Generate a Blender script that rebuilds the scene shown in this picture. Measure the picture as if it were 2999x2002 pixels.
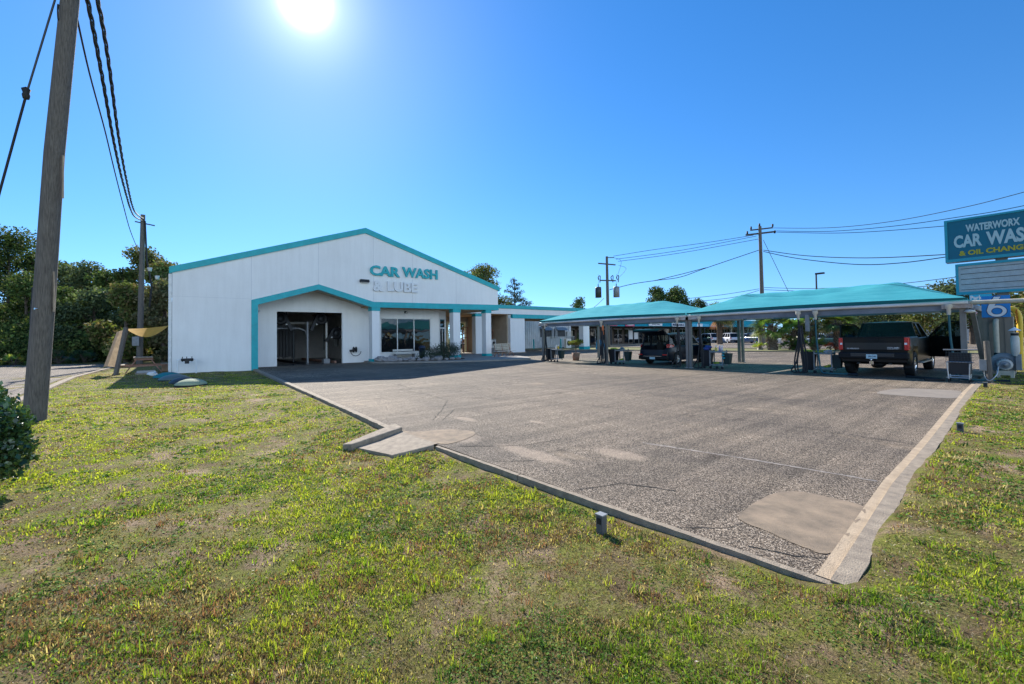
import bpy, bmesh, math, random
import numpy as np
from mathutils import Vector, Matrix, Euler
R = math.radians
sc = bpy.context.scene
for o in list(bpy.data.objects): bpy.data.objects.remove(o)
COL = sc.collection

# ------------------------------------------------------------------ camera
YAW, PITCH, ROLL = R(50.4), R(1.5), R(0.9)
f0 = Vector((-math.sin(YAW), math.cos(YAW), 0)); r0 = Vector((math.cos(YAW), math.sin(YAW), 0)); u0 = Vector((0, 0, 1))
fw = f0*math.cos(PITCH)+u0*math.sin(PITCH); up = u0*math.cos(PITCH)-f0*math.sin(PITCH)
up2 = up*math.cos(ROLL)+r0*math.sin(ROLL); rt2 = r0*math.cos(ROLL)-up*math.sin(ROLL)
cd = bpy.data.cameras.new('camera'); cam = bpy.data.objects.new('camera', cd); COL.objects.link(cam)
cd.sensor_width = 36; cd.lens = 1020/2349*36; cd.shift_y = -0.0160
cd.clip_start = 0.05; cd.clip_end = 3000
cam.matrix_world = Matrix(((rt2.x, up2.x, -fw.x, 0), (rt2.y, up2.y, -fw.y, 0), (rt2.z, up2.z, -fw.z, 1.6), (0, 0, 0, 1)))
sc.camera = cam

# ------------------------------------------------------------------ sky and sun
SUN_AZ, SUN_EL = R(75.2), R(34.4)        # azimuth counted from +Y towards -X
w = bpy.data.worlds.new('World'); sc.world = w; w.use_nodes = True
nt = w.node_tree; nt.nodes.clear()
out = nt.nodes.new('ShaderNodeOutputWorld'); bg = nt.nodes.new('ShaderNodeBackground')
sky = nt.nodes.new('ShaderNodeTexSky'); sky.sky_type = 'NISHITA'; sky.sun_disc = False
sky.sun_elevation = SUN_EL; sky.sun_rotation = -SUN_AZ
sky.air_density = 1.0; sky.dust_density = 0.05; sky.ozone_density = 4.0; sky.altitude = 0
hs = nt.nodes.new('ShaderNodeHueSaturation'); hs.inputs['Hue'].default_value = 0.504; hs.inputs['Saturation'].default_value = 1.28
nt.links.new(sky.outputs[0], hs.inputs['Color'])
# look a little above the true horizon haze: the photographed air is dry and clear down to the roofs
tcw = nt.nodes.new('ShaderNodeTexCoord'); sx = nt.nodes.new('ShaderNodeSeparateXYZ'); cx_ = nt.nodes.new('ShaderNodeCombineXYZ')
mz = nt.nodes.new('ShaderNodeMath'); mz.operation = 'MULTIPLY_ADD'; mz.inputs[1].default_value = 0.84; mz.inputs[2].default_value = 0.098
mm = nt.nodes.new('ShaderNodeMath'); mm.operation = 'MAXIMUM'; mm.inputs[1].default_value = 0.0
nt.links.new(tcw.outputs['Generated'], sx.inputs[0]); nt.links.new(sx.outputs[2], mm.inputs[0]); nt.links.new(mm.outputs[0], mz.inputs[0])
nt.links.new(sx.outputs[0], cx_.inputs[0]); nt.links.new(sx.outputs[1], cx_.inputs[1]); nt.links.new(mz.outputs[0], cx_.inputs[2])
nt.links.new(cx_.outputs[0], sky.inputs[0]) 
# the bright aureole of the low sun itself, part of the sky
geo = nt.nodes.new('ShaderNodeTexCoord'); dp = nt.nodes.new('ShaderNodeVectorMath'); dp.operation = 'DOT_PRODUCT'
GE = SUN_EL+R(0.9)
dp.inputs[1].default_value = (-math.sin(SUN_AZ)*math.cos(GE), math.cos(SUN_AZ)*math.cos(GE), math.sin(GE))
nt.links.new(geo.outputs['Generated'], dp.inputs[0])
def pw(e, k):
    a = nt.nodes.new('ShaderNodeMath'); a.operation = 'MAXIMUM'; a.inputs[1].default_value = 0; nt.links.new(dp.outputs['Value'], a.inputs[0])
    b = nt.nodes.new('ShaderNodeMath'); b.operation = 'POWER'; b.inputs[1].default_value = e; nt.links.new(a.outputs[0], b.inputs[0])
    c = nt.nodes.new('ShaderNodeMath'); c.operation = 'MULTIPLY'; c.inputs[1].default_value = k; nt.links.new(b.outputs[0], c.inputs[0])
    return c
a1, a2, a3 = pw(3200, 34.0), pw(330, 2.8), pw(24, 0.6)
s1 = nt.nodes.new('ShaderNodeMath'); nt.links.new(a1.outputs[0], s1.inputs[0]); nt.links.new(a2.outputs[0], s1.inputs[1])
s2 = nt.nodes.new('ShaderNodeMath'); nt.links.new(s1.outputs[0], s2.inputs[0]); nt.links.new(a3.outputs[0], s2.inputs[1])
mx = nt.nodes.new('ShaderNodeMix'); mx.data_type = 'RGBA'; mx.blend_type = 'ADD'; mx.inputs[0].default_value = 1.0
cmb = nt.nodes.new('ShaderNodeCombineColor')
for i, k in enumerate((1.0, 1.0, 0.97)):
    m_ = nt.nodes.new('ShaderNodeMath'); m_.operation = 'MULTIPLY'; m_.inputs[1].default_value = k
    nt.links.new(s2.outputs[0], m_.inputs[0]); nt.links.new(m_.outputs[0], cmb.inputs[i])
nt.links.new(hs.outputs[0], mx.inputs[6]); nt.links.new(cmb.outputs[0], mx.inputs[7])
# unseen cloud bank added low behind the camera to light the shaded front wall
def M1(op, a, b=None, c=None):
    n = nt.nodes.new('ShaderNodeMath'); n.operation = op
    for i, q in enumerate((a, b, c)):
        if q is None: continue
        if isinstance(q, (int, float)): n.inputs[i].default_value = q
        else: nt.links.new(q, n.inputs[i])
    return n.outputs[0]
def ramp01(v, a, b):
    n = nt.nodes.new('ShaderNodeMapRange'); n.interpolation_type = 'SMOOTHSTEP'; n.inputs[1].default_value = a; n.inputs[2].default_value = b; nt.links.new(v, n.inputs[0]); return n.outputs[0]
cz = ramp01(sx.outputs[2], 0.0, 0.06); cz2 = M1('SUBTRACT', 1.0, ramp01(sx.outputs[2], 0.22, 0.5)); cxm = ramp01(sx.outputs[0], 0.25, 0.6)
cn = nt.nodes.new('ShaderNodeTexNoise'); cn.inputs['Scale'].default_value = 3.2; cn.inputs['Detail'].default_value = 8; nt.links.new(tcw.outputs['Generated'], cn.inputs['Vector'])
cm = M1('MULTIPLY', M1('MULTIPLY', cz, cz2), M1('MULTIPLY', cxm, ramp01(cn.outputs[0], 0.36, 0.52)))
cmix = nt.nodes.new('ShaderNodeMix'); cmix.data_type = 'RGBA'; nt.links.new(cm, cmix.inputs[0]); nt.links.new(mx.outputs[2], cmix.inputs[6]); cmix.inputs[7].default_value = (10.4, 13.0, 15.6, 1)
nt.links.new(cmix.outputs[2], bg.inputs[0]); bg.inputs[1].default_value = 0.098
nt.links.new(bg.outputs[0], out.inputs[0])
sl = bpy.data.lights.new('sun', 'SUN'); sl.energy = 4.6; sl.angle = R(0.53); sl.color = (1.0, 0.95, 0.86)
so = bpy.data.objects.new('sun', sl); COL.objects.link(so)
sdir = Vector((-math.sin(SUN_AZ)*math.cos(SUN_EL), math.cos(SUN_AZ)*math.cos(SUN_EL), math.sin(SUN_EL)))
so.rotation_euler = sdir.to_track_quat('Z', 'Y').to_euler(); so.location = (0, 0, 30)
sc.view_settings.view_transform = 'Standard'; sc.view_settings.look = 'None'
sc.view_settings.exposure = 1.0; sc.view_settings.gamma = 1.0
sc.cycles.max_bounces = 8; sc.cycles.transparent_max_bounces = 16
try: sc.cycles.use_denoising = True
except Exception: pass

# ------------------------------------------------------------------ materials
MATS = {}
def mat(name, col, rough=0.7, metal=0.0, var=0.0, vscale=3.0, bump=0.0, bscale=40.0, col2=None, spec=0.5, trans=0.0, stretch=None, coat=0.0):
    if name in MATS: return MATS[name]
    m = bpy.data.materials.new(name); m.use_nodes = True; t = m.node_tree; N = t.nodes; Lk = t.links
    b = N['Principled BSDF']; b.inputs['Roughness'].default_value = rough; b.inputs['Metallic'].default_value = metal
    b.inputs['Specular IOR Level'].default_value = spec
    if coat: b.inputs['Coat Weight'].default_value = coat; b.inputs['Coat Roughness'].default_value = 0.03
    b.inputs['Base Color'].default_value = (*col, 1)
    tc = None
    def coords():
        tc = N.new('ShaderNodeTexCoord'); mp = N.new('ShaderNodeMapping'); Lk.new(tc.outputs['Object'], mp.inputs[0])
        if stretch: mp.inputs['Scale'].default_value = stretch
        return mp
    if var > 0 or col2:
        mp = coords(); nz = N.new('ShaderNodeTexNoise'); nz.inputs['Scale'].default_value = vscale; nz.inputs['Detail'].default_value = 8
        nz.inputs['Roughness'].default_value = 0.62
        Lk.new(mp.outputs[0], nz.inputs['Vector'])
        cr = N.new('ShaderNodeValToRGB'); cr.color_ramp.elements[0].position = 0.32; cr.color_ramp.elements[1].position = 0.68
        c2 = col2 if col2 else tuple(c*(1-var) for c in col); c1 = col if col2 else tuple(min(1, c*(1+var*0.6)) for c in col)
        cr.color_ramp.elements[0].color = (*c2, 1); cr.color_ramp.elements[1].color = (*c1, 1)
        Lk.new(nz.outputs[0], cr.inputs[0]); Lk.new(cr.outputs[0], b.inputs['Base Color'])
    if bump > 0:
        mp = coords(); nb = N.new('ShaderNodeTexNoise'); nb.inputs['Scale'].default_value = bscale; nb.inputs['Detail'].default_value = 4
        Lk.new(mp.outputs[0], nb.inputs['Vector']); bp = N.new('ShaderNodeBump'); bp.inputs['Strength'].default_value = bump
        bp.inputs['Distance'].default_value = 0.02
        Lk.new(nb.outputs[0], bp.inputs['Height']); Lk.new(bp.outputs[0], b.inputs['Normal'])
    if trans > 0:
        tr = N.new('ShaderNodeBsdfTranslucent'); src = b.inputs['Base Color']
        if src.is_linked: Lk.new(src.links[0].from_socket, tr.inputs[0])
        else: tr.inputs[0].default_value = (*col, 1)
        mxs = N.new('ShaderNodeMixShader'); mxs.inputs[0].default_value = trans
        Lk.new(b.outputs[0], mxs.inputs[1]); Lk.new(tr.outputs[0], mxs.inputs[2]); Lk.new(mxs.outputs[0], N['Material Output'].inputs[0])
    MATS[name] = m; return m

def leafmat(name, rough=0.5, trans=0.35, spec=0.4, gain=(1, 1, 1), tgain=1.5):
    """leaf or blade colour carried by each leaf (attribute Col), with light passing through"""
    m = bpy.data.materials.new(name); m.use_nodes = True; t = m.node_tree; N = t.nodes; Lk = t.links
    b = N['Principled BSDF']; b.inputs['Roughness'].default_value = rough; b.inputs['Specular IOR Level'].default_value = spec
    at = N.new('ShaderNodeAttribute'); at.attribute_name = 'Col'
    Lk.new(at.outputs['Color'], b.inputs['Base Color'])
    tr = N.new('ShaderNodeBsdfTranslucent')
    g = N.new('ShaderNodeMix'); g.data_type = 'RGBA'; g.blend_type = 'MULTIPLY'; g.inputs[0].default_value = 1
    g.inputs[7].default_value = (tgain*gain[0], tgain*gain[1], tgain*0.55*gain[2], 1)
    Lk.new(at.outputs['Color'], g.inputs[6]); Lk.new(g.outputs[2], tr.inputs[0])
    mxs = N.new('ShaderNodeMixShader'); mxs.inputs[0].default_value = trans
    Lk.new(b.outputs[0], mxs.inputs[1]); Lk.new(tr.outputs[0], mxs.inputs[2]); Lk.new(mxs.outputs[0], N['Material Output'].inputs[0])
    return m

def glassmat(name, tint=(0.25, 0.3, 0.32), mix=0.5, rough=0.02, wavy=0.0, spec=0.9):
    m = bpy.data.materials.new(name); m.use_nodes = True; t = m.node_tree; N = t.nodes; Lk = t.links
    b = N['Principled BSDF']; b.inputs['Base Color'].default_value = (0.01, 0.012, 0.014, 1); b.inputs['Roughness'].default_value = rough
    b.inputs['Specular IOR Level'].default_value = spec
    tr = N.new('ShaderNodeBsdfTransparent'); tr.inputs[0].default_value = (*tint, 1)
    mxs = N.new('ShaderNodeMixShader'); mxs.inputs[0].default_value = mix
    if wavy:
        tc = N.new('ShaderNodeTexCoord'); nz = N.new('ShaderNodeTexNoise'); nz.inputs['Scale'].default_value = 0.9; bp = N.new('ShaderNodeBump')
        bp.inputs['Strength'].default_value = wavy; bp.inputs['Distance'].default_value = 0.2
        Lk.new(tc.outputs['Object'], nz.inputs['Vector']); Lk.new(nz.outputs[0], bp.inputs['Height']); Lk.new(bp.outputs[0], b.inputs['Normal'])
    Lk.new(b.outputs[0], mxs.inputs[1]); Lk.new(tr.outputs[0], mxs.inputs[2]); Lk.new(mxs.outputs[0], N['Material Output'].inputs[0])
    return m

def wallmat():
    m = bpy.data.materials.new('stained_white_stucco'); m.use_nodes = True; t = m.node_tree; N = t.nodes; Lk = t.links
    b = N['Principled BSDF']; b.inputs['Roughness'].default_value = 0.85; b.inputs['Specular IOR Level'].default_value = 0.2
    tc = N.new('ShaderNodeTexCoord')
    def noise(scale, sx, detail=8):
        mp = N.new('ShaderNodeMapping'); mp.inputs['Scale'].default_value = sx; Lk.new(tc.outputs['Object'], mp.inputs[0])
        n = N.new('ShaderNodeTexNoise'); n.inputs['Scale'].default_value = scale; n.inputs['Detail'].default_value = detail; n.inputs['Roughness'].default_value = 0.65
        Lk.new(mp.outputs[0], n.inputs['Vector']); return n
    n1 = noise(1.6, (1, 2.2, 0.22)); n2 = noise(0.35, (1, 1, 1)); n3 = noise(9, (1, 1.6, 0.7))
    r1 = N.new('ShaderNodeValToRGB'); r1.color_ramp.elements[0].position = 0.28; r1.color_ramp.elements[1].position = 0.6
    r1.color_ramp.elements[0].color = (0.82, 0.81, 0.79, 1); r1.color_ramp.elements[1].color = (0.88, 0.87, 0.85, 1)
    Lk.new(n1.outputs[0], r1.inputs[0])
    r2 = N.new('ShaderNodeValToRGB'); r2.color_ramp.elements[0].position = 0.3; r2.color_ramp.elements[1].position = 0.7
    r2.color_ramp.elements[0].color = (0.92, 0.91, 0.9, 1); r2.color_ramp.elements[1].color = (1, 1, 1, 1); Lk.new(n2.outputs[0], r2.inputs[0])
    r3 = N.new('ShaderNodeValToRGB'); r3.color_ramp.elements[0].position = 0.22; r3.color_ramp.elements[1].position = 0.42
    r3.color_ramp.elements[0].color = (0.88, 0.87, 0.85, 1); r3.color_ramp.elements[1].color = (1, 1, 1, 1); Lk.new(n3.outputs[0], r3.inputs[0])
    a = N.new('ShaderNodeMix'); a.data_type = 'RGBA'; a.blend_type = 'MULTIPLY'; a.inputs[0].default_value = 1
    Lk.new(r1.outputs[0], a.inputs[6]); Lk.new(r2.outputs[0], a.inputs[7])
    c = N.new('ShaderNodeMix'); c.data_type = 'RGBA'; c.blend_type = 'MULTIPLY'; c.inputs[0].default_value = 0.6
    Lk.new(a.outputs[2], c.inputs[6]); Lk.new(r3.outputs[0], c.inputs[7]); Lk.new(c.outputs[2], b.inputs['Base Color'])
    nb = noise(60, (1, 1, 1), 3); bp = N.new('ShaderNodeBump'); bp.inputs['Strength'].default_value = 0.25; bp.inputs['Distance'].default_value = 0.01
    Lk.new(nb.outputs[0], bp.inputs['Height']); Lk.new(bp.outputs[0], b.inputs['Normal'])
    return m

M_wall = wallmat()
M_teal = mat('teal_paint', (0.0, 0.38, 0.42), 0.45, var=0.15, vscale=2.5)
M_tealroof = mat('teal_roof_metal', (0.01, 0.33, 0.36), 0.35, metal=0.2, var=0.1)
M_white = mat('white_paint', (0.72, 0.72, 0.70), 0.5, var=0.12, vscale=4)
M_offwhite = mat('off_white_paint', (0.55, 0.54, 0.5), 0.6, var=0.15, vscale=5)
M_tan = mat('tan_interior_paint', (0.42, 0.34, 0.25), 0.85, var=0.15, vscale=1.5)
M_soffit = mat('ochre_soffit_boards', (0.48, 0.30, 0.15), 0.8, var=0.2, vscale=4, stretch=(1, 6, 1))
M_intwall = mat('grey_interior_wall', (0.62, 0.60, 0.58), 0.8, var=0.15, vscale=1.5)
M_dark = mat('near_black_plastic', (0.012, 0.013, 0.016), 0.55)
M_black = mat('black_rubber', (0.015, 0.015, 0.016), 0.7, bump=0.2, bscale=60)
M_darkgrey = mat('dark_grey_metal', (0.05, 0.055, 0.06), 0.5, metal=0.3, var=0.2)
M_grey = mat('weathered_grey_metal', (0.26, 0.27, 0.28), 0.55, metal=0.3, var=0.25, vscale=6)
M_postgrey = mat('grey_brown_post_paint', (0.22, 0.20, 0.18), 0.6, var=0.3, vscale=4, stretch=(1, 1, 0.3))
M_rustwhite = mat('white_paint_with_rust', (0.6, 0.58, 0.56), 0.6, col2=(0.30, 0.19, 0.13), vscale=2.2)
M_chrome = mat('chrome', (0.7, 0.7, 0.72), 0.12, metal=1.0)
M_alu = mat('brushed_aluminium', (0.55, 0.56, 0.57), 0.35, metal=0.8)
M_wood = mat('weathered_wood', (0.30, 0.24, 0.18), 0.85, var=0.45, vscale=7, stretch=(6, 6, 0.5), bump=0.5, bscale=25)
M_polewood = mat('grey_weathered_pole_wood', (0.205, 0.18, 0.155), 0.9, col2=(0.08, 0.07, 0.06), vscale=9, stretch=(7, 7, 0.35), bump=0.9, bscale=22)
M_redwood = mat('reddish_stained_wood', (0.30, 0.16, 0.11), 0.75, var=0.35, vscale=8, bump=0.4, bscale=30)
M_bark = mat('tree_bark', (0.11, 0.085, 0.065), 0.95, var=0.5, vscale=8, bump=0.8, bscale=14)
M_conc = mat('pale_concrete', (0.36, 0.29, 0.21), 0.9, col2=(0.20, 0.16, 0.12), vscale=9, bump=0.5, bscale=90)
M_sand = mat('tan_concrete_with_sand', (0.46, 0.35, 0.235), 0.95, var=0.25, vscale=6, bump=0.5, bscale=120)
M_patch = mat('tan_concrete_patch', (0.34, 0.25, 0.165), 0.9, col2=(0.17, 0.13, 0.09), vscale=4.2, bump=0.6, bscale=170)
M_patch2 = mat('dull_asphalt_repair', (0.27, 0.225, 0.18), 0.9, col2=(0.20, 0.17, 0.14), vscale=2.5, bump=0.6, bscale=120)
M_glass = glassmat('dark_window_glass', mix=0.22, wavy=0.05)
M_carglass = glassmat('tinted_car_glass', tint=(0.5, 0.62, 0.6), mix=0.55, spec=0.6)
M_deepglass = glassmat('deep_tinted_car_glass', tint=(0.2, 0.24, 0.26), mix=0.25, spec=0.4)
M_red = mat('red_lamp_plastic', (0.55, 0.012, 0.012), 0.25, coat=0.5)
M_plate = mat('licence_plate_blue_white', (0.45, 0.62, 0.66), 0.4)
M_ltblue = mat('light_blue_sign_paint', (0.03, 0.33, 0.62), 0.45)
M_yellow = mat('yellow_paint', (0.75, 0.5, 0.03), 0.5)
M_whites = mat('bright_sign_white', (0.8, 0.8, 0.8), 0.5)
M_navy = mat('navy_lettering', (0.01, 0.03, 0.09), 0.5)
M_beige = mat('beige_cabinet_paint', (0.23, 0.20, 0.165), 0.7, var=0.2, vscale=2, stretch=(3, 3, 0.4))
M_cream = mat('cream_metal', (0.5, 0.45, 0.35), 0.6, var=0.2, vscale=6)

# ------------------------------------------------------------------ mesh helpers
class MB:
    def __init__(s): s.v = []; s.f = []; s.sm = []
    def add(s, V, F, smooth=False):
        b = len(s.v); s.v += [tuple(map(float, p)) for p in V]; s.f += [tuple(b+i for i in f) for f in F]; s.sm += [smooth]*len(F); return s
    def box(s, x0, x1, y0, y1, z0, z1, rot=0.0, piv=None, tilt=None):
        V = [(x, y, z) for z in (z0, z1) for y in (y0, y1) for x in (x0, x1)]
        if rot or tilt:
            p = Vector(piv) if piv else Vector(((x0+x1)/2, (y0+y1)/2, (z0+z1)/2))
            e = Euler(tilt if tilt else (0, 0, rot)).to_matrix()
            V = [tuple(p+e @ (Vector(q)-p)) for q in V]
        return s.add(V, [(0, 2, 3, 1), (4, 5, 7, 6), (0, 1, 5, 4), (2, 6, 7, 3), (0, 4, 6, 2), (1, 3, 7, 5)])
    def bar(s, a, b, w_, h_=None, upv=(0, 0, 1)):
        a = Vector(a); b = Vector(b); h_ = h_ or w_; d = (b-a).normalized(); u = Vector(upv)
        if abs(d.dot(u)) > 0.98: u = Vector((1, 0, 0))
        x = d.cross(u).normalized(); y = x.cross(d).normalized()
        V = [p+x*sx*w_/2+y*sy*h_/2 for p in (a, b) for sx, sy in ((-1, -1), (1, -1), (1, 1), (-1, 1))]
        return s.add(V, [(3, 2, 1, 0), (4, 5, 6, 7), (0, 1, 5, 4), (1, 2, 6, 5), (2, 3, 7, 6), (3, 0, 4, 7)])
    def tube(s, pts, r, n=8, cap=True, smooth=True):
        P = [Vector(p) for p in pts]; rs = r if hasattr(r, '__len__') else [r]*len(P); V = []; F = []; px = None
        for i, p in enumerate(P):
            d = (P[min(i+1, len(P)-1)]-P[max(i-1, 0)]).normalized()
            if px is None:
                a = Vector((0, 0, 1)) if abs(d.z) < 0.9 else Vector((1, 0, 0)); px = d.cross(a).normalized()
            else:
                px = (px-d*px.dot(d)); px = px.normalized() if px.length > 1e-6 else d.orthogonal().normalized()
            py = d.cross(px)
            V += [p+(px*math.cos(2*math.pi*k/n)+py*math.sin(2*math.pi*k/n))*rs[i] for k in range(n)]
        for i in range(len(P)-1):
            F += [(i*n+k, i*n+(k+1) % n, (i+1)*n+(k+1) % n, (i+1)*n+k) for k in range(n)]
        s.add(V, F, smooth)
        if cap: s.add(V[:n], [tuple(reversed(range(n)))]); s.add(V[-n:], [tuple(range(n))])
        return s
    def cyl(s, a, b, r, r2=None, n=14, smooth=True): return s.tube([a, b], [r, r if r2 is None else r2], n, True, smooth)
    def prism(s, poly, axis, a, b):
        def mk(p, t):
            if axis == 'x': return (t, p[0], p[1])
            if axis == 'y': return (p[0], t, p[1])
            return (p[0], p[1], t)
        n = len(poly); V = [mk(p, a) for p in poly]+[mk(p, b) for p in poly]
        return s.add(V, [tuple(reversed(range(n))), tuple(range(n, 2*n))]+[(i, (i+1) % n, n+(i+1) % n, n+i) for i in range(n)])
    def lathe(s, prof, c, n=20, axis='z', smooth=True):
        V = []; F = []
        for r_, h in prof:
            for k in range(n):
                a = 2*math.pi*k/n; x, y = r_*math.cos(a), r_*math.sin(a)
                V.append((c[0]+x, c[1]+y, c[2]+h) if axis == 'z' else ((c[0]+h, c[1]+x, c[2]+y) if axis == 'x' else (c[0]+x, c[1]+h, c[2]+y)))
        for i in range(len(prof)-1): F += [(i*n+k, i*n+(k+1) % n, (i+1)*n+(k+1) % n, (i+1)*n+k) for k in range(n)]
        return s.add(V, F, smooth)
    def quad(s, a, b, c, d, smooth=False): return s.add([a, b, c, d], [(0, 1, 2, 3)], smooth)
    def blob(s, c, r, seed=0, nu=10, nv=7, rough=0.25):
        rn = random.Random(seed); r = r if hasattr(r, '__len__') else (r, r, r); V = []; F = []
        for j in range(nv+1):
            for i in range(nu):
                th = math.pi*j/nv; ph = 2*math.pi*i/nu; k = 1+rough*(rn.random()-0.5)*2*(1 if 0 < j < nv else 0)
                V.append((c[0]+r[0]*k*math.sin(th)*math.cos(ph), c[1]+r[1]*k*math.sin(th)*math.sin(ph), c[2]+r[2]*k*math.cos(th)))
        for j in range(nv):
            for i in range(nu): F.append((j*nu+i, (j+1)*nu+i, (j+1)*nu+(i+1) % nu, j*nu+(i+1) % nu))
        return s.add(V, F)
    def build(s, name, m, parent=None, bevel=0.0, fix=True, solid=0.0):
        off = Vector((0, 0, 0)); p = parent
        while p is not None: off += p.location; p = p.parent
        me = bpy.data.meshes.new(name); me.from_pydata([(v[0]-off.x, v[1]-off.y, v[2]-off.z) for v in s.v], [], s.f)
        me.polygons.foreach_set('use_smooth', s.sm)
        if fix:
            bm = bmesh.new(); bm.from_mesh(me); bmesh.ops.recalc_face_normals(bm, faces=bm.faces); bm.to_mesh(me); bm.free()
        if getattr(s, 'sharp', False):
            bm = bmesh.new(); bm.from_mesh(me); bmesh.ops.remove_doubles(bm, verts=bm.verts, dist=0.0004); bm.to_mesh(me); bm.free(); me.set_sharp_from_angle(angle=R(32))
        me.materials.append(m); me.update()
        o = bpy.data.objects.new(name, me); COL.objects.link(o)
        if parent is not None: o.parent = parent
        if solid:
            md = o.modifiers.new('thickness', 'SOLIDIFY'); md.thickness = solid
        if bevel:
            md = o.modifiers.new('bevel', 'BEVEL'); md.width = bevel; md.segments = 2; md.limit_method = 'ANGLE'
        return o

def fast(name, V, F, colr, m, parent=None, kind=None):
    """numpy mesh: V (n,3), F (m,k) with k constant, colr (m,3) one colour per face"""
    off = np.zeros(3); p = parent
    while p is not None: off += np.array(p.location); p = p.parent
    V = np.asarray(V, np.float32)-off.astype(np.float32); F = np.asarray(F, np.int32); k = F.shape[1]
    me = bpy.data.meshes.new(name); me.vertices.add(len(V)); me.vertices.foreach_set('co', V.ravel())
    me.loops.add(F.size); me.loops.foreach_set('vertex_index', F.ravel())
    me.polygons.add(len(F)); me.polygons.foreach_set('loop_start', np.arange(0, F.size, k, dtype=np.int32)); me.polygons.foreach_set('loop_total', np.full(len(F), k, np.int32))
    if colr is not None:
        ca = me.color_attributes.new('Col', 'FLOAT_COLOR', 'CORNER')
        c4 = np.ones((F.size, 4), np.float32); c4[:, :3] = np.repeat(np.asarray(colr, np.float32), k, axis=0); ca.data.foreach_set('color', c4.ravel())
    me.update(); me.validate(); me.materials.append(m)
    o = bpy.data.objects.new(name, me); COL.objects.link(o)
    if parent is not None: o.parent = parent
    if kind: o['kind'] = kind
    return o

def tag(o, label, cat, group=None):
    o['label'] = label; o['category'] = cat
    if group: o['group'] = group
    return o
def thing(name, label, cat, loc=(0, 0, 0), group=None, rz=0.0):
    o = bpy.data.objects.new(name, None); COL.objects.link(o); o.location = loc; o.rotation_euler = (0, 0, rz); o.empty_display_size = 0.3
    return tag(o, label, cat, group)
def struct(o): o['kind'] = 'structure'; return o
def dup(root, loc, rz=0.0, label=None):
    def cp(o, par):
        c = o.copy(); COL.objects.link(c); c.parent = par
        for ch in [k for k in o.children]: cp(ch, c)
        return c
    r = cp(root, None); r.location = loc; r.rotation_euler = (0, 0, rz)
    if label: r['label'] = label
    return r
def text(name, s, m, parent, org, u, v, wid, hgt, thick=0.02, bold=0.02, n=None):
    """raised lettering fitted to wid x hgt with its lower left corner at org"""
    cu = bpy.data.curves.new('txt', 'FONT'); cu.body = s; cu.size = 1; cu.offset = bold; cu.extrude = 0.05; cu.resolution_u = 3
    o = bpy.data.objects.new('txt', cu); COL.objects.link(o)
    dg = bpy.context.evaluated_depsgraph_get(); me = o.evaluated_get(dg).to_mesh()
    V = [tuple(q.co) for q in me.vertices]; F = [tuple(p.vertices) for p in me.polygons]
    o.evaluated_get(dg).to_mesh_clear(); bpy.data.objects.remove(o); bpy.data.curves.remove(cu)
    xs = [q[0] for q in V]; ys = [q[1] for q in V]; sx = wid/(max(xs)-min(xs)); sy = hgt/(max(ys)-min(ys)); u = Vector(u); v = Vector(v); nn = u.cross(v)
    og = Vector(org); mb = MB()
    mb.add([og+u*(q[0]-min(xs))*sx+v*(q[1]-min(ys))*sy+nn*((q[2]+0.05)/0.1*thick) for q in V], F)
    return mb.build(name, m, parent, fix=False)

rng = np.random.default_rng(7)
def unit(n):
    a = rng.normal(size=(n, 3)); return a/np.linalg.norm(a, axis=1, keepdims=True)
def leaf_quads(P, size, col, jit=0.35, upbias=0.0, aspect=0.55):
    n = len(P); a = unit(n); a[:, 2] *= (1-upbias); a /= np.linalg.norm(a, axis=1, keepdims=True)
    b = np.cross(a, unit(n)); b /= np.linalg.norm(b, axis=1, keepdims=True)
    s = (np.asarray(size)*rng.uniform(0.6, 1.3, n))[:, None]
    V = np.stack([P-a*s*0.5, P+b*s*aspect*0.5, P+a*s*0.5, P-b*s*aspect*0.5], 1).reshape(-1, 3)
    F = np.arange(4*n).reshape(-1, 4); c = np.asarray(col)
    if c.ndim == 1: c = np.tile(c, (n, 1))
    c = c*rng.uniform(1-jit, 1+jit, (n, 1)); return V, F, np.clip(c, 0, 1)
def vnoise(x, y, scale, seed=0):
    """smooth value noise in the ground plane"""
    g = np.random.default_rng(seed).random((256, 256)); x = x*scale+100; y = y*scale+100
    xi = np.floor(x).astype(int); yi = np.floor(y).astype(int); fx = x-xi; fy = y-yi; fx = fx*fx*(3-2*fx); fy = fy*fy*(3-2*fy)
    a = g[xi % 256, yi % 256]; b = g[(xi+1) % 256, yi % 256]; c = g[xi % 256, (yi+1) % 256]; d = g[(xi+1) % 256, (yi+1) % 256]
    return (a*(1-fx)+b*fx)*(1-fy)+(c*(1-fx)+d*fx)*fy
def fbm(x, y, s, seed=0): return (vnoise(x, y, s, seed)*0.5+vnoise(x, y, s*2.1, seed+1)*0.3+vnoise(x, y, s*4.3, seed+2)*0.2)
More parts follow.
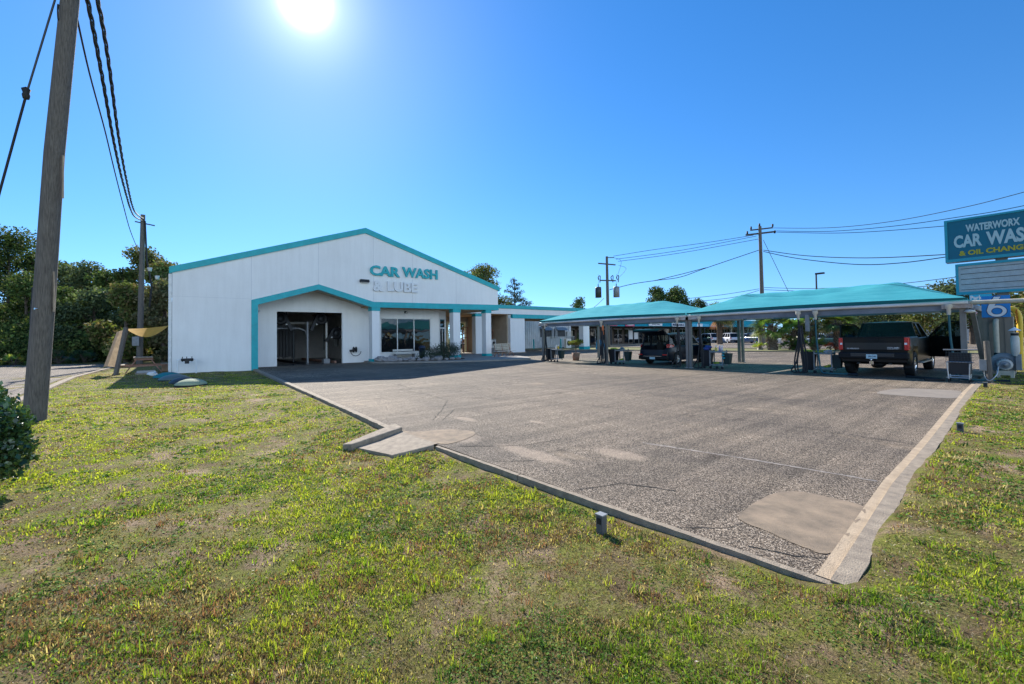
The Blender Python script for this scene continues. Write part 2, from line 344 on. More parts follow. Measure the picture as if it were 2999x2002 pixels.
# ================================================================== GROUND
def H(x, y):
    x = np.asarray(x, float); y = np.asarray(y, float)
    z = np.full(x.shape, -0.008)
    near = 1/(1+np.exp((y-3.6)*6))            # lawn side of the near kerb
    bump = 1/(1+np.exp(-(x+8.6)*1.6))*1/(1+np.exp((x+1.7)*2.4))
    z -= 0.05*near*bump*np.exp(-((y-2.5)/1.3)**2)
    z -= 0.07*near*np.exp(-((x+8)/7)**2)*np.exp(-((y-1.4)/2.2)**2)
    xk = np.interp(y, [3.4, 6, 8.6, 16.3, 20, 27], [-1.03, -1.18, -1.24, -1.49, -1.55, -1.65])+0.12; right = 1/(1+np.exp(-(x-xk)*16))*(1/(1+np.exp(-(y-2.7)*3))); z += 0.052*right
    out = np.clip(near+right, 0, 1)
    z += out*((vnoise(x, y, 1.1, 3)-0.5)*0.035+(vnoise(x, y, 3.7, 4)-0.5)*0.02)
    z -= 0.06*(1-out)
    z += 0.045*np.exp(-((x+0.72)**2+(y-3.25)**2)/0.09)+0.035*np.exp(-((x+5.75)**2/0.12+(y-2.95)**2/0.2))
    # worn hollows in the foreground soil
    for hx, hy, hr, hd in ((-2.05, 1.05, 0.2, 0.05), (-0.95, 1.1, 0.16, 0.04), (-1.35, 0.95, 0.12, 0.03)):
        z -= hd*np.exp(-((x-hx)**2+(y-hy)**2)/hr**2)
    return z

def soilmat():
    m = bpy.data.materials.new('sandy_soil_with_moss'); m.use_nodes = True; t = m.node_tree; N = t.nodes; Lk = t.links
    b = N['Principled BSDF']; b.inputs['Roughness'].default_value = 0.95; b.inputs['Specular IOR Level'].default_value = 0.15
    tc = N.new('ShaderNodeTexCoord')
    def nz(scale, det=8, rough=0.6):
        n = N.new('ShaderNodeTexNoise'); n.inputs['Scale'].default_value = scale; n.inputs['Detail'].default_value = det; n.inputs['Roughness'].default_value = rough
        Lk.new(tc.outputs['Object'], n.inputs['Vector']); return n
    def ramp(n, stops):
        r = N.new('ShaderNodeValToRGB'); e = r.color_ramp.elements
        e[0].position = stops[0][0]; e[0].color = (*stops[0][1], 1); e[1].position = stops[-1][0]; e[1].color = (*stops[-1][1], 1)
        for p, c in stops[1:-1]:
            k = e.new(p); k.color = (*c, 1)
        Lk.new(n.outputs[0], r.inputs[0]); return r
    big = ramp(nz(0.9, 10, 0.7), [(0.30, (0.12, 0.085, 0.05)), (0.46, (0.19, 0.14, 0.075)), (0.58, (0.36, 0.265, 0.18)), (0.70, (0.52, 0.39, 0.28))])
    moss = ramp(nz(2.3, 10, 0.72), [(0.42, (0, 0, 0)), (0.56, (1, 1, 1))])
    mc = ramp(nz(14, 6, 0.7), [(0.3, (0.11, 0.125, 0.028)), (0.7, (0.27, 0.28, 0.06))])
    mx_ = N.new('ShaderNodeMix'); mx_.data_type = 'RGBA'; Lk.new(moss.outputs[0], mx_.inputs[0]); Lk.new(big.outputs[0], mx_.inputs[6]); Lk.new(mc.outputs[0], mx_.inputs[7])
    fine = ramp(nz(70, 5, 0.8), [(0.32, (0.25, 0.24, 0.23)), (0.62, (1.3, 1.25, 1.15))])
    f = N.new('ShaderNodeMix'); f.data_type = 'RGBA'; f.blend_type = 'MULTIPLY'; f.inputs[0].default_value = 0.85
    Lk.new(mx_.outputs[2], f.inputs[6]); Lk.new(fine.outputs[0], f.inputs[7]); Lk.new(f.outputs[2], b.inputs['Base Color'])
    h = nz(38, 8, 0.75); bp = N.new('ShaderNodeBump'); bp.inputs['Strength'].default_value = 1.0; bp.inputs['Distance'].default_value = 0.035
    Lk.new(h.outputs[0], bp.inputs['Height']); Lk.new(bp.outputs[0], b.inputs['Normal']); return m
M_soil = soilmat()

def asphaltmat(name, bind=(0.028, 0.026, 0.025), scale=75, stains=True, light=1.0):
    m = bpy.data.materials.new(name); m.use_nodes = True; t = m.node_tree; N = t.nodes; Lk = t.links
    b = N['Principled BSDF']; b.inputs['Roughness'].default_value = 0.85; b.inputs['Specular IOR Level'].default_value = 0.22
    tc = N.new('ShaderNodeTexCoord')
    def vec(sc_=(1, 1, 1)):
        mp = N.new('ShaderNodeMapping'); mp.inputs['Scale'].default_value = sc_; Lk.new(tc.outputs['Object'], mp.inputs[0]); return mp
    def nz(scale, det=8, rough=0.6, sc_=(1, 1, 1)):
        n = N.new('ShaderNodeTexNoise'); n.inputs['Scale'].default_value = scale; n.inputs['Detail'].default_value = det; n.inputs['Roughness'].default_value = rough
        Lk.new(vec(sc_).outputs[0], n.inputs['Vector']); return n
    vo = N.new('ShaderNodeTexVoronoi'); vo.inputs['Scale'].default_value = scale; Lk.new(vec().outputs[0], vo.inputs['Vector'])
    sep = N.new('ShaderNodeSeparateColor'); Lk.new(vo.outputs['Color'], sep.inputs[0])
    rc = N.new('ShaderNodeValToRGB'); e = rc.color_ramp.elements; e[0].position = 0.0; e[0].color = (*bind, 1); e[1].position = 1.0
    e[1].color = (0.66*light, 0.61*light, 0.55*light, 1)
    for p, c in ((0.34, (0.10, 0.088, 0.076)), (0.55, (0.24*light, 0.205*light, 0.175*light)), (0.8, (0.45*light, 0.40*light, 0.345*light))):
        k = e.new(p); k.color = (*c, 1)
    Lk.new(sep.outputs[0], rc.inputs[0])
    # binder between the stones
    rd = N.new('ShaderNodeValToRGB'); rd.color_ramp.elements[0].position = 0.30; rd.color_ramp.elements[0].color = (1, 1, 1, 1)
    rd.color_ramp.elements[1].position = 0.62; rd.color_ramp.elements[1].color = (0.45, 0.42, 0.38, 1)
    md = N.new('ShaderNodeMath'); md.operation = 'MULTIPLY'; md.inputs[1].default_value = 1.0; Lk.new(vo.outputs['Distance'], md.inputs[0]); Lk.new(md.outputs[0], rd.inputs[0])
    a = N.new('ShaderNodeMix'); a.data_type = 'RGBA'; a.blend_type = 'MULTIPLY'; a.inputs[0].default_value = 1; Lk.new(rc.outputs[0], a.inputs[6]); Lk.new(rd.outputs[0], a.inputs[7])
    last = a
    if stains:
        r = N.new('ShaderNodeValToRGB'); r.color_ramp.elements[0].position = 0.34; r.color_ramp.elements[0].color = (0.62, 0.60, 0.60, 1)
        r.color_ramp.elements[1].position = 0.68; r.color_ramp.elements[1].color = (1.3, 1.22, 1.12, 1); Lk.new(nz(0.32, 9, 0.62, (0.6, 1.2, 1)).outputs[0], r.inputs[0])
        c = N.new('ShaderNodeMix'); c.data_type = 'RGBA'; c.blend_type = 'MULTIPLY'; c.inputs[0].default_value = 1; Lk.new(a.outputs[2], c.inputs[6]); Lk.new(r.outputs[0], c.inputs[7])
        r2 = N.new('ShaderNodeValToRGB'); r2.color_ramp.elements[0].position = 0.60; r2.color_ramp.elements[0].color = (0, 0, 0, 1)
        r2.color_ramp.elements[1].position = 0.75; r2.color_ramp.elements[1].color = (0.75, 0.75, 0.75, 1); Lk.new(nz(0.55, 10, 0.66, (0.7, 1.5, 1)).outputs[0], r2.inputs[0])
        d = N.new('ShaderNodeMix'); d.data_type = 'RGBA'; Lk.new(r2.outputs[0], d.inputs[0]); Lk.new(c.outputs[2], d.inputs[6]); d.inputs[7].default_value = (0.36, 0.28, 0.20, 1); last = d
        if name.startswith('exposed'):
            r7 = N.new('ShaderNodeValToRGB'); r7.color_ramp.elements[0].position = 0.60; r7.color_ramp.elements[0].color = (1, 1, 1, 1); r7.color_ramp.elements[1].position = 0.72; r7.color_ramp.elements[1].color = (0.5, 0.48, 0.47, 1); Lk.new(nz(1.5, 6, 0.6, (1, 1, 1)).outputs[0], r7.inputs[0])
            d7 = N.new('ShaderNodeMix'); d7.data_type = 'RGBA'; d7.blend_type = 'MULTIPLY'; d7.inputs[0].default_value = 1; Lk.new(d.outputs[2], d7.inputs[6]); Lk.new(r7.outputs[0], d7.inputs[7])
            r8 = N.new('ShaderNodeValToRGB'); r8.color_ramp.elements[0].position = 0.40; r8.color_ramp.elements[0].color = (0.82, 0.795, 0.745, 1); r8.color_ramp.elements[1].position = 0.60; r8.color_ramp.elements[1].color = (1.16, 1.115, 1.04, 1); Lk.new(nz(1.1, 6, 0.6, (3.2, 0.10, 1)).outputs[0], r8.inputs[0])
            d = N.new('ShaderNodeMix'); d.data_type = 'RGBA'; d.blend_type = 'MULTIPLY'; d.inputs[0].default_value = 1; Lk.new(d7.outputs[2], d.inputs[6]); Lk.new(r8.outputs[0], d.inputs[7])
            prev = None
            for (bx_, by_, rx, ry) in ((-7.4, 4.9, 0.5, 0.18), (-6.2, 5.7, 0.35, 0.12), (-3.75, 4.95, 0.6, 0.28), (-4.6, 4.1, 1.0, 0.25), (-6.3, 3.9, 0.9, 0.5)):
                mp = N.new('ShaderNodeMapping'); mp.vector_type = 'POINT'; mp.inputs['Location'].default_value = (-bx_/rx, -by_/ry, 0); mp.inputs['Scale'].default_value = (1/rx, 1/ry, 0); Lk.new(tc.outputs['Object'], mp.inputs[0])
                ln_ = N.new('ShaderNodeVectorMath'); ln_.operation = 'LENGTH'; Lk.new(mp.outputs[0], ln_.inputs[0])
                ms = N.new('ShaderNodeMapRange'); ms.inputs[1].default_value = 1.35; ms.inputs[2].default_value = 0.2; ms.inputs[3].default_value = 0; ms.inputs[4].default_value = 1; Lk.new(ln_.outputs['Value'], ms.inputs[0])
                if prev is None: prev = ms
                else:
                    ad = N.new('ShaderNodeMath'); ad.operation = 'MAXIMUM'; Lk.new(prev.outputs[0], ad.inputs[0]); Lk.new(ms.outputs[0], ad.inputs[1]); prev = ad
            n5 = nz(5.5, 12, 0.85, (0.7, 1.8, 1)); m5 = N.new('ShaderNodeMath'); m5.operation = 'ADD'; Lk.new(prev.outputs[0], m5.inputs[0]); Lk.new(n5.outputs[0], m5.inputs[1])
            m6 = N.new('ShaderNodeMapRange'); m6.inputs[1].default_value = 0.98; m6.inputs[2].default_value = 1.25; m6.inputs[3].default_value = 0; m6.inputs[4].default_value = 0.4; Lk.new(m5.outputs[0], m6.inputs[0])
            e5 = N.new('ShaderNodeMix'); e5.data_type = 'RGBA'; Lk.new(m6.outputs[0], e5.inputs[0]); Lk.new(d.outputs[2], e5.inputs[6]); e5.inputs[7].default_value = (0.44, 0.34, 0.25, 1); last = e5
    Lk.new(last.outputs[2], b.inputs['Base Color'])
    bp = N.new('ShaderNodeBump'); bp.inputs['Strength'].default_value = 0.55; bp.inputs['Distance'].default_value = 0.006; bp.invert = True
    Lk.new(vo.outputs['Distance'], bp.inputs['Height']); Lk.new(bp.outputs[0], b.inputs['Normal']); return m
M_asph = asphaltmat('exposed_aggregate_asphalt', scale=118)
M_road = asphaltmat('pale_road_asphalt', bind=(0.12, 0.11, 0.10), scale=60, stains=True, light=1.0)

# terrain sheet: fine near the camera, coarse out to the horizon
def axis_pts(lo, hi, c0, c1, fine):
    a = list(np.arange(c0, c1, fine)); s = fine; p = c1
    while p < hi: a.append(p); s *= 1.35; p += s
    a.append(hi); s = fine; p = c0-fine; b = []
    while p > lo: b.append(p); s *= 1.35; p -= s
    b.append(lo); return np.array(sorted(b)+a)
gx = axis_pts(-900, 900, -32, 7, 0.11); gy = axis_pts(-900, 900, -6, 26, 0.11)
X, Y = np.meshgrid(gx, gy); Z = H(X, Y); nx, ny = len(gx), len(gy)
V = np.stack([X, Y, Z], -1).reshape(-1, 3); I = np.arange(nx*ny).reshape(ny, nx)
F = np.stack([I[:-1, :-1], I[:-1, 1:], I[1:, 1:], I[1:, :-1]], -1).reshape(-1, 4)
g = fast('ground', V, F, None, M_soil, kind='structure')
g.data.polygons.foreach_set('use_smooth', np.ones(len(F), bool))

def sheet(name, poly, z, m, zs=None):
    mb = MB(); mb.add([(p[0], p[1], zs[i] if zs else z) for i, p in enumerate(poly)], [tuple(range(len(poly)))])
    return struct(mb.build(name, m, fix=False))
def xr(y):   # left edge of the right-hand gutter
    return float(np.interp(y, [3.4, 6, 8.6, 16.3, 20, 27], [-1.03, -1.18, -1.24, -1.49, -1.55, -1.65]))
lot = [(-29.6, 5.05), (-7.45, 3.47), (-6.7, 3.42), (-1.03, 3.40), (-1.18, 6), (-1.24, 8.6), (-1.49, 16.3), (-1.55, 20), (-1.65, 27), (30, 30), (30, 43), (-5, 42), (-16.9, 40.8), (-33.2, 38.9), (-37.3, 36.1), (-52, 34), (-52, 5.05)]
sheet('parking_lot', lot, 0.0, M_asph)
sheet('far_parking_lot', [(-44, 50), (-20, 48.6), (8, 50), (60, 52), (60, 130), (-44, 130)], 0.0, M_road)
sheet('grass_verge', [(-46, 34.6), (-37.3, 36.25), (-33.2, 39.05), (-16.9, 40.95), (-5, 42.15), (30, 43.1), (60, 43), (60, 51.9), (8, 49.9), (-20, 48.5), (-46, 49.5)], 0.045, mat('yellowing_verge_grass', (0.19, 0.20, 0.05), 0.95, col2=(0.12, 0.10, 0.045), vscale=3, bump=1, bscale=30))
sheet('side_road', [(-8, -3.3), (-21.5, -3.05), (-29.4, -2.95), (-42.6, -1.75), (-46.5, -1.4), (-52, -7.6), (-60, -9), (-60, -26), (-8, -26)], 0.004, M_road)
# kerbs
def kerb(name, pts, wd, z0, z1, m, seed=1, joints=True, ragged=0.012):
    """a run of kerb stones: left edge follows pts, width wd to the left of travel"""
    mb = MB(); P = [Vector((p[0], p[1], 0)) for p in pts]; rn = random.Random(seed); res = []
    for a, b in zip(P[:-1], P[1:]):
        n = max(1, int((b-a).length/0.11))
        for k in range(n):
            if joints and len(res) % 29 == 28: res.append(a.lerp(b, k/n-0.006/(b-a).length))
            res.append(a.lerp(b, k/n))
    res.append(P[-1]); L_ = []; Rr = []
    for i, p in enumerate(res):
        d = (res[min(i+1, len(res)-1)]-res[max(i-1, 0)]).normalized(); nrm = Vector((-d.y, d.x, 0)); ww = wd(i/(len(res)-1)) if callable(wd) else wd
        L_.append(p); Rr.append(p+nrm*(ww+rn.uniform(-ragged, ragged)))
    V = []; 
    for l, r_ in zip(L_, Rr):
        zz = z1+rn.uniform(-0.002, 0.002); V += [(l.x, l.y, z0), (l.x, l.y, zz), (r_.x, r_.y, zz-0.004), (r_.x, r_.y, z0)]
    Fk = []
    for i in range(len(res)-1):
        if joints and i % 29 == 28: continue
        b = i*4; Fk += [(b, b+4, b+5, b+1), (b+1, b+5, b+6, b+2), (b+2, b+6, b+7, b+3)]
    Fk += [(0, 1, 2, 3), (len(V)-4, len(V)-3, len(V)-2, len(V)-1)]
    mb.add(V, Fk); return struct(mb.build(name, m))
kerb('kerb_near', [(-0.9, 3.40), (-5.85, 3.38)], lambda t: 0.05, -0.3, 0.006, M_conc, 3, ragged=0.005)
bpy.data.objects['kerb_near'].location = (0, 0, 0)
kerb('kerb_lawn', [(-7.42, 3.42), (-15, 3.98), (-28.9, 4.98)], lambda t: 0.10+0.10*t, -0.3, 0.03, M_conc, 5)
kerb('kerb_gutter', [(xr(y), y) for y in (21, 16.3, 12, 8.6, 6, 4.4, 3.42)], 0.09, -0.2, 0.006, M_sand, 7, joints=False)
kerb('kerb_right', [(xr(y)+0.09, y) for y in (22, 16.3, 12, 8.6, 6, 4.4, 3.38)], lambda t: 0.125, -0.2, 0.024, M_conc, 9, ragged=0.006)
kerb('kerb_road', [(-46.3, -1.15), (-42.6, -1.5), (-29.4, -2.7), (-21.5, -2.8), (-8, -3.05)], 0.22, -0.2, 0.06, M_conc, 11, ragged=0.004)
kerb('kerb_verge', [(-46, 34.6), (-37.3, 36.2), (-33.2, 39.0), (-16.9, 40.9), (-5, 42.1), (30, 43)], 0.2, -0.1, 0.09, M_conc, 12, ragged=0)
kerb('kerb_verge_far', [(60, 51.9), (8, 49.9), (-20, 48.5), (-44, 49.8)], 0.2, -0.1, 0.10, M_conc, 13, ragged=0)
def smooth_poly(p, n=6):
    P = [Vector((a, b, 0)) for a, b in p]; o = []; k = len(P)
    for i in range(k):
        a, b, c, d = P[i-1], P[i], P[(i+1) % k], P[(i+2) % k]
        for j in range(n):
            t = j/n; q = 0.5*((2*b)+(c-a)*t+(2*a-5*b+4*c-d)*t*t+(3*b-a-3*c+d)*t**3); o.append((q.x+random.uniform(-.006, .006), q.y+random.uniform(-.006, .006)))
    return o
random.seed(4)
sheet('concrete_patch', smooth_poly([(-1.76, 3.97), (-1.82, 4.4), (-1.80, 4.84), (-1.66, 5.08), (-1.40, 5.12), (-1.12, 5.05), (-1.075, 4.5), (-1.055, 3.84), (-1.25, 3.80), (-1.46, 3.87)]), 0.005, M_patch)
sheet('concrete_apron', smooth_poly([(-7.25, 3.45), (-7.0, 3.6), (-6.88, 3.9), (-6.66, 4.22), (-6.36, 4.33), (-6.12, 4.23), (-5.93, 3.9), (-5.88, 3.5), (-6.4, 3.42)], 5), 0.005, M_patch)
mb = MB(); mb.add([(-7.25, 3.44, 0.006), (-5.98, 3.44, 0.006), (-6.03, 3.0, -0.045), (-7.0, 2.95, -0.05), (-6.10, 2.75, -0.065), (-6.93, 2.55, -0.075)], [(0, 3, 2, 1), (3, 5, 4, 2)]); mb.add([(-6.10, 2.75, -0.065), (-6.93, 2.55, -0.075), (-6.93, 2.55, -0.3), (-6.10, 2.75, -0.3)], [(0, 1, 2, 3)])
struct(mb.build('drain_chute', M_conc, fix=False))
mb = MB(); mb.add([(-7.55, 3.5, -0.2), (-7.22, 3.46, -0.2), (-6.92, 2.48, -0.3), (-7.07, 2.38, -0.3), (-7.6, 3.5, 0.085), (-7.20, 3.46, 0.075), (-6.92, 2.48, -0.01), (-7.07, 2.38, -0.02)], [(0, 1, 2, 3), (4, 7, 6, 5), (0, 4, 5, 1), (1, 5, 6, 2), (2, 6, 7, 3), (3, 7, 4, 0)])
struct(mb.build('drain_kerb', M_conc, bevel=0.02))
mb = MB(); mb.add([(-6.12, 3.40, -0.3), (-5.86, 3.34, -0.3), (-6.02, 2.72, -0.3), (-6.1, 2.72, -0.3), (-6.08, 3.4, 0.015), (-5.90, 3.34, 0.015), (-6.02, 2.72, -0.05), (-6.1, 2.72, -0.05)], [(0, 1, 2, 3), (4, 7, 6, 5), (0, 4, 5, 1), (1, 5, 6, 2), (2, 6, 7, 3), (3, 7, 4, 0)])
struct(mb.build('drain_kerb_low', M_conc, bevel=0.015))
# cracks, worn paint lines
def ribbon(name, pts, wd, z, m, seed, jag=0.04, step=0.12):
    rn = random.Random(seed); P = [Vector((a, b, 0)) for a, b in pts]; res = []
    for a, b in zip(P[:-1], P[1:]):
        n = max(1, int((b-a).length/step)); res += [a.lerp(b, k/n) for k in range(n)]
    res.append(P[-1]); res = [p+Vector((rn.uniform(-jag, jag), rn.uniform(-jag, jag), 0)) for p in res]; V = []
    for i, p in enumerate(res):
        d = (res[min(i+1, len(res)-1)]-res[max(i-1, 0)]).normalized(); q = Vector((-d.y, d.x, 0))*wd*rn.uniform(0.35, 1.0)*0.5; V += [(p.x-q.x, p.y-q.y, z), (p.x+q.x, p.y+q.y, z)]
    mb = MB(); mb.add(V, [(2*i, 2*i+1, 2*i+3, 2*i+2) for i in range(len(res)-1)]); return struct(mb.build(name, m, fix=False))
M_crack = mat('dark_crack', (0.02, 0.018, 0.015), 1.0)  # even near-black colour of the crack strips
M_wornpaint = mat('worn_white_line_paint', (0.36, 0.31, 0.26), 0.8, col2=(0.16, 0.14, 0.12), vscale=9)
CR = [[(-14.8, 6.95), (-13.1, 6.6), (-12.6, 6.18), (-11.4, 6.25), (-9.9, 6.0)], [(-10.9, 6.3), (-8.0, 7.6), (-5.2, 8.2)], [(-1.98, 3.45), (-1.74, 3.72), (-1.7, 3.9)], [(-9, 9.5), (-6.2, 9.8), (-3.8, 10.3)], [(-4.6, 3.5), (-4.3, 3.9)],
      [(-1.5, 3.5), (-1.2, 3.6), (-1.05, 3.75)], [(-2.6, 12.6), (-1.6, 12.8)], [(-7.6, 4.5), (-8.6, 5.4), (-8.2, 6.4)], [(-18, 9), (-14, 10.5), (-11, 13)], [(-13.1, 6.6), (-12.2, 7.6), (-12.6, 9.2)], [(-5.2, 8.2), (-3.2, 8.6), (-1.4, 8.4)], [(-9.9, 6.0), (-8.8, 5.2), (-7.8, 4.4)], [(-16, 14), (-11, 14.6), (-5, 14.9), (-1.6, 15.0)], [(-5.6, 3.6), (-5.0, 4.3), (-4.9, 5.0)], [(-2.8, 12.6), (-3.4, 13.6)], [(-3.2, 3.5), (-3.0, 4.0), (-2.5, 4.2)]]
for i, c in enumerate(CR): ribbon('asphalt_crack', c, 0.02 if i != 2 else 0.012, 0.004, M_crack, i, 0.03 if i < 2 else 0.015, 0.09)
ribbon('worn_line', [(-3.9, 5.72), (-2.36, 5.95), (-1.5, 6.02), (-1.22, 6.03)], 0.06, 0.004, M_wornpaint, 30, 0.012, 0.05)
ribbon('worn_line', [(-7.2, 18.6), (-7.4, 23.6)], 0.10, 0.004, M_wornpaint, 31, 0.004)
sheet('concrete_patch', smooth_poly([(-2.9, 14.6), (-2.7, 16.2), (-1.9, 16.6), (-1.52, 16.4), (-1.45, 14.8), (-1.9, 14.5)], 4), 0.005, M_patch2)
M_sandstain = mat('sand_dusting', (0.33, 0.265, 0.2), 0.95, var=0.3, vscale=12, bump=0.6, bscale=120)

# ================================================================== GRASS (uncountable: one object each)
def lawn_mask(x, y):
    kerbline = np.where(x > -7.5, 3.27, 3.24+(-(x+7.5))*0.0725)
    a = (y < kerbline) & (x < -0.9) & (x > -46)
    chute = (x > -7.2) & (x < -5.92) & (y > 2.62); a &= ~chute
    road = (x < -8) & (y < np.interp(x, [-46, -42.6, -29.4, -21.5, -8], [-1.3, -1.6, -2.75, -2.85, -3.1])); a &= ~road
    slab = (x < -28.0) & (y > 0.6); a &= ~slab
    xr_ = np.interp(y, [3.3, 6, 8.6, 16.3, 20, 27], [-0.79, -0.93, -1.0, -1.25, -1.31, -1.4])
    b = (y > -4) & (x > np.where(y < 3.35, -0.95, xr_)) & (y < 25.5); return a | b
def scatter(n, rmin, rmax, power=1.0):
    az = rng.uniform(R(-12), R(112), n); u = rng.random(n)
    rr = rmin*(rmax/rmin)**u if power == 1 else np.sqrt(rng.uniform(rmin**2, rmax**2, n))
    x = -np.sin(az)*rr; y = np.cos(az)*rr; k = lawn_mask(x, y); return x[k], y[k], rr[k]
def bare(x, y):
    return (vnoise(x, y, 1.3, 71)*0.65+vnoise(x, y, 4.1, 72)*0.35) > 0.66
def green_density(x, y):
    d = fbm(x, y, 0.7, 11)*0.6+fbm(x, y, 2.6, 15)*0.4
    r_ = np.hypot(x, y); return np.clip((d-0.30-0.06*np.clip((4.5-r_)/2.5, 0, 1))/0.15, 0.06, 1)*np.where(bare(x, y), 0.10, 1.0)
BASE = {'lime': (0.32, 0.355, 0.04), 'green': (0.165, 0.25, 0.022), 'dark': (0.05, 0.11, 0.02), 'straw': (0.42, 0.34, 0.17), 'red': (0.20, 0.10, 0.065), 'brown': (0.16, 0.11, 0.055)}
def pick(x, y, dry=0.3):
    n = len(x); t = fbm(x, y, 0.45, 21); s = fbm(x, y, 1.7, 25); u = rng.random(n); c = np.zeros((n, 3)); c[:] = BASE['green']
    c[(t+u*0.5) > 0.72] = BASE['lime']; c[(s+u*0.35) > 0.80] = BASE['dark']
    rr_ = np.hypot(x, y); mid = np.clip((rr_-3.2)/3, 0, 1)*np.clip((26-rr_)/8, 0, 1)*(x < -0.9)
    lm = rng.random(n) < 0.75*mid*np.clip((fbm(x, y, 0.35, 61)-0.25)*4, 0, 1); c[lm] = BASE['lime']
    dz = fbm(x, y, 0.8, 31); pr = np.clip(dry+0.16*(1-mid)-0.14*mid+(dz-0.5)*2.0, 0.05, 0.88)
    u2 = rng.random(n); c[u2 < pr] = BASE['straw']; c[u2 < pr*0.62] = BASE['brown']
    rz = (fbm(x, y, 0.9, 41) > 0.60) & (rng.random(n) < 0.25); c[rz] = BASE['red']; return c
def blades(x, y, h, wd, lean, col):
    n = len(x); z = H(x, y)-0.004; a = rng.uniform(0, 2*np.pi, n); b = a+rng.normal(0, 0.5, n)+np.pi/2
    dx, dy = np.cos(b)*wd/2, np.sin(b)*wd/2; lx, ly = np.cos(a)*lean*h, np.sin(a)*lean*h; hz = h*np.sqrt(np.clip(1-lean**2*0.8, 0.08, 1))
    P0 = np.stack([x-dx, y-dy, z], 1); P1 = np.stack([x+dx, y+dy, z], 1)
    M0 = np.stack([x-dx*0.8+lx*0.35, y-dy*0.8+ly*0.35, z+hz*0.6], 1); M1 = np.stack([x+dx*0.8+lx*0.35, y+dy*0.8+ly*0.35, z+hz*0.6], 1)
    T = np.stack([x+lx, y+ly, z+hz], 1); V = np.stack([P0, P1, M1, M0, T], 1).reshape(-1, 3); i = np.arange(n)[:, None]*5
    return V, np.concatenate([i+[0, 1, 2], i+[0, 2, 3], i+[3, 2, 4]], 0), np.tile(col, (3, 1))
def tufts(nt, rmin, rmax, per, h0, w0, dry, spread=0.02, thresh=True, power=1):
    x, y, rr = scatter(nt, rmin, rmax, power)
    if thresh: k = rng.random(len(x)) < green_density(x, y); x, y, rr = x[k], y[k], rr[k]
    col = pick(x, y, dry); X_ = np.repeat(x, per)+rng.normal(0, spread, len(x)*per)*np.repeat(np.clip(rr/3, 0.8, 3.5), per)
    Y_ = np.repeat(y, per)+rng.normal(0, spread, len(x)*per)*np.repeat(np.clip(rr/3, 0.8, 3.5), per); C_ = np.repeat(col, per, 0)*rng.uniform(0.65, 1.35, (len(X_), 1))
    k = lawn_mask(X_, Y_); X_, Y_, C_ = X_[k], Y_[k], C_[k]; r_ = np.repeat(rr, per)[k]; hh = h0*rng.uniform(0.5, 1.4, len(X_)); ww = w0*np.clip(r_/2.5, 1, 6)
    return blades(X_, Y_, hh, ww, rng.uniform(0.2, 0.95, len(X_)), C_)
def merge(L_):
    V_, F_, C_ = [], [], []; o = 0
    for v, f, c in L_: V_.append(v); F_.append(f+o); C_.append(c); o += len(v)
    return np.concatenate(V_), np.concatenate(F_), np.concatenate(C_)
M_grass = leafmat('grass_blade', 0.7, 0.42, 0.15, tgain=1.65)
V, F, C = merge([tufts(130000, 1.1, 45, 6, 0.024, 0.0042, 0.22), tufts(5000, 1.1, 9, 9, 0.055, 0.005, 0.10, 0.02), tufts(32000, 1.1, 30, 3, 0.020, 0.005, 0.75, 0.03, False), tufts(22000, 6, 32, 4, 0.032, 0.004, 0.25, 0.02, True, 2)])
xt, yt_, rt_ = scatter(150000, 1.1, 14); ct = np.tile(np.array([0.34, 0.26, 0.15]), (len(xt), 1)); tt = rng.random(len(xt)); ct[tt < 0.35] = (0.12, 0.08, 0.045); ct[tt < 0.15] = (0.045, 0.035, 0.02); ct[tt > 0.8] = (0.46, 0.4, 0.28); ct[(tt > 0.55) & (tt < 0.7)] = (0.16, 0.19, 0.04)
V2, F2, C2 = merge([(V, F, C), blades(xt, yt_, 0.030*rng.uniform(0.4, 1.3, len(xt)), 0.0045*np.clip(rt_/3, 0.8, 3), rng.uniform(0.93, 1.05, len(xt)), ct*rng.uniform(0.6, 1.3, (len(xt), 1)))]); V, F, C = V2, F2, C2
tag(fast('grass', V, F, C, M_grass, kind='stuff'), 'patchy mown lawn of green and dry brown blades over sandy soil', 'grass')
# broad-leaved weeds and clover lying flat in the lawn
def weeds(n, rmax, size):
    x, y, rr = scatter(n, 1.1, rmax); d = fbm(x, y, 1.3, 51); k = ((d > 0.50) | (rng.random(len(x)) < 0.12)) & ~(bare(x, y) & (rng.random(len(x)) < 0.9)); x, y, rr = x[k], y[k], rr[k]
    per = 7; X_ = np.repeat(x, per)+rng.normal(0, 0.03, len(x)*per); Y_ = np.repeat(y, per)+rng.normal(0, 0.03, len(x)*per); k = lawn_mask(X_, Y_); X_, Y_ = X_[k], Y_[k]; r_ = np.repeat(rr, per)[k]
    P = np.stack([X_, Y_, H(X_, Y_)+rng.uniform(0.003, 0.016, len(X_))], 1); c = np.tile(np.array([0.085, 0.17, 0.03]), (len(X_), 1)); t = rng.random(len(X_)); c[t > 0.7] = (0.15, 0.25, 0.05); c[t < 0.12] = (0.2, 0.12, 0.05)
    V_, F_, C_ = leaf_quads(P, size*np.clip(r_/3, 1, 3.5), c, 0.3, 0, 0.8)
    V_ = V_.reshape(-1, 4, 3); ctr = V_.mean(1, keepdims=True); V_[:, :, 2] = ctr[:, :, 2]+(V_[:, :, 2]-ctr[:, :, 2])*0.45; return V_.reshape(-1, 3), F_, C_
V, F, C = weeds(26000, 20, 0.017)
tag(fast('lawn_weeds', V, F, C, leafmat('clover_leaf', 0.75, 0.3, 0.12), kind='stuff'), 'low clover and broad-leaved weeds spreading through the lawn', 'weeds')
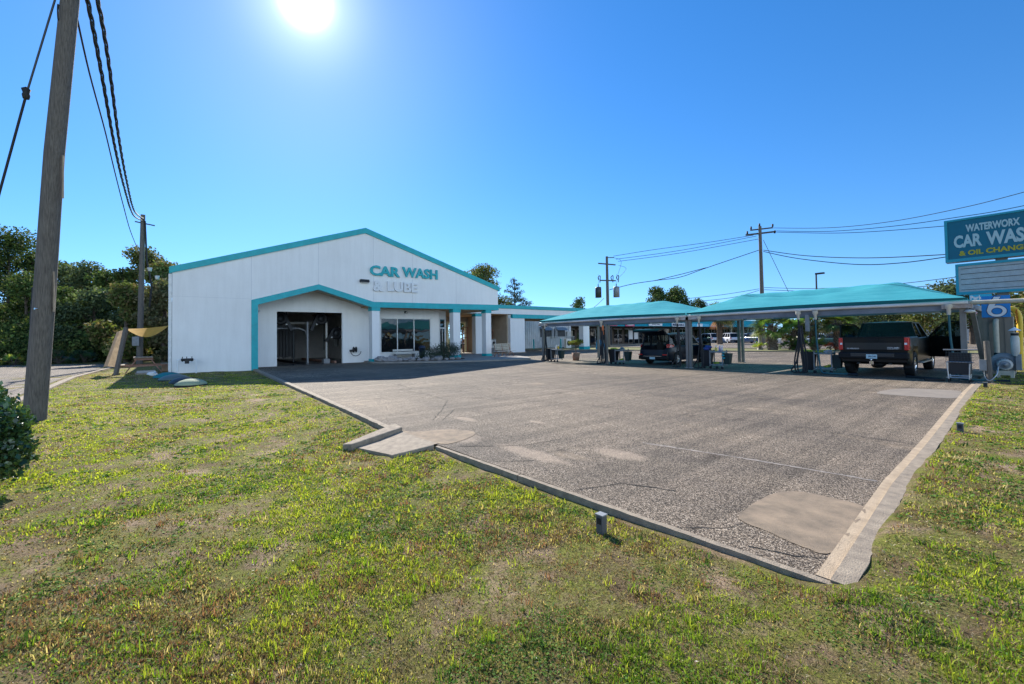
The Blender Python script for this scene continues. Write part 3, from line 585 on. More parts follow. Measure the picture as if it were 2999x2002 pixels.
# dead leaves and pale litter
x, y, rr = scatter(1500, 1.1, 12); P = np.stack([x, y, H(x, y)+0.02], 1); c = np.tile(np.array([0.30, 0.22, 0.14]), (len(x), 1)); t = rng.random(len(x)); c[t > 0.85] = (0.5, 0.44, 0.36); c[t < 0.3] = (0.12, 0.07, 0.04)
V, F, C = leaf_quads(P, 0.024*np.clip(rr/5, 0.8, 2), c, 0.3, 0, 0.5); V = V.reshape(-1, 4, 3); q = V.mean(1, keepdims=True); V[:, :, 2] = q[:, :, 2]+(V[:, :, 2]-q[:, :, 2])*0.3
tag(fast('leaf_litter', V.reshape(-1, 3), F, C, leafmat('dry_leaf', 0.7, 0.15), kind='stuff'), 'scattered dead leaves and pale litter on the lawn', 'leaf litter')
# ================================================================== CAR WASH BUILDING
XF = -29.2
B = thing('car_wash_building', 'white gabled car wash hall with teal trim and an open tunnel bay', 'building', (-38, 11.5, 0))
def bx(name, m, par, *a, **k):
    mb = MB()
    for q in a: mb.box(*q)
    return mb.build(name, m, par, **k)
# front gable wall above and left of the recess
front = [(1.12, -0.15), (4.76, -0.15), (4.76, 3.9), (8.43, 5.0), (11.95, 4.05), (22.68, 4.2), (22.68, 5.62), (11.45, 8.92), (1.12, 5.4)]
wmb = MB().prism(front, 'x', XF-0.30, XF)
wmb.add([(XF-0.3, 1.12, -0.15), (-55, 2.2, -0.15), (-55, 2.4, -0.15), (XF-0.3, 1.34, -0.15), (XF-0.3, 1.12, 5.35), (-55, 2.2, 5.6), (-55, 2.4, 5.6), (XF-0.3, 1.34, 5.35)], [(0, 1, 2, 3), (4, 7, 6, 5), (0, 4, 5, 1), (2, 6, 7, 3), (0, 3, 7, 4), (1, 5, 6, 2)])   # left side wall
wmb.box(-55, -29.5, 22.46, 22.68, 4.2, 5.45)            # right side wall above the porch
wmb.box(-55, -54.8, 2.4, 22.46, -0.15, 5.35)
gable_back = MB()
wall = wmb.build('wall', M_wall, B)
# recess: return at the left, wall with tunnel mouth, shop front
rec = MB(); rec.box(-31.0, -29.5, 4.86, 5.06, -0.15, 4.9)
rec.box(-31.2, -31.0, 4.86, 6.43, 0.0, 4.95); rec.box(-31.2, -31.0, 6.43, 10.50, 3.46, 5.2); rec.box(-31.2, -31.0, 10.50, 13.20, 0.0, 4.6)
rec.box(-31.2, -31.0, 13.20, 17.32, 0.0, 0.60); rec.box(-31.2, -31.0, 13.20, 17.32, 3.15, 4.2); rec.box(-31.2, -31.0, 17.32, 18.1, 0, 4.2)
rec.build('porch_wall', M_wall, B)
# slanted entrance wall and the passage wall behind it
p0, p1 = Vector((-31.1, 18.1, 0)), Vector((-31.95, 19.3, 0)); dv = (p1-p0).normalized(); ln = (p1-p0).length
es = MB()
def onw(t, z): q = p0+dv*t; return (q.x, q.y, z)
def panel(mb, t0, t1, z0, z1, th=0.1, off=0.0):
    nn = Vector((dv.y, -dv.x, 0)); a = [p0+dv*t+nn*o for o in (off, off-th) for t in (t0, t1)]
    V_ = [(q.x, q.y, z) for z in (z0, z1) for q in a]; mb.add(V_, [(0, 1, 3, 2), (4, 6, 7, 5), (0, 4, 5, 1), (2, 3, 7, 6), (0, 2, 6, 4), (1, 5, 7, 3)])
panel(es, 0, 0.22, 0, 4.0); panel(es, 1.27, ln, 0, 4.0); panel(es, 0.22, 1.27, 3.2, 4.0); es.build('entrance_wall', M_wall, B)
dr = MB(); panel(dr, 0.22, 0.29, 0.06, 3.2, 0.08, 0.02); panel(dr, 1.20, 1.27, 0.06, 3.2, 0.08, 0.02); panel(dr, 0.29, 1.20, 2.38, 2.5, 0.08, 0.02); panel(dr, 0.29, 1.20, 3.13, 3.2, 0.08, 0.02); panel(dr, 0.71, 0.78, 0.06, 2.38, 0.08, 0.02); panel(dr, 0.29, 1.20, 0.06, 0.2, 0.08, 0.02)
D = dr.build('door', M_white, B); dg_ = MB(); panel(dg_, 0.29, 0.71, 0.2, 2.38, 0.02, -0.02); panel(dg_, 0.78, 1.20, 0.2, 2.38, 0.02, -0.02); panel(dg_, 0.29, 1.20, 2.5, 3.13, 0.02, -0.02); dg_.build('door_pane', M_glass, D)
hb = MB(); panel(hb, 0.66, 0.69, 1.0, 1.35, 0.03, 0.07); hb.build('door_handle', M_darkgrey, D)
pw_ = MB(); pw_.box(-55, -32.0, 19.2, 19.35, 0, 4.0); pw_.build('passage_wall', M_tan, B)
# roof with teal edge
def ridge(z_off): return [(1.0, 5.45+z_off), (11.45, 9.0+z_off), (22.8, 5.68+z_off)]
rf = MB(); r_ = ridge(0.0); t_ = ridge(0.09); rf.prism([r_[0], r_[1], r_[2], t_[2], t_[1], t_[0]], 'x', -55.1, XF-0.02)
rf.v = [(x, 2.15, z+0.35) if (x < -50 and y < 1.5) else (x, y, z) for x, y, z in rf.v]; ROOF = rf.build('roof', M_tealroof, B)
tr = MB().prism([(0.98, 5.22), (11.45, 8.76), (22.82, 5.46), (22.82, 5.80), (11.45, 9.12), (0.98, 5.56)], 'x', XF-0.03, XF+0.09); tr.build('roof_trim', M_teal, B)
band = [(4.73, -0.12), (5.07, -0.12), (5.07, 3.72), (8.43, 4.79), (11.86, 3.78), (22.72, 3.87), (22.72, 4.31), (11.98, 4.15), (8.43, 5.12), (4.73, 3.98)]
MB().prism(band, 'x', XF-0.34, XF+0.035).build('entrance_band', M_teal, B)
MB().box(-55, -29.55, 22.66, 22.74, 3.87, 4.3).build('side_band', M_teal, B)
# thin panel joints of the stucco, plain grey bars
for a_, b_ in (((4.74, 4.02), (4.74, 6.6)), ((8.43, 5.13), (8.43, 7.95)), ((12.0, 4.17), (12.0, 8.7)), ((14.9, 4.2), (14.9, 7.85)), ((18.6, 4.25), (18.6, 6.8)), ((1.13, 4.04), (4.72, 4.04))):
    MB().bar((XF+0.003, a_[0], a_[1]), (XF+0.003, b_[0], b_[1]), 0.014, 0.008).build('wall_joint', mat('joint_grey', (0.56, 0.56, 0.58), 0.9), B)
# ceilings
ce = MB().prism([(5.06, 3.86), (8.43, 4.9), (11.8, 3.95), (11.8, 4.0), (8.43, 4.96), (5.06, 3.92)], 'x', -31.0, XF-0.34); ce.build('bay_ceiling', M_tan, B)
MB().box(-48, XF-0.34, 11.8, 22.46, 3.84, 3.9).build('porch_ceiling', M_soffit, B)
# tunnel room
tn = MB(); tn.box(-43, -31.2, 4.86, 4.98, 0, 4.6); tn.box(-43, -31.2, 12.9, 13.0, 0, 4.6); tn.box(-43, -42.9, 4.98, 12.9, 0, 4.6); tn.box(-43, -31.2, 4.98, 12.9, 4.5, 4.6); tn.build('tunnel_wall', M_intwall, B)
MB().box(-43, -31.0, 4.98, 12.9, -0.02, 0.008).build('tunnel_floor', mat('wet_dark_concrete', (0.10, 0.10, 0.105), 0.25, var=0.3, vscale=3), B)
for xx in (-36.5, -39.6):
    wf = MB(); wf.box(xx-0.55, xx+0.55, 12.84, 12.89, 1.05, 2.75)
    W_ = wf.build('tunnel_window', M_glass, B); k = MB()
    for o_ in (-0.3, 0.0, 0.3): k.box(xx+o_-0.03, xx+o_+0.03, 12.80, 12.83, 1.05, 2.75)
    k.build('window_bar', M_alu, W_)
# pillars with teal caps and feet
for (x0, x1, y0, y1, zt, foot) in ((-29.78, -29.22, 11.88, 12.42, 3.78, 0.28), (-29.78, -29.22, 18.32, 18.95, 3.82, 0.3), (-29.78, -29.22, 21.42, 21.95, 3.85, 0.3)):
    P_ = bx('pillar', M_wall, B, (x0, x1, y0, y1, foot-0.02, zt-0.24)); bx('pillar_cap', M_teal, P_, (x0-0.03, x1+0.03, y0-0.03, y1+0.03, zt-0.24, zt+0.04)); bx('pillar_foot', M_teal, P_, (x0-0.03, x1+0.03, y0-0.03, y1+0.03, -0.05, foot))
# shop window
wf = MB(); wf.box(-31.05, -30.95, 13.17, 13.27, 0.57, 3.18); wf.box(-31.05, -30.95, 17.26, 17.35, 0.57, 3.18); wf.box(-31.05, -30.95, 13.27, 17.26, 0.57, 0.66); wf.box(-31.05, -30.95, 13.27, 17.26, 3.10, 3.18)
wf.box(-31.03, -30.96, 14.50, 14.56, 0.66, 3.10); wf.box(-31.03, -30.96, 15.86, 15.92, 0.66, 3.10)
WN = wf.build('shop_window', M_white, B)
for a_, b_ in ((13.27, 14.50), (14.56, 15.86), (15.92, 17.26)): bx('window_pane', M_glass, WN, (-31.02, -31.0, a_, b_, 0.66, 3.10))
# dim shop behind the glass
sh = MB(); sh.box(-36, -35.9, 13.0, 19.1, 0, 3.9); sh.box(-36, -31.2, 13.02, 13.1, 0, 3.8); sh.build('shop_wall', mat('dim_brown_shop_wall', (0.14, 0.09, 0.065), 0.9, var=0.3), B)
sc_ = MB(); sc_.box(-34, -33.4, 13.9, 16.6, 0, 1.05); sc_.box(-35.4, -35.0, 14.2, 14.5, 1.0, 2.4); sc_.box(-35.4, -35.0, 15.6, 16.4, 0.6, 2.6); sc_.build('shop_counter', M_darkgrey, B)
# gutter pipe at the left corner
gp = MB(); gp.box(-29.34, -29.22, 0.96, 1.1, 0.15, 5.2); gp.box(-29.34, -29.05, 0.97, 1.09, 0.05, 0.17); gp.build('downpipe', M_white, B)
# lettering
lt = lambda nm, s, m, y, z, wd, hg, th, bd: text(nm, s, m, B, (XF+0.03, y, z), (0, 1, 0), (0, 0, 1), wd, hg, th, bd)
lt('lettering', 'CAR', M_teal, 11.72, 5.94, 2.17, 0.70, 0.10, 0.035); lt('lettering', 'WASH', M_teal, 14.07, 6.0, 2.85, 0.72, 0.10, 0.03)
M_let = mat('painted_over_letters', (0.74, 0.74, 0.74), 0.6)
lt('lettering', '&', M_let, 11.93, 4.88, 0.74, 0.72, 0.09, 0.045); lt('lettering', 'LUBE', M_let, 12.95, 4.92, 2.3, 0.70, 0.10, 0.035)
# small fixtures: wall light, camera, speaker
wl = thing('wall_light', 'dark bronze box floodlight on the gable beside the letter C', 'wall light', (XF, 11.35, 5.5))
MB().add([(XF, 11.04, 5.62), (XF, 11.64, 5.62), (XF+0.18, 11.64, 5.62), (XF+0.18, 11.04, 5.62), (XF, 11.04, 5.42), (XF, 11.64, 5.42), (XF+0.24, 11.64, 5.45), (XF+0.24, 11.04, 5.45)], [(0, 1, 2, 3), (4, 7, 6, 5), (0, 3, 7, 4), (1, 5, 6, 2), (2, 6, 7, 3), (0, 4, 5, 1)]).build('housing', M_dark, wl, bevel=0.01)
bx('lens', M_offwhite, wl, (XF+0.03, XF+0.2, 11.07, 11.61, 5.40, 5.425))
cm = thing('security_camera', 'small white camera under the teal arch at the tunnel corner', 'camera', (-29.6, 5.15, 3.4))
bx('bracket', M_white, cm, (-29.7, -29.55, 5.06, 5.1, 3.36, 3.44)); MB().cyl((-29.62, 5.1, 3.40), (-29.42, 5.22, 3.36), 0.035).build('camera_body', M_white, cm)
pl = thing('porch_lamp', 'tiny dark round lamp on the wall above the shop window', 'lamp', (-31, 15.2, 3.6))
MB().cyl((-31.0, 15.2, 3.62), (-30.84, 15.2, 3.6), 0.09).build('lamp_body', M_darkgrey, pl); MB().cyl((-30.84, 15.2, 3.6), (-30.74, 15.2, 3.56), 0.06, 0.1).build('lamp_shade', M_offwhite, pl)

# hose reel on the wall between tunnel and pillar
hr = thing('hose_reel', 'black hose reel on the white wall right of the tunnel mouth', 'hose reel', (-30.9, 11.3, 0.9))
MB().lathe([(0.0, -0.10), (0.2, -0.10), (0.2, -0.07), (0.09, -0.07), (0.09, 0.07), (0.2, 0.07), (0.2, 0.10), (0, 0.10)], (-30.8, 11.28, 0.92), 16, 'y').build('reel_drum', M_dark, hr)
bx('bracket', M_dark, hr, (-31.0, -30.72, 10.98, 11.22, 0.78, 0.92)); MB().tube([(-30.78, 10.98+0.36+0.36*math.cos(a), 0.8+0.32*math.sin(a)) for a in np.linspace(math.pi, 2*math.pi, 12)], 0.02, 6).build('hose', M_black, hr)
# bench, bin, rocks, shrub and island slab
slab = [(-31.0, 12.0), (-28.95, 11.75), (-28.3, 12.1), (-26.0, 14.4), (-24.4, 17.2), (-23.4, 20.2), (-23.5, 21.1), (-25.5, 22.6), (-31, 24.5), (-46, 24.9), (-46, 19.3), (-31, 18.2)]
mb = MB().prism(slab, 'z', -0.1, 0.10); struct(mb.build('porch_pavement', mat('pavement_concrete', (0.30, 0.27, 0.235), 0.9, var=0.25, vscale=3, bump=0.4, bscale=60)))  # grey-tan concrete of the porch pavement
bed = smooth_poly([(-30.7, 12.5), (-28.9, 12.3), (-27.2, 14.0), (-26.2, 16.2), (-26.9, 17.8), (-28.6, 17.6), (-30.5, 16.8)], 4)
mb = MB().prism(bed, 'z', 0.09, 0.15); struct(mb.build('planting_bed', mat('dark_bark_mulch', (0.07, 0.05, 0.035), 0.95, var=0.4, vscale=14, bump=0.8, bscale=60)))
M_rock = mat('pale_grey_rock', (0.34, 0.32, 0.31), 0.85, col2=(0.19, 0.18, 0.18), vscale=5, bump=0.6, bscale=18)
rn = random.Random(8)
RK = [(-28.75, 12.25, .34, 'flat pale slab of rock at the foot of the first teal pillar'), (-28.45, 12.55, .28, 'squat grey rock beside the slab rock by the pillar'), (-28.2, 12.9, .36, 'widest pale rock of the border near the pillar'), (-28.55, 12.95, .22, 'small rock lying on the larger border rocks'),
      (-27.9, 13.25, .22, 'round grey rock in the border below the bench end'), (-27.65, 13.6, .2, 'small grey border rock left of the bench middle'), (-27.4, 13.9, .24, 'low pale rock in front of the bench'), (-27.15, 14.3, .17, 'small dull border rock in front of the bench'),
      (-26.95, 14.7, .26, 'bright flat border rock right of the bench'), (-26.75, 15.1, .16, 'smallest border rock before the shrub'), (-26.55, 15.45, .3, 'bluish square rock standing at the front of the shrub'), (-26.4, 15.95, .15, 'little rock under the shrub edge'), (-26.35, 16.4, .17, 'grey pebble-like rock right of the shrub centre'), (-26.5, 17.0, .15, 'last little rock at the right end of the border')]
for i, (x, y, r_, lb) in enumerate(RK):
    o = MB().blob((x, y, 0.12+r_*0.4), (r_*1.0, r_*1.15, r_*0.62), i, 9, 6, 0.22).build('rock', M_rock); tag(o, lb, 'rock', 'rocks edging the planting bed')
bn = thing('garden_bench', 'grey wooden bench against the wall below the shop window', 'bench', (-30.4, 14.9, 0.15))
for k in range(3): bx('seat_slat', M_offwhite, bn, (-30.6+k*0.16, -30.47+k*0.16, 14.0, 15.6, 0.5, 0.54))
for k in range(3): bx('back_slat', M_offwhite, bn, (-30.66, -30.63, 14.0, 15.6, 0.3+k*0.2-0.0, 0.44+k*0.2))
for y_ in (14.05, 15.5): bx('leg', M_grey, bn, (-30.6, -30.15, y_, y_+0.06, 0.14, 0.5))
bi = thing('litter_bin', 'dark blue litter bin in front of the right shop window pane', 'bin', (-30.2, 16.15, 0.12))
MB().lathe([(0.0, 0), (0.2, 0), (0.25, 0.75), (0.27, 0.75), (0.27, 0.8), (0.2, 0.92), (0.0, 0.95)], (-30.2, 16.15, 0.14), 16).build('bin_body', mat('dark_blue_plastic', (0.015, 0.03, 0.07), 0.5), bi)

# drying equipment inside the tunnel mouth
DG = thing('wash_gantry', 'pale steel gantry with posts and cross pipes inside the tunnel mouth', 'gantry', (-33.2, 9, 0))
for y_, m_ in ((8.78, M_grey), (10.05, M_offwhite)): bx('gantry_post', m_, DG, (-33.1, -32.98, y_-0.055, y_+0.055, 0, 2.9))
bx('cross_beam', M_offwhite, DG, (-35.5, -35.4, 6.0, 10.2, 2.82, 2.98)); MB().tube([(-33.4, 5.1, 2.45), (-33.4, 8.3, 2.45), (-33.3, 8.7, 2.3), (-33.2, 8.8, 1.9)], 0.06, 8).build('cross_pipe', M_grey, DG)
MB().tube([(-34, 8.1, 0.1), (-34, 8.1, 2.6)], 0.05, 8).build('gantry_pipe', M_darkgrey, DG); MB().tube([(-34.2, 7.7, 0.9), (-34.2, 7.7, 3.9)], 0.025, 6).build('gantry_pipe', M_darkgrey, DG); MB().tube([(-34.5, 10.3, 0.9), (-34.5, 10.3, 2.9)], 0.025, 6).build('gantry_pipe', M_darkgrey, DG)
for k, (x, y, z, ax, ay, az, lb) in enumerate(((-33, 7.05, 3.12, -33, 7.75, 2.3, 'left black ring blower hanging at the top of the tunnel mouth'), (-33, 9.7, 3.14, -33, 9.0, 2.3, 'middle black ring blower at the top of the tunnel mouth'), (-33, 10.75, 2.1, -33, 10.0, 1.5, 'lower right black ring blower on the gantry post'))):
    t = thing('ring_blower', lb, 'blower', (x, y, z), 'black ring blowers in the tunnel'); MB().lathe([(0.2, -0.12), (0.40, -0.16), (0.46, 0.0), (0.40, 0.16), (0.2, 0.12), (0.2, -0.12)], (x, y, z), 24, 'x').build('ring', M_dark, t); MB().lathe([(0, 0.06), (0.2, 0.06), (0.2, -0.06), (0, -0.06)], (x, y, z), 18, 'x').build('motor', M_darkgrey, t)
    MB().bar((x, y+0.3*(1 if k == 0 else -1), z+0.1), (ax, ay, az), 0.2, 0.24, upv=(1, 0, 0)).build('nozzle', M_dark, t); MB().box(x+0.12, x+0.14, (y+ay)/2-0.04, (y+ay)/2+0.06, (z+az)/2-0.04, (z+az)/2+0.04).build('rating_plate', M_whites, t)
cu = thing('brush_curtain', 'tall black hanging brush curtain at the left inside the tunnel', 'brush', (-35.5, 6.6, 0)); cm_ = MB()
for k in range(16): cm_.box(-35.6, -35.35, 5.2+k*0.21, 5.38+k*0.21, 0.35+0.05*(k % 3), 2.6)
cm_.build('bristle_strips', M_dark, cu); bx('curtain_rail', M_darkgrey, cu, (-35.6, -35.3, 5.1, 8.7, 2.6, 2.72))
cv = thing('conveyor_guide', 'low rusty red conveyor rail crossing the tunnel floor', 'rail', (-32.5, 9, 0)); bx('rail', M_redwood, cv, (-40, -31.6, 10.15, 10.28, 0.02, 0.16)); bx('rail', M_darkgrey, cv, (-40, -31.6, 8.3, 8.4, 0.02, 0.14)); bx('roller_box', M_grey, cv, (-32.6, -32.1, 9.6, 10.0, 0.02, 0.3))
# ================================================================== VEGETATION
def crown(name, blobs, n, size, cols, parent, m, seed=0, upb=0.0, shell=0.55, aspect=0.6):
    """leaves spread through a set of ellipsoid clumps; cols is a list of leaf colours"""
    global rng; rng = np.random.default_rng(seed+100)
    bl = np.array(blobs, float); vol = bl[:, 3]*bl[:, 3]*bl[:, 4]; pk = rng.choice(len(bl), n, p=vol/vol.sum()); d = unit(n)
    rad = rng.random(n)**shell*rng.uniform(0.82, 1.12, n); c = bl[pk]
    P = c[:, :3]+d*rad[:, None]*np.stack([c[:, 3], c[:, 3], c[:, 4]], 1)
    cl = np.array(cols)[rng.integers(0, len(cols), n)]*(rng.uniform(0.75, 1.25, len(bl))[pk])[:, None]
    V_, F_, C_ = leaf_quads(P, size, cl, 0.35, upb, aspect); return fast(name, V_, F_, C_, m, parent)
M_leafdark = leafmat('dark_evergreen_leaf', 0.7, 0.22, 0.1, tgain=1.6)
M_leafgloss = leafmat('glossy_shrub_leaf', 0.28, 0.15, 0.6, tgain=1.5)
G1 = [(0.06, 0.10, 0.028), (0.085, 0.125, 0.035), (0.04, 0.07, 0.024), (0.12, 0.14, 0.045)]
G2 = [(0.12, 0.15, 0.045), (0.17, 0.19, 0.06), (0.08, 0.11, 0.035), (0.19, 0.15, 0.07)]
G3 = [(0.08, 0.11, 0.055), (0.11, 0.14, 0.06), (0.055, 0.08, 0.045)]
def tree(name, label, x, y, h, w_, seed, cols=G1, n=9000, size=0.28, group=None, trunk=0.16, low=0.12, spread=1.0, m=None, nb=16, top=1.0, lean=0.0, z0=0.0):
    rn = random.Random(seed); T = thing(name, label, 'tree', (x, y, z0), group); blobs = []
    for k in range(nb):
        u_ = (k+0.5)/nb; z = h*(low+(0.93-low)*u_); prof = math.sin(math.pi*min(1, (u_*0.86+0.16)))**0.7; a = rn.uniform(0, 6.28); rr = w_*0.5*prof*rn.uniform(0.25, 0.85)*spread
        br = w_*rn.uniform(0.14, 0.25); blobs.append((x+lean*z+math.cos(a)*rr, y+math.sin(a)*rr, z0+z, br, br*rn.uniform(0.5, 0.8)))
    tb = MB(); tp = [(x+lean*q*h+rn.uniform(-.1, .1)*q*w_*0.2, y+rn.uniform(-.1, .1)*q*w_*0.2, z0+q*h) for q in (0, 0.2, 0.4, 0.6, 0.8, 0.95)]; tp[0] = (x, y, z0-0.2)
    tb.tube(tp, [trunk*(1-0.8*q) for q in (0, .2, .4, .6, .8, 1)], 8); tb.build('trunk', M_bark, T); lb = MB()
    for b in blobs:
        q = max(0.15, min(0.85, (b[2]-z0)/h-0.12)); i = q*5; s_ = Vector(tp[int(i)]).lerp(Vector(tp[min(5, int(i)+1)]), i-int(i)); e_ = Vector(b[:3]); mid = s_.lerp(e_, 0.5)+Vector((0, 0, -0.03*h))
        lb.tube([s_, mid, e_], [trunk*0.32, trunk*0.2, trunk*0.06], 5)
    lb.build('limbs', M_bark, T); crown('crown', blobs, n, size, cols, T, m or M_leafdark, seed); return T
# wood on the left, beyond the side road
TL = [(-77.2, -12.3, 15.6, 12, 'broad dark evergreen at the left edge, tallest of the wood', G1, 17000), (-81.3, -10.9, 13.9, 9, 'tall layered dark tree just left of the big pole', G1, 12000), (-76.8, -14.8, 13.6, 10, 'dark evergreen cut by the left edge of the picture', G1, 9000), (-76.4, -8.0, 11.8, 7.5, 'dark tree crown showing just right of the big pole', G1, 9000),
      (-72.6, -6.6, 11.3, 7, 'airy tree with thin topmost branches right of the big pole', G3, 7000), (-68.7, -5.0, 10.8, 7.2, 'rounded grey-green tree in the dip of the wood', G3, 10000), (-64.7, -3.2, 9.9, 7, 'dense dark tree midway between the two wooden poles', G1, 10000), (-60.8, -1.8, 9.7, 6, 'dense dark tree touching the service pole from the left', G1, 9000),
      (-64.8, -0.3, 12.8, 7.5, 'tall open-branched tree behind the service pole', G2, 9000), (-55.7, 1.6, 10.0, 5.5, 'olive tree between the service pole and the hall corner', G2, 8000), (-50.2, -1.2, 6.9, 5.4, 'rounded sunlit-edged tree in front of the wood by the service pole', G2, 10000),
      (-48.4, 1.3, 7.2, 4.6, 'pale-leaved bushy tree at the hall corner', [(0.17, 0.15, 0.08), (0.12, 0.13, 0.06)], 6000), (-64.4, -9.0, 8.5, 8, 'low dark tree under the tallest evergreen', G1, 9000), (-59.1, -5.8, 7.2, 7, 'lowest dark tree of the middle wood above the road', G1, 9000), (-56.1, -3.6, 6.6, 6.5, 'dark tree with bare twigs in front of the wood', G3, 8000)]
for i, (x, y, h, w_, lb, cl, n) in enumerate(TL): tree('evergreen_tree', lb, x, y, h, w_, 20+i, cl, n, 0.30, 'trees of the wood beyond the side road', 0.2, low=0.05 if h < 10 else 0.12)
# understorey in front of the wood
o_ = []
rng = np.random.default_rng(5)
bl = [(-52.0-abs(math.sin(i*3.1))*3, -20+i*0.92, 0.9+0.5*math.sin(i*2.3), 1.3, 1.5) for i in range(25)]
us = crown('undergrowth', bl, 20000, 0.26, G1, None, M_leafdark, 77); us['kind'] = 'stuff'; tag(us, 'dark tangled undergrowth filling the foot of the wood', 'undergrowth')
bl = [(-78-abs(math.sin(i*1.7))*4, -34+i*2.2, 3.2+1.5*math.sin(i*1.3), 3.2, 3.6) for i in range(20)]
us = crown('far_wood', bl, 22000, 0.5, G1, None, M_leafdark, 78); us['kind'] = 'stuff'; tag(us, 'dark mass of trees filling the back of the left wood', 'wood')
# bare twigs
def fan_plant(name, label, x, y, r_, nf, seed, col, cat='palmetto', group=None, z0=0.0, m=None):
    """palmetto: stalks each ending in a fan of narrow leaflets"""
    rn = random.Random(seed); T = thing(name, label, cat, (x, y, z0), group); V_, F_, C_ = [], [], []; st = MB()
    for k in range(nf):
        a = rn.uniform(0, 6.28); el = rn.uniform(0.25, 1.35); L_ = r_*rn.uniform(0.5, 0.8); d = Vector((math.cos(a)*math.cos(el), math.sin(a)*math.cos(el), math.sin(el))); e = Vector((x, y, z0+0.1))+d*L_
        st.tube([(x, y, z0+0.05), Vector((x, y, z0+0.1))+d*L_*0.5+Vector((0, 0, 0.04)), e], 0.012, 4); fan(V_, F_, C_, e, d, r_*rn.uniform(0.35, 0.5), 13, rn, col)
    st.build('stalks', M_bark, T); fast('fronds', np.array(V_), np.array(F_), np.array(C_), m or M_palm, T); return T
def fan(V_, F_, C_, c, d, L_, nl, rn, col, droop=0.25):
    d = d.normalized(); s_ = d.cross(Vector((0, 0, 1))); s_ = s_.normalized() if s_.length > 0.05 else Vector((1, 0, 0)); cl = [q*rn.uniform(0.7, 1.3) for q in col]; roll = rn.uniform(-0.7, 0.7); n_ = s_.cross(d); s2 = s_*math.cos(roll)+n_*math.sin(roll)
    for j in range(nl):
        a = (j/(nl-1)-0.5)*3.6; dr = (d*math.cos(a)+s2*math.sin(a)).normalized(); l = L_*(0.75+0.25*math.cos(a))*rn.uniform(0.9, 1.1); wv = dr.cross(s2.cross(d)).normalized()*L_*0.05; b = len(V_)
        m1 = c+dr*l*0.55; tp = c+dr*l+Vector((0, 0, -droop*l)); V_ += [tuple(c-wv*0.4), tuple(c+wv*0.4), tuple(m1+wv), tuple(m1-wv)]; F_.append((b, b+1, b+2, b+3)); C_.append(cl)
        b = len(V_); V_ += [tuple(m1-wv), tuple(m1+wv), tuple(tp+wv*0.1), tuple(tp-wv*0.1)]; F_.append((b, b+1, b+2, b+3)); C_.append([q*rn.uniform(0.8, 1.2) for q in cl])
M_palm = leafmat('palm_leaflet', 0.4, 0.35, 0.4, tgain=1.6)
PG = (0.06, 0.11, 0.03)
for i, (x, y, r_, nf, col, lb) in enumerate([(-48.5, -9.3, 1.3, 26, (0.07, 0.12, 0.03), 'wide palmetto clump at the left edge before the road bend'), (-50, -7.6, 0.9, 14, (0.25, 0.28, 0.05), 'small yellow-green palmetto just right of the big pole'), (-51, -5.3, 1.2, 20, (0.035, 0.08, 0.04), 'left of the two bluish palmettos in the shade of the wood'), (-51, -3.8, 1.15, 20, (0.035, 0.08, 0.04), 'right of the two bluish palmettos in the shade of the wood')]):
    fan_plant('palmetto', lb, x, y, r_, nf, i+3, col, group='palmettos at the foot of the wood')
tree('bush', 'grey-green rounded bush at the far left behind the road', -53, -13.2, 4.2, 5.5, 60, [(0.11, 0.12, 0.08), (0.07, 0.09, 0.05)], 7000, 0.22, None, 0.06, low=0.05)['category'] = 'bush'
# clipped hedge shrub, glossy leaves, in the left foreground
hs_ = thing('hedge_shrub', 'glossy dark-leaved clipped shrub cut by the left edge of the picture', 'shrub', (-7.75, -1.55, 0))
bl = [(-7.72, -1.40, 0.50, 0.33, 0.34), (-7.45, -1.22, 0.72, 0.26, 0.24), (-7.4, -1.15, 0.42, 0.22, 0.3), (-7.65, -1.32, 0.95, 0.2, 0.16), (-7.95, -1.8, 0.85, 0.4, 0.32), (-7.6, -1.35, 0.35, 0.26, 0.3), (-8.1, -1.5, 0.6, 0.42, 0.4), (-7.6, -1.75, 0.5, 0.4, 0.45), (-7.7, -1.5, 0.22, 0.22, 0.25), (-7.85, -1.5, 1.06, 0.24, 0.16)]
crown('foliage', bl, 19000, 0.062, [(0.03, 0.07, 0.025), (0.05, 0.11, 0.03), (0.09, 0.16, 0.04), (0.035, 0.085, 0.04)], hs_, M_leafgloss, 9, shell=0.33, aspect=0.65)
st = MB(); rn = random.Random(3)
for k in range(9):
    a = rn.uniform(0, 6.28); st.tube([(-7.75+0.05*math.cos(a), -1.5+0.05*math.sin(a), -0.15), (-7.75+0.3*math.cos(a), -1.5+0.3*math.sin(a), 0.7)], [0.02, 0.008], 5)
st.build('stems', M_bark, hs_)
# shrub in the planting bed
sb = thing('bed_shrub', 'feathery dark green shrub growing in the bed before the shop door', 'shrub', (-27.2, 16.0, 0.1))
bl = [(-27.2, 15.2, 0.6, 0.75, 0.5), (-27.0, 16.2, 0.75, 0.95, 0.62), (-27.3, 17.2, 0.75, 0.7, 0.6), (-26.9, 15.7, 0.35, 0.8, 0.35), (-27.5, 14.7, 0.4, 0.5, 0.3)]
crown('foliage', bl, 9000, 0.09, [(0.05, 0.08, 0.06), (0.035, 0.06, 0.04), (0.09, 0.12, 0.08)], sb, M_leafdark, 12, aspect=0.3)
st = MB(); rn = random.Random(13)
for k in range(30):
    a = rn.uniform(0, 6.28); l = rn.uniform(0.5, 1.15); st.tube([(-27.1, 16.0+rn.uniform(-.5, .5), 0.1), (-27.1+l*math.cos(a), 16+l*1.4*math.sin(a), rn.uniform(0.8, 1.4))], [0.015, 0.004], 4)
st.build('stems', M_bark, sb)
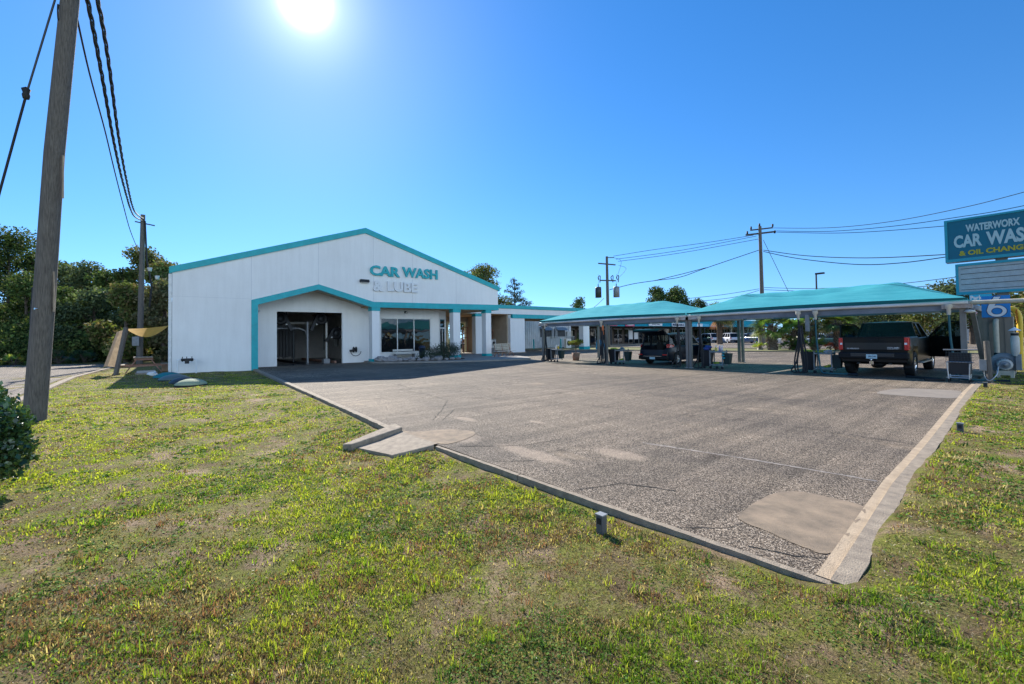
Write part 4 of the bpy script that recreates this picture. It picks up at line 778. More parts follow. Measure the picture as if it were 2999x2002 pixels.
# trees behind the hall and along the horizon
tree('oak_tree', 'sunlit olive oak rising behind the right eave of the hall', -47.1, 33.9, 11.6, 8.5, 81, G2, 12000, 0.26, None, 0.3, low=0.3)
def pine(name, label, x, y, h, w_, seed, n=6000, low=0.25, group=None):
    rn = random.Random(seed); T = thing(name, label, 'tree', (x, y, 0), group); MB().tube([(x, y, -0.2), (x+.1, y, h*0.5), (x, y, h*0.97)], [0.2, 0.13, 0.03], 8).build('trunk', M_bark, T); bl = []; lb = MB(); nb = 34
    for k in range(nb):
        u_ = k/nb; z = h*(low+(0.96-low)*u_); rr = w_*0.5*(1-u_)**0.75*rn.uniform(0.6, 1.05)+0.15; a = k*2.4+rn.uniform(-.3, .3); c = (x+math.cos(a)*rr*0.75, y+math.sin(a)*rr*0.75, z+rr*0.12)
        lb.tube([(x, y, z-0.2), c], [0.05, 0.015], 4); bl.append((*c, 0.28+rr*0.33, 0.2+rr*0.12)); bl.append((x+math.cos(a)*rr*0.4, y+math.sin(a)*rr*0.4, z, 0.25+rr*0.2, 0.22))
    lb.build('limbs', M_bark, T); crown('crown', bl, n, 0.26, [(0.035, 0.06, 0.03), (0.05, 0.08, 0.035), (0.025, 0.045, 0.025)], T, M_leafdark, seed, aspect=0.35); return T
pine('pine_tree', 'conical dark pine behind the flat wing roof', -48.9, 41.0, 10.6, 6.5, 90, 8000)
tree('pine_tree', 'small dark treetop above the left end of the first canopy', -60.4, 67.9, 9.8, 6.5, 91, G1, 4000, 0.35, 'far treetops above the canopies', 0.15, low=0.12, nb=14)
tree('pine_tree', 'left one of the paired round treetops above the first canopy', -53.4, 84.4, 12.0, 7.5, 92, G1, 6000, 0.4, 'far treetops above the canopies', 0.2, low=0.12, nb=14)
tree('pine_tree', 'right one of the paired round treetops above the first canopy', -50.8, 87.9, 12.0, 9, 93, G1, 8000, 0.4, 'far treetops above the canopies', 0.2, low=0.12, nb=16)
tree('pine_tree', 'faint far tree in the dip between the two canopies', -47.8, 91.1, 9.4, 6, 94, G3, 2500, 0.4, 'far treetops above the canopies', 0.15, low=0.12, nb=14)
OK = [(-15.5, 88, 6.6, 11, 'wide oak with a dark crown behind the pickup cab', 0.3), (-9.5, 80, 7.0, 11, 'spreading oak behind the open right truck door', 0.32), (-5.6, 72, 7.8, 9, 'oak with a bare sparse crown left of the white sign board', 0.3), (-2.2, 74, 5.6, 8, 'low oak behind the blue number sign', 0.25), (-22, 96, 7.4, 13, 'broad oak on the horizon left of the pickup', 0.25), (0.5, 66, 6.4, 7, 'dark leafy tree behind the right end of the sign', 0.2)]
for i, (x, y, h, w_, lb, lo) in enumerate(OK): tree('oak_tree', lb, x, y, h, w_, 100+i, G2 if i % 2 else G3, 8000, 0.3, 'oaks along the far street', 0.28, low=lo, nb=18)
us = crown('far_wood', [(-40+i*4.0, 128+5*math.sin(i), 2.6, 5.2, 3.2+1.0*math.sin(i*1.9)) for i in range(16)], 22000, 0.6, G1+G3, None, M_leafdark, 79); us['kind'] = 'stuff'; tag(us, 'low band of trees along the right-hand horizon', 'wood')
# palms of the verge
M_boot = mat('criss-cross_palm_trunk', (0.17, 0.125, 0.09), 0.95, var=0.5, vscale=6, bump=1.0, bscale=12)
def palm(label, x, y, ht, rtr, rc, seed, nf=40, col=(0.10, 0.15, 0.04), cover=False):
    rn = random.Random(seed); T = thing('palm_tree', label, 'palm', (x, y, 0.04), 'palms on the grass verge'); tk = MB(); tk.tube([(x, y, -0.1), (x, y, ht*0.3), (x, y, ht)], [rtr*1.1, rtr*0.8, rtr*0.85], 12)
    k = 0
    for zi in np.arange(0.1, ht, 0.14):
        for j in range(7):
            a = (j+0.5*(k % 2))*2*math.pi/7; d = Vector((math.cos(a), math.sin(a), 0)); b = Vector((x, y, zi))+d*rtr*0.75; s_ = Vector((-d.y, d.x, 0)); tk.bar(b, b+d*0.13*1.2+Vector((0, 0, 0.2)), 0.09, 0.05)
        k += 1
    tk.build('trunk', M_boot, T); V_, F_, C_ = [], [], []; c = Vector((x, y, ht)); sp = MB()
    for q in range(nf):
        a = rn.uniform(0, 6.28); el = rn.uniform(-0.75, 1.35); d = Vector((math.cos(a)*math.cos(el), math.sin(a)*math.cos(el), math.sin(el))); l = rc*rn.uniform(0.45, 0.62); e = c+d*l; sp.tube([c, e], 0.02, 4)
        cc = (0.22, 0.18, 0.09) if el < -0.45 else col; fan(V_, F_, C_, e, d+Vector((0, 0, -0.15)), rc*rn.uniform(0.45, 0.6), 15, rn, cc, 0.22)
    sp.build('leaf_stalks', M_bark, T); fast('fronds', np.array(V_), np.array(F_), np.array(C_), M_palm, T); return T
palm('thick palm seen left of the long canopy post, white cars behind it', -33, 69.5, 4.4, 0.42, 2.6, 1, 46)
palm('large squat palm in the middle of the grass verge', -16.45, 45, 2.1, 0.42, 1.9, 2, 46, (0.11, 0.16, 0.035))
palm('palm standing just behind the vacuum hoses of the fourth bay', -13.6, 46.6, 2.35, 0.28, 1.7, 3, 36)
palm('palm with a reddish trunk left of the open pickup door', -11.8, 46.6, 2.3, 0.26, 1.6, 4, 38, (0.10, 0.14, 0.035))
palm('palm at the right edge behind the blower cone', 0.9, 42.0, 1.9, 0.3, 1.6, 5, 40, (0.13, 0.17, 0.04))
palm('lowest palm between the verge shrubs', -15.0, 46.0, 1.7, 0.25, 1.4, 8, 30)
for i, (x, y, r_, nf, col, lb) in enumerate([(-17.6, 45.2, 0.9, 16, (0.28, 0.32, 0.05), 'yellow-green shrub at the foot of the cut stump'), (-15.3, 45.8, 1.2, 22, (0.07, 0.14, 0.03), 'dark leafy plant right of the squat palm'), (-14.2, 45.3, 1.1, 20, (0.06, 0.12, 0.03), 'dark leafy plant below the fourth bay hoses'), (-12.9, 45.3, 1.2, 20, (0.10, 0.16, 0.05), 'spiky green plant left of the reddish palm'), (-12.3, 46.3, 0.8, 14, (0.45, 0.09, 0.05), 'red-leaved shrub beside the reddish palm'), (0.6, 42.8, 1.3, 20, (0.14, 0.2, 0.05), 'leafy shrub under the right-edge palm')]):
    fan_plant('verge_shrub', lb, x, y, r_, nf, 40+i, col, 'shrub', 'shrubs on the grass verge')
sm = MB(); sm.lathe([(0.28, 0), (0.16, 0.3), (0.13, 1.2), (0.14, 1.9), (0.0, 1.95)], (-17.7, 45.4, 0.03), 12); tag(sm.build('tree_stump', M_cream), 'pale bare trunk stump left of the squat verge palm', 'stump')
for i, (x, y, lb) in enumerate([(-41.8, 46.6, 'thin young shrub against the white fence under the meter pipes'), (-41.2, 47.4, 'low dark plant beside the mall door')]):
    t = tree('wall_shrub', lb, x, y, 2.2-i*1.1, 1.2, 150+i, G3, 1100, 0.12, None, 0.03, low=0.2, nb=8); t['category'] = 'shrub'

for i, (x, y, h, w_) in enumerate(((-67, 43, 7.5, 9), (-63, 46.5, 6.5, 7))): tree('evergreen_tree', 'dark tree seen through the doorway of the shaded passage' if i == 0 else 'dark tree hidden behind the wing roof, right of the doorway', x, y, h, w_, 300+i, G1, 5000, 0.35, None, 0.2, low=0.04)
# ================================================================== WING, SHED, SHOPS
XW = -34.5
Wg = thing('drive_through_wing', 'low flat-roofed white wing with teal edge joined to the right of the hall', 'building', (-38, 32, 0))
fa = MB(); fa.box(XW-0.3, XW, 22.7, 41.5, 3.93, 4.46); fa.box(-42, XW-0.3, 41.3, 41.5, 3.93, 4.46); fa.build('upper_wall', M_wall, Wg)
rf = MB(); rf.box(-42, XW+0.08, 22.75, 41.6, 4.47, 4.82); rf.build('roof', M_tealroof, Wg)
MB().box(-42, XW-0.3, 22.75, 28.4, 3.86, 3.92).build('ceiling', M_soffit, Wg); MB().box(-42, XW-0.3, 30.4, 41.3, 3.60, 3.66).build('ceiling', M_soffit, Wg)
MB().box(XW-0.25, XW+0.04, 28.6, 40.6, 3.52, 3.925).build('teal_beam', M_teal, Wg)
bw = MB(); bw.box(-40.2, -40.0, 19.3, 24.2, 0, 3.9); bw.box(-40.2, -40.0, 24.2, 26.6, 3.35, 3.9); bw.box(-40.2, -40.0, 26.6, 30.2, 0, 3.9); bw.box(-40.0, -37.5, 26.9, 27.1, 0, 3.9); bw.box(-40, -34.9, 28.2, 28.36, 0, 3.9); bw.build('rear_wall', M_tan, Wg)
df = MB(); df.box(-40.0, -39.9, 24.2, 24.4, 0.1, 3.35); df.box(-40.0, -39.9, 26.42, 26.62, 0.1, 3.35); df.box(-40.0, -39.9, 24.4, 26.42, 3.18, 3.35); df.build('doorway_frame', mat('cream_door_frame', (0.75, 0.68, 0.42), 0.6), Wg)
for (y0, y1, x0, x1, z1, cap) in ((24.1, 24.82, XW-0.62, XW-0.02, 3.9, True), (28.34, 30.25, XW-0.9, XW-0.02, 3.52, False), (39.3, 40.35, XW-0.7, XW-0.02, 3.52, False)):
    P_ = bx('pillar', M_wall, Wg, (x0, x1, y0, y1, 0.0, z1-(0.27 if cap else 0)))
    if cap: bx('pillar_cap', M_teal, P_, (x0-0.02, x1+0.02, y0-0.02, y1+0.02, z1-0.27, z1))
    if y0 > 39: bx('pillar_foot', M_teal, P_, (x0-0.03, x1+0.03, y0-0.03, y1+0.03, 0, 0.4))
sl_ = MB().box(-46, XW+0.1, 22.6, 30.3, 0.0, 0.075); struct(sl_.build('wing_pavement', M_conc))
# red shelf frame, washing machines and clutter in the open bay
shf = thing('shelf_rack', 'dark red metal rack along the back wall of the open wing bay', 'rack', (-39.7, 29, 0.1))
for y_ in (26.0, 26.6, 27.5, 28.15): bx('rack_post', M_redwood, shf, (-39.75 if y_ < 27 else -37.3, -39.65 if y_ < 27 else -37.2, y_, y_+0.09, 0.1, 2.75 if y_ < 27 else 2.45))
for z_ in (1.55, 2.0, 2.42): bx('rack_rail', M_redwood, shf, (-37.32, -37.18, 27.0, 28.2, z_, z_+0.07))
for z_ in (1.6, 2.1, 2.7): bx('rack_rail', M_redwood, shf, (-39.76, -39.62, 25.95, 26.7, z_, z_+0.07))
def washer(y, lb, px_=-36.6):
    t = thing('washing_machine', lb, 'washing machine', (px_, y+0.33, 0.08), 'washing machines in the open wing bay')
    bx('cabinet', M_white, t, (px_-0.6, px_, y, y+0.66, 0.55, 1.45), bevel=0.02); bx('plinth', M_grey, t, (px_-0.6, px_, y, y+0.66, 0.08, 0.55))
    MB().lathe([(0.25, 0), (0.25, 0.03), (0.18, 0.04), (0.16, 0.0)], (px_, y+0.33, 1.0), 18, 'x').build('door_ring', M_alu, t); MB().lathe([(0, 0.035), (0.17, 0.02), (0.17, 0.0)], (px_+0.005, y+0.33, 1.0), 18, 'x').build('door_glass', M_dark, t)
    bx('control_panel', M_grey, t, (px_-0.01, px_+0.012, y+0.05, y+0.61, 1.33, 1.42))
washer(26.75, 'left white washing machine with a dark round door'); washer(27.45, 'right white washing machine, nearer the wall end')
fe = thing('gas_cylinder', 'red cylinder standing beside the white pillar of the wing', 'cylinder', (-35.6, 25.9, 0.08)); MB().lathe([(0, 0), (0.14, 0), (0.14, 0.8), (0.05, 0.95), (0.05, 1.05), (0, 1.05)], (-35.6, 25.9, 0.08), 14).build('tank', M_red, fe)
wb = thing('work_bench', 'dark workbench with a vice in the shaded passage', 'workbench', (-37.5, 24.0, 0.08)); bx('bench_top', M_dark, wb, (-37.9, -37.0, 23.7, 24.5, 0.95, 1.02))
for a_, b_ in ((-37.85, 23.75), (-37.1, 23.75), (-37.85, 24.4), (-37.1, 24.4)): bx('leg', M_dark, wb, (a_, a_+0.07, b_, b_+0.07, 0.08, 0.95))
bx('vice', M_darkgrey, wb, (-37.5, -37.3, 23.85, 24.1, 1.02, 1.3))
# wooden bench at the slab end
wbn = thing('slatted_bench', 'slatted bench with curved dark red legs before the washing machines', 'bench', (-27.6, 22.2, 0))
for k in range(4): bx('seat_slat', M_offwhite, wbn, (-27.95+k*0.13, -27.85+k*0.13, 21.2, 23.1, 0.5, 0.53))
for k in range(4): bx('back_slat', M_cream, wbn, (-28.0-k*0.03, -27.97-k*0.03, 21.3, 23.0, 0.62+k*0.13, 0.72+k*0.13))
for y_ in (21.35, 22.1, 22.85): MB().tube([(-27.45, y_, 0.1), (-27.55, y_, 0.35), (-27.9, y_, 0.48), (-27.98, y_, 0.7), (-28.1, y_, 1.1)], 0.035, 6).build('leg_frame', M_redwood, wbn); MB().tube([(-27.9, y_, 0.48), (-27.95, y_, 0.25), (-28.1, y_, 0.08)], 0.035, 6).build('leg', M_redwood, wbn)
# corrugated shed and fence
Sh = thing('corrugated_shed', 'white corrugated metal shed seen between the wing pillars', 'building', (-47, 42, 0))
cp = [];  y_ = 34.2
while y_ < 48.5:
    cp += [(-45.0, y_), (-45.0, y_+0.16), (-45.05, y_+0.2), (-45.05, y_+0.32)]; y_ += 0.36
V_ = []; 
for x_, yy in cp: V_ += [(x_, yy, 0), (x_, yy, 4.6)]
MB().add(V_, [(2*i, 2*i+2, 2*i+3, 2*i+1) for i in range(len(cp)-1)]).build('wall', mat('white_corrugated_metal', (0.62, 0.64, 0.66), 0.45, var=0.12, vscale=1.5), Sh); MB().box(-52, -44.8, 34.0, 48.6, 4.6, 4.7).build('roof', M_grey, Sh)
for y0, y1 in ((42.3, 44.1), (45.3, 47.2)):
    bx('window', M_darkgrey, Sh, (-45.0, -44.95, y0, y1, 1.55, 2.7)); MB().add([(-44.95, y0-0.1, 2.95), (-44.95, y1+0.1, 2.95), (-44.4, y1+0.1, 2.5), (-44.4, y0-0.1, 2.5)], [(0, 1, 2, 3)]).build('awning', mat('blue_grey_awning', (0.16, 0.22, 0.28), 0.6, var=0.2), Sh, solid=0.02)
for k, y_ in enumerate((44.2, 44.9)):
    t = thing('meter_cabinet', ('left' if k == 0 else 'right')+' one of the two tall grey meter cabinets on the shed wall', 'meter cabinet', (-44.8, y_, 1.2), 'meter cabinets on the shed'); bx('cabinet_box', M_grey, t, (-44.95, -44.7, y_, y_+0.5, 1.4, 2.7)); MB().tube([(-44.8, y_+0.25, 2.7), (-44.8, y_+0.25, 4.4)], 0.04, 6).build('conduit', M_grey, t)
t = thing('breaker_box', 'single pale box on the shed wall by the shop door', 'electric box', (-44.8, 47.6, 1.5)); bx('cabinet_box', M_offwhite, t, (-44.95, -44.7, 47.4, 48.2, 1.35, 2.3)); MB().tube([(-44.8, 47.8, 2.3), (-44.8, 47.8, 4.4)], 0.03, 6).build('conduit', M_grey, t)
fn = thing('rail_fence', 'low grey slatted fence in front of the shed wall', 'fence', (-43.5, 44, 0))
for z_ in (0.35, 1.5): bx('rail', M_offwhite, fn, (-43.55, -43.5, 41.6, 47.6, z_, z_+0.07))
for y_ in np.arange(41.7, 47.6, 0.22): bx('slat', M_offwhite, fn, (-43.5, -43.48, y_, y_+0.06, 0.1, 1.65))
for k, (x, y) in enumerate(((-43.2, 39.4), (-41.2, 42.4))):
    t = thing('bollard', ('left' if k == 0 else 'right')+' teal post with a white top near the shed', 'bollard', (x, y, 0), 'teal posts near the shed'); MB().cyl((x, y, 0), (x, y, 1.3), 0.09).build('post', M_teal, t); MB().cyl((x, y, 1.3), (x, y, 1.42), 0.09, 0.07).build('cap', M_white, t)
t = thing('air_conditioner', 'small white outdoor air conditioner beside the verge near the shed', 'air conditioner', (-38.5, 41.0, 0)); bx('casing', M_white, t, (-38.9, -38.5, 40.6, 41.5, 0.15, 1.3), bevel=0.02); MB().lathe([(0, 0.01), (0.3, 0.01), (0.33, 0)], (-38.5, 41.05, 0.75), 18, 'x').build('fan_grille', M_dark, t)
ab = thing('sandwich_board', 'light blue sandwich board standing beside the far white pillar', 'sign', (-33.2, 40.9, 0)); 
MB().add([(-33.3, 40.6, 0), (-32.9, 41.5, 0), (-33.35, 41.4, 1.15), (-33.65, 40.7, 1.15)], [(0, 1, 2, 3)]).build('front_board', M_ltblue, ab, solid=0.03); MB().add([(-34.0, 40.8, 0), (-33.7, 41.6, 0), (-33.37, 41.4, 1.15), (-33.67, 40.7, 1.15)], [(0, 1, 2, 3)]).build('rear_board', M_ltblue, ab, solid=0.03)

# strip mall
Mx = -45.0
Ml = thing('strip_mall', 'long single-storey row of shops with a teal metal front roof', 'building', (-50, 80, 0))
M_shop = mat('dark_shopfront', (0.035, 0.035, 0.038), 0.6, var=0.3)
MB().box(-62, Mx-3.0, 48.8, 125, 0, 4.2).build('wall', mat('brown_shopfront_wall', (0.10, 0.075, 0.055), 0.8, var=0.4, vscale=0.8), Ml)
rib = MB(); yy = 49.0
V_ = []; F_ = []
while yy < 125: 
    V_ += [(Mx, yy, 3.15), (Mx-1.0, yy, 4.7), (Mx+0.06, yy+0.04, 3.15), (Mx-0.94, yy+0.04, 4.7), (Mx+0.06, yy+0.08, 3.15), (Mx-0.94, yy+0.08, 4.7), (Mx, yy+0.12, 3.15), (Mx-1.0, yy+0.12, 4.7)]; yy += 0.5
F_ = [(2*i, 2*i+2, 2*i+3, 2*i+1) for i in range(len(V_)//2-1)]; rib.add(V_, F_); rib.build('front_roof', M_tealroof, Ml)
MB().box(-62, Mx-0.9, 48.8, 125, 4.62, 4.74).build('roof', M_grey, Ml); MB().box(Mx-3.0, Mx-0.05, 48.8, 125, 3.05, 3.14).build('soffit', M_dark, Ml)
for k, y_ in enumerate(np.arange(50.2, 123, 3.05)):
    w_ = bx('shop_window', M_glass, Ml, (Mx-2.96, Mx-2.93, y_, y_+2.3, 0.35 if k % 3 else 0.1, 2.75)); fr = MB(); fr.box(Mx-2.93, Mx-2.88, y_+1.12, y_+1.18, 0.1, 2.75); fr.box(Mx-2.93, Mx-2.88, y_, y_+2.3, 2.7, 2.78); fr.build('window_frame', M_alu, w_)
for y_ in np.arange(52, 124, 6.1): bx('porch_post', M_cream if y_ > 90 else M_darkgrey, Ml, (Mx-0.3, Mx-0.15, y_, y_+0.15, 0, 3.1))
struct(MB().box(-48, -43.6, 48.7, 125, 0.0, 0.14).build('mall_pavement', M_conc))
def msign(y0, y1, z0, z1, m, lb, txt=None, tm=None, ww=0.85, hh=0.7):
    t = thing('shop_sign', lb, 'sign', (Mx+0.1, (y0+y1)/2, z0), 'signs along the shop front'); bx('sign_panel', m, t, (Mx+0.03, Mx+0.14, y0, y1, z0, z1))
    if txt:
        d = y1-y0; text('lettering', txt, tm, t, (Mx+0.145, y0+d*(1-ww)/2, z0+(z1-z0)*(1-hh)/2), (0, 1, 0), (0, 0, 1), d*ww, (z1-z0)*hh, 0.03, 0.035)
msign(75.9, 80.4, 3.13, 3.82, M_whites, 'white sign board with large dark blue letters over the shops', 'INSURANCE', M_navy, 0.92, 0.72)
msign(61.6, 64.1, 3.14, 3.62, mat('magenta_sign', (0.62, 0.06, 0.16), 0.5), 'pink-red sign with white letters over the shops', 'MASSAGE', M_whites, 0.7, 0.5)
msign(68.4, 72.6, 3.24, 3.8, M_whites, 'white sign board with small grey letters over the shops', 'BLUEBERRY LASHES', mat('grey_lettering', (0.2, 0.22, 0.24), 0.6), 0.6, 0.25)
msign(82.5, 85.2, 3.15, 3.75, mat('cyan_sign', (0.02, 0.42, 0.62), 0.5), 'left plain cyan sign panel right of the big lettered sign'); msign(85.2, 87.3, 3.15, 3.75, M_whites, 'pale square sign panel between two cyan panels'); msign(87.3, 90.0, 3.15, 3.75, MATS['cyan_sign'], 'right plain cyan sign panel behind the far palm')
msign(99.0, 101, 3.2, 3.7, M_cream, 'small cream oval-like sign near the end of the shops'); msign(57.0, 59.4, 3.2, 3.6, MATS['magenta_sign'], 'reddish sign partly hidden by the canopy pipes')
bx('poster', M_whites, Ml, (Mx-2.9, Mx-2.88, 66.6, 67.8, 0.9, 2.5)); bx('poster', M_whites, Ml, (Mx-2.9, Mx-2.88, 68.2, 69.4, 0.9, 2.5)); bx('poster', M_cream, Ml, (Mx-2.9, Mx-2.88, 51.0, 52.0, 1.6, 2.5)); bx('poster', M_yellow, Ml, (Mx-2.9, Mx-2.88, 60.0, 60.5, 1.0, 2.6))
# low grey building and white container on the far street at the right
fb = thing('low_far_building', 'long low white building far behind the pickup', 'building', (-22, 92, 0)); MB().box(-30, -12, 104, 110, 0, 3.3).build('wall', mat('pale_far_wall', (0.5, 0.52, 0.52), 0.7, var=0.2), fb); MB().box(-30.4, -11.6, 103.6, 110.4, 3.3, 3.6).build('roof', M_grey, fb)
for x_ in (-27, -23, -19, -15): bx('window', M_darkgrey, fb, (x_, x_+1.4, 103.95, 104.0, 1.0, 2.2))
fb = thing('far_house', 'small pale house behind the open truck door', 'building', (-6, 92, 0)); MB().box(-9.5, -3.5, 98, 104, 0, 3.0).build('wall', MATS['pale_far_wall'], fb); MB().prism([(-10, 3.0), (-6.5, 4.4), (-3, 3.0)], 'y', 97.6, 104.4).build('roof', M_grey, fb); bx('window', M_darkgrey, fb, (-7.5, -6, 97.95, 98.0, 1.0, 2.2)); bx('door', M_ltblue, fb, (-5.2, -4.3, 97.94, 98.0, 0.0, 2.1))

# ================================================================== SHADE CANOPIES
CY0, CY1 = 19.85, 25.7
M_fab = mat('teal_shade_cloth', (0.10, 0.50, 0.57), 0.85, col2=(0.055, 0.40, 0.47), vscale=2.2, trans=0.34, bump=0.6, bscale=5, stretch=(0.5, 4, 1), spec=0.1)
M_darkfab = mat('dark_teal_cloth', (0.0, 0.12, 0.13), 0.8)  # dark cloth colour for the shaded underside and the fold line
def canopy(x0, x1, label, seed, pk, zc=2.66, dip=0.5, legs=()):
    T = thing('shade_canopy', label, 'canopy', ((x0+x1)/2, (CY0+CY1)/2, 0), 'teal shade canopies over the vacuum bays'); nu, nv = 64, 40; V_ = []; rn = random.Random(seed)
    tL, tR, zF, zB = pk
    def hgt(t, s):
        ramp = min(1, t/tL) if t < tL else (min(1, (1-t)/(1-tR)) if t > tR else 1.0); ramp = ramp**0.85; g = min(1, s/0.33)**0.9 if s < 0.33 else (min(1, (1-s)/0.28)**0.9 if s > 0.72 else 1.0)
        m = min(ramp, g) if True else ramp*g
        z = zc+(zF+(zB-zF)*max(0, min(1, (s-0.33)/0.35))-zc)*(0.72*m+0.28*ramp*g)
        if tL < t < tR: z -= dip*math.sin(math.pi*(t-tL)/(tR-tL))*math.exp(-((s-0.42)/0.13)**2)
        return z-(0.03*math.sin(t*21+seed+3*s)*math.sin(s*9)+0.014*math.sin(t*47+9*s))*m
    for j in range(nv+1):
        for i in range(nu+1):
            t, s = i/nu, j/nv; inx = 0.12*math.sin(math.pi*s); iny = 0.10*math.sin(math.pi*t); x = x0+inx+(x1-x0-2*inx)*t; y = CY0+iny+(CY1-CY0-2*iny)*s
            e = 0.07*math.sin(math.pi*t)*(1-min(1, min(s, 1-s)*8)); V_.append((x, y, hgt(t, s)+e))
    F_ = [(j*(nu+1)+i, j*(nu+1)+i+1, (j+1)*(nu+1)+i+1, (j+1)*(nu+1)+i) for j in range(nv) for i in range(nu)]
    mb = MB(); mb.add(V_, F_, True); fab = mb.build('shade_cloth', M_fab, T)
    for j_ in ((14,) if x1 > -5 else ()): MB().tube([Vector(p)+Vector((0, 0, 0.006)) for p in V_[j_*(nu+1):(j_+1)*(nu+1)]], 0.006, 4, smooth=False).build('fold_line', M_darkfab, fab)  # thin dark tube drawn along the sagging fold of the cloth
    hm = MB(); row = V_[:nu+1]; hv = []
    for p in row: hv += [(p[0], p[1]-0.004, p[2]+0.005), (p[0], p[1]+0.01, min(p[2]-0.03, zc-0.07))]
    hm.add(hv, [(2*i, 2*i+1, 2*i+3, 2*i+2) for i in range(nu)]); hm.build('underside_shade', M_darkfab, T)  # dark strip below the edge paints in the shaded underside of the cloth
    MB().tube([(x0, CY0+0.12, zc-0.14), (x0*.6+x1*.4, CY0+0.12, zc-0.115), (x0*.3+x1*.7, CY0+0.12, zc-0.12), (x1, CY0+0.12, zc-0.14)], 0.062, 8).build('vacuum_pipe', mat('glossy_white_pipe', (0.78, 0.77, 0.76), 0.3, col2=(0.6, 0.55, 0.5), vscale=1.2), T)
    bm_ = MB(); bm_.box(x0, x1, CY0+0.2, CY0+0.3, zc-0.38, zc-0.12); bm_.box(x0, x1, CY1-0.1, CY1, zc-0.28, zc-0.10); bm_.box(x0+0.02, x0+0.12, CY0+0.3, CY1-0.1, zc-0.3, zc-0.12); bm_.box(x1-0.12, x1-0.02, CY0+0.3, CY1-0.1, zc-0.3, zc-0.12); bm_.build('frame_beam', mat('blue_grey_beam_paint', (0.17, 0.19, 0.23), 0.5, var=0.25, vscale=2), T)
    for (lx, ly, lw) in legs:
        L_ = bx('leg', M_postgrey, T, (lx-lw/2, lx+lw/2, ly-0.07, ly+0.07, 0.03, zc-0.12)); bx('base_plate', M_rustwhite, L_, (lx-lw/2-0.05, lx+lw/2+0.05, ly-0.12, ly+0.12, 0.005, 0.03))
    for lx in (x0+0.25, x1-0.25): MB().box(lx-0.35, lx+0.35, CY0+0.06, CY0+0.2, zc-0.32, zc-0.2).build('corner_bracket', M_rustwhite, T)
    return T
canopy(-21.25, -11.03, 'smaller left shade canopy of pale teal cloth over the parked SUV', 2, (0.22, 0.66, 3.35, 3.62), 2.62, 0.05, ((-21.1, CY0+0.25, 0.15), (-11.10, CY0+0.25, 0.12), (-11.10, CY1-0.05, 0.12), (-21.1, CY1-0.05, 0.13)))
canopy(-10.97, -1.62, 'larger right shade canopy with a sagging ridge over the pickup', 3, (0.17, 0.76, 3.42, 3.6), 2.62, 0.5, ((-10.94, CY0+0.25, 0.12), (-1.75, CY0+0.25, 0.14), (-1.75, CY1-0.05, 0.14), (-10.90, CY1-0.05, 0.12)))
def tube_light(x0, x1, y, z, lb):
    t = thing('tube_light', lb, 'tube light', ((x0+x1)/2, y, z), 'tube lights under the canopies'); bx('housing', M_grey, t, (x0, x1, y-0.06, y+0.06, z, z+0.06)); MB().cyl((x0+0.03, y, z-0.02), (x1-0.03, y, z-0.02), 0.025, n=8).build('tube', M_whites, t)
for a_, b_, y_, lb in ((-19.9, -18.3, 21.0, 'white tube lamp near the left end of the first canopy'), (-10.4, -9.1, 21.6, 'left of two pale tube lamps beside the double post'), (-9.0, -7.8, 21.6, 'right of two pale tube lamps beside the double post'), (-14.5, -13.0, 22.2, 'tube lamp above the roof of the SUV'), (-3.9, -2.6, 23.2, 'tube lamp over the pickup cab')): tube_light(a_, b_, y_, 2.30, lb)

# vacuum drops: white fitting on the pipe, black hoses hanging in loops
def vac(x, y, label, hoses, seed, loops=True, mlt=(0.0,)):
    rn = random.Random(seed); T = thing('vacuum_drop', label, 'vacuum hose', (x, y, 0), 'vacuum hoses hanging from the canopy pipe')
    f = MB(); f.lathe([(0.09, 0), (0.09, -0.1), (0.05, -0.16), (0.045, -0.32)], (x, y, 2.44), 12); f.build('pipe_fitting', mat('stained_white_fitting', (0.6, 0.55, 0.46), 0.5, var=0.2), T)
    for k in range(hoses):
        a = (k-(hoses-1)/2)*0.09; h = MB(); w_ = rn.uniform(0.07, 0.2); top = rn.uniform(1.55, 1.9)
        if k == 0: P = [(x, y, 2.14), (x, y+0.02, 1.8), (x-0.02, y+0.03, 1.2), (x-0.1, y, 0.5), (x-0.28, y-0.05, 0.14), (x-0.2, y-0.1, 0.06), (x, y-0.08, 0.05), (x+0.12, y-0.05, 0.14), (x+0.1, y, 0.6), (x+0.05, y+0.02, 1.4), (x+0.04, y+0.02, top)]
        else: P = [(x+a, y+0.05, top), (x+a-0.06, y+0.03, 1.2), (x+a-w_, y, 0.5), (x+a-w_*0.8, y-0.03, 0.12), (x+a, y-0.06, 0.06), (x+a+w_*0.9, y-0.04, 0.13), (x+a+w_, y, 0.6), (x+a+0.06, y+0.02, 1.3), (x+a+0.02, y+0.05, top)]
        h.tube(catmull(P, 5), 0.028, 7); h.build('hose', M_black, T)
    hk = MB(); hk.bar((x-0.08, y+0.06, 1.86), (x+0.1, y+0.06, 1.86), 0.04); hk.build('hose_hook', M_darkgrey, T)
    n_ = MB().tube([(x+0.06, y+0.02, 1.8), (x+0.07, y+0.02, 1.45), (x+0.1, y, 1.15)], [0.03, 0.045, 0.035], 8); n_.build('nozzle', M_dark, T); return T
def catmull(P, n):
    P = [Vector(p) for p in P]; o = []
    for i in range(len(P)-1):
        a, b, c, d = P[max(i-1, 0)], P[i], P[i+1], P[min(i+2, len(P)-1)]
        for j in range(n): t = j/n; o.append(0.5*((2*b)+(c-a)*t+(2*a-5*b+4*c-d)*t*t+(3*b-a-3*c+d)*t**3))
    o.append(P[-1]); return o
vac(-20.8, 19.95, 'coiled black hose on the leftmost canopy post', 2, 1); vac(-16.15, 19.9, 'hoses with an orange-topped post at the second bay', 4, 2)
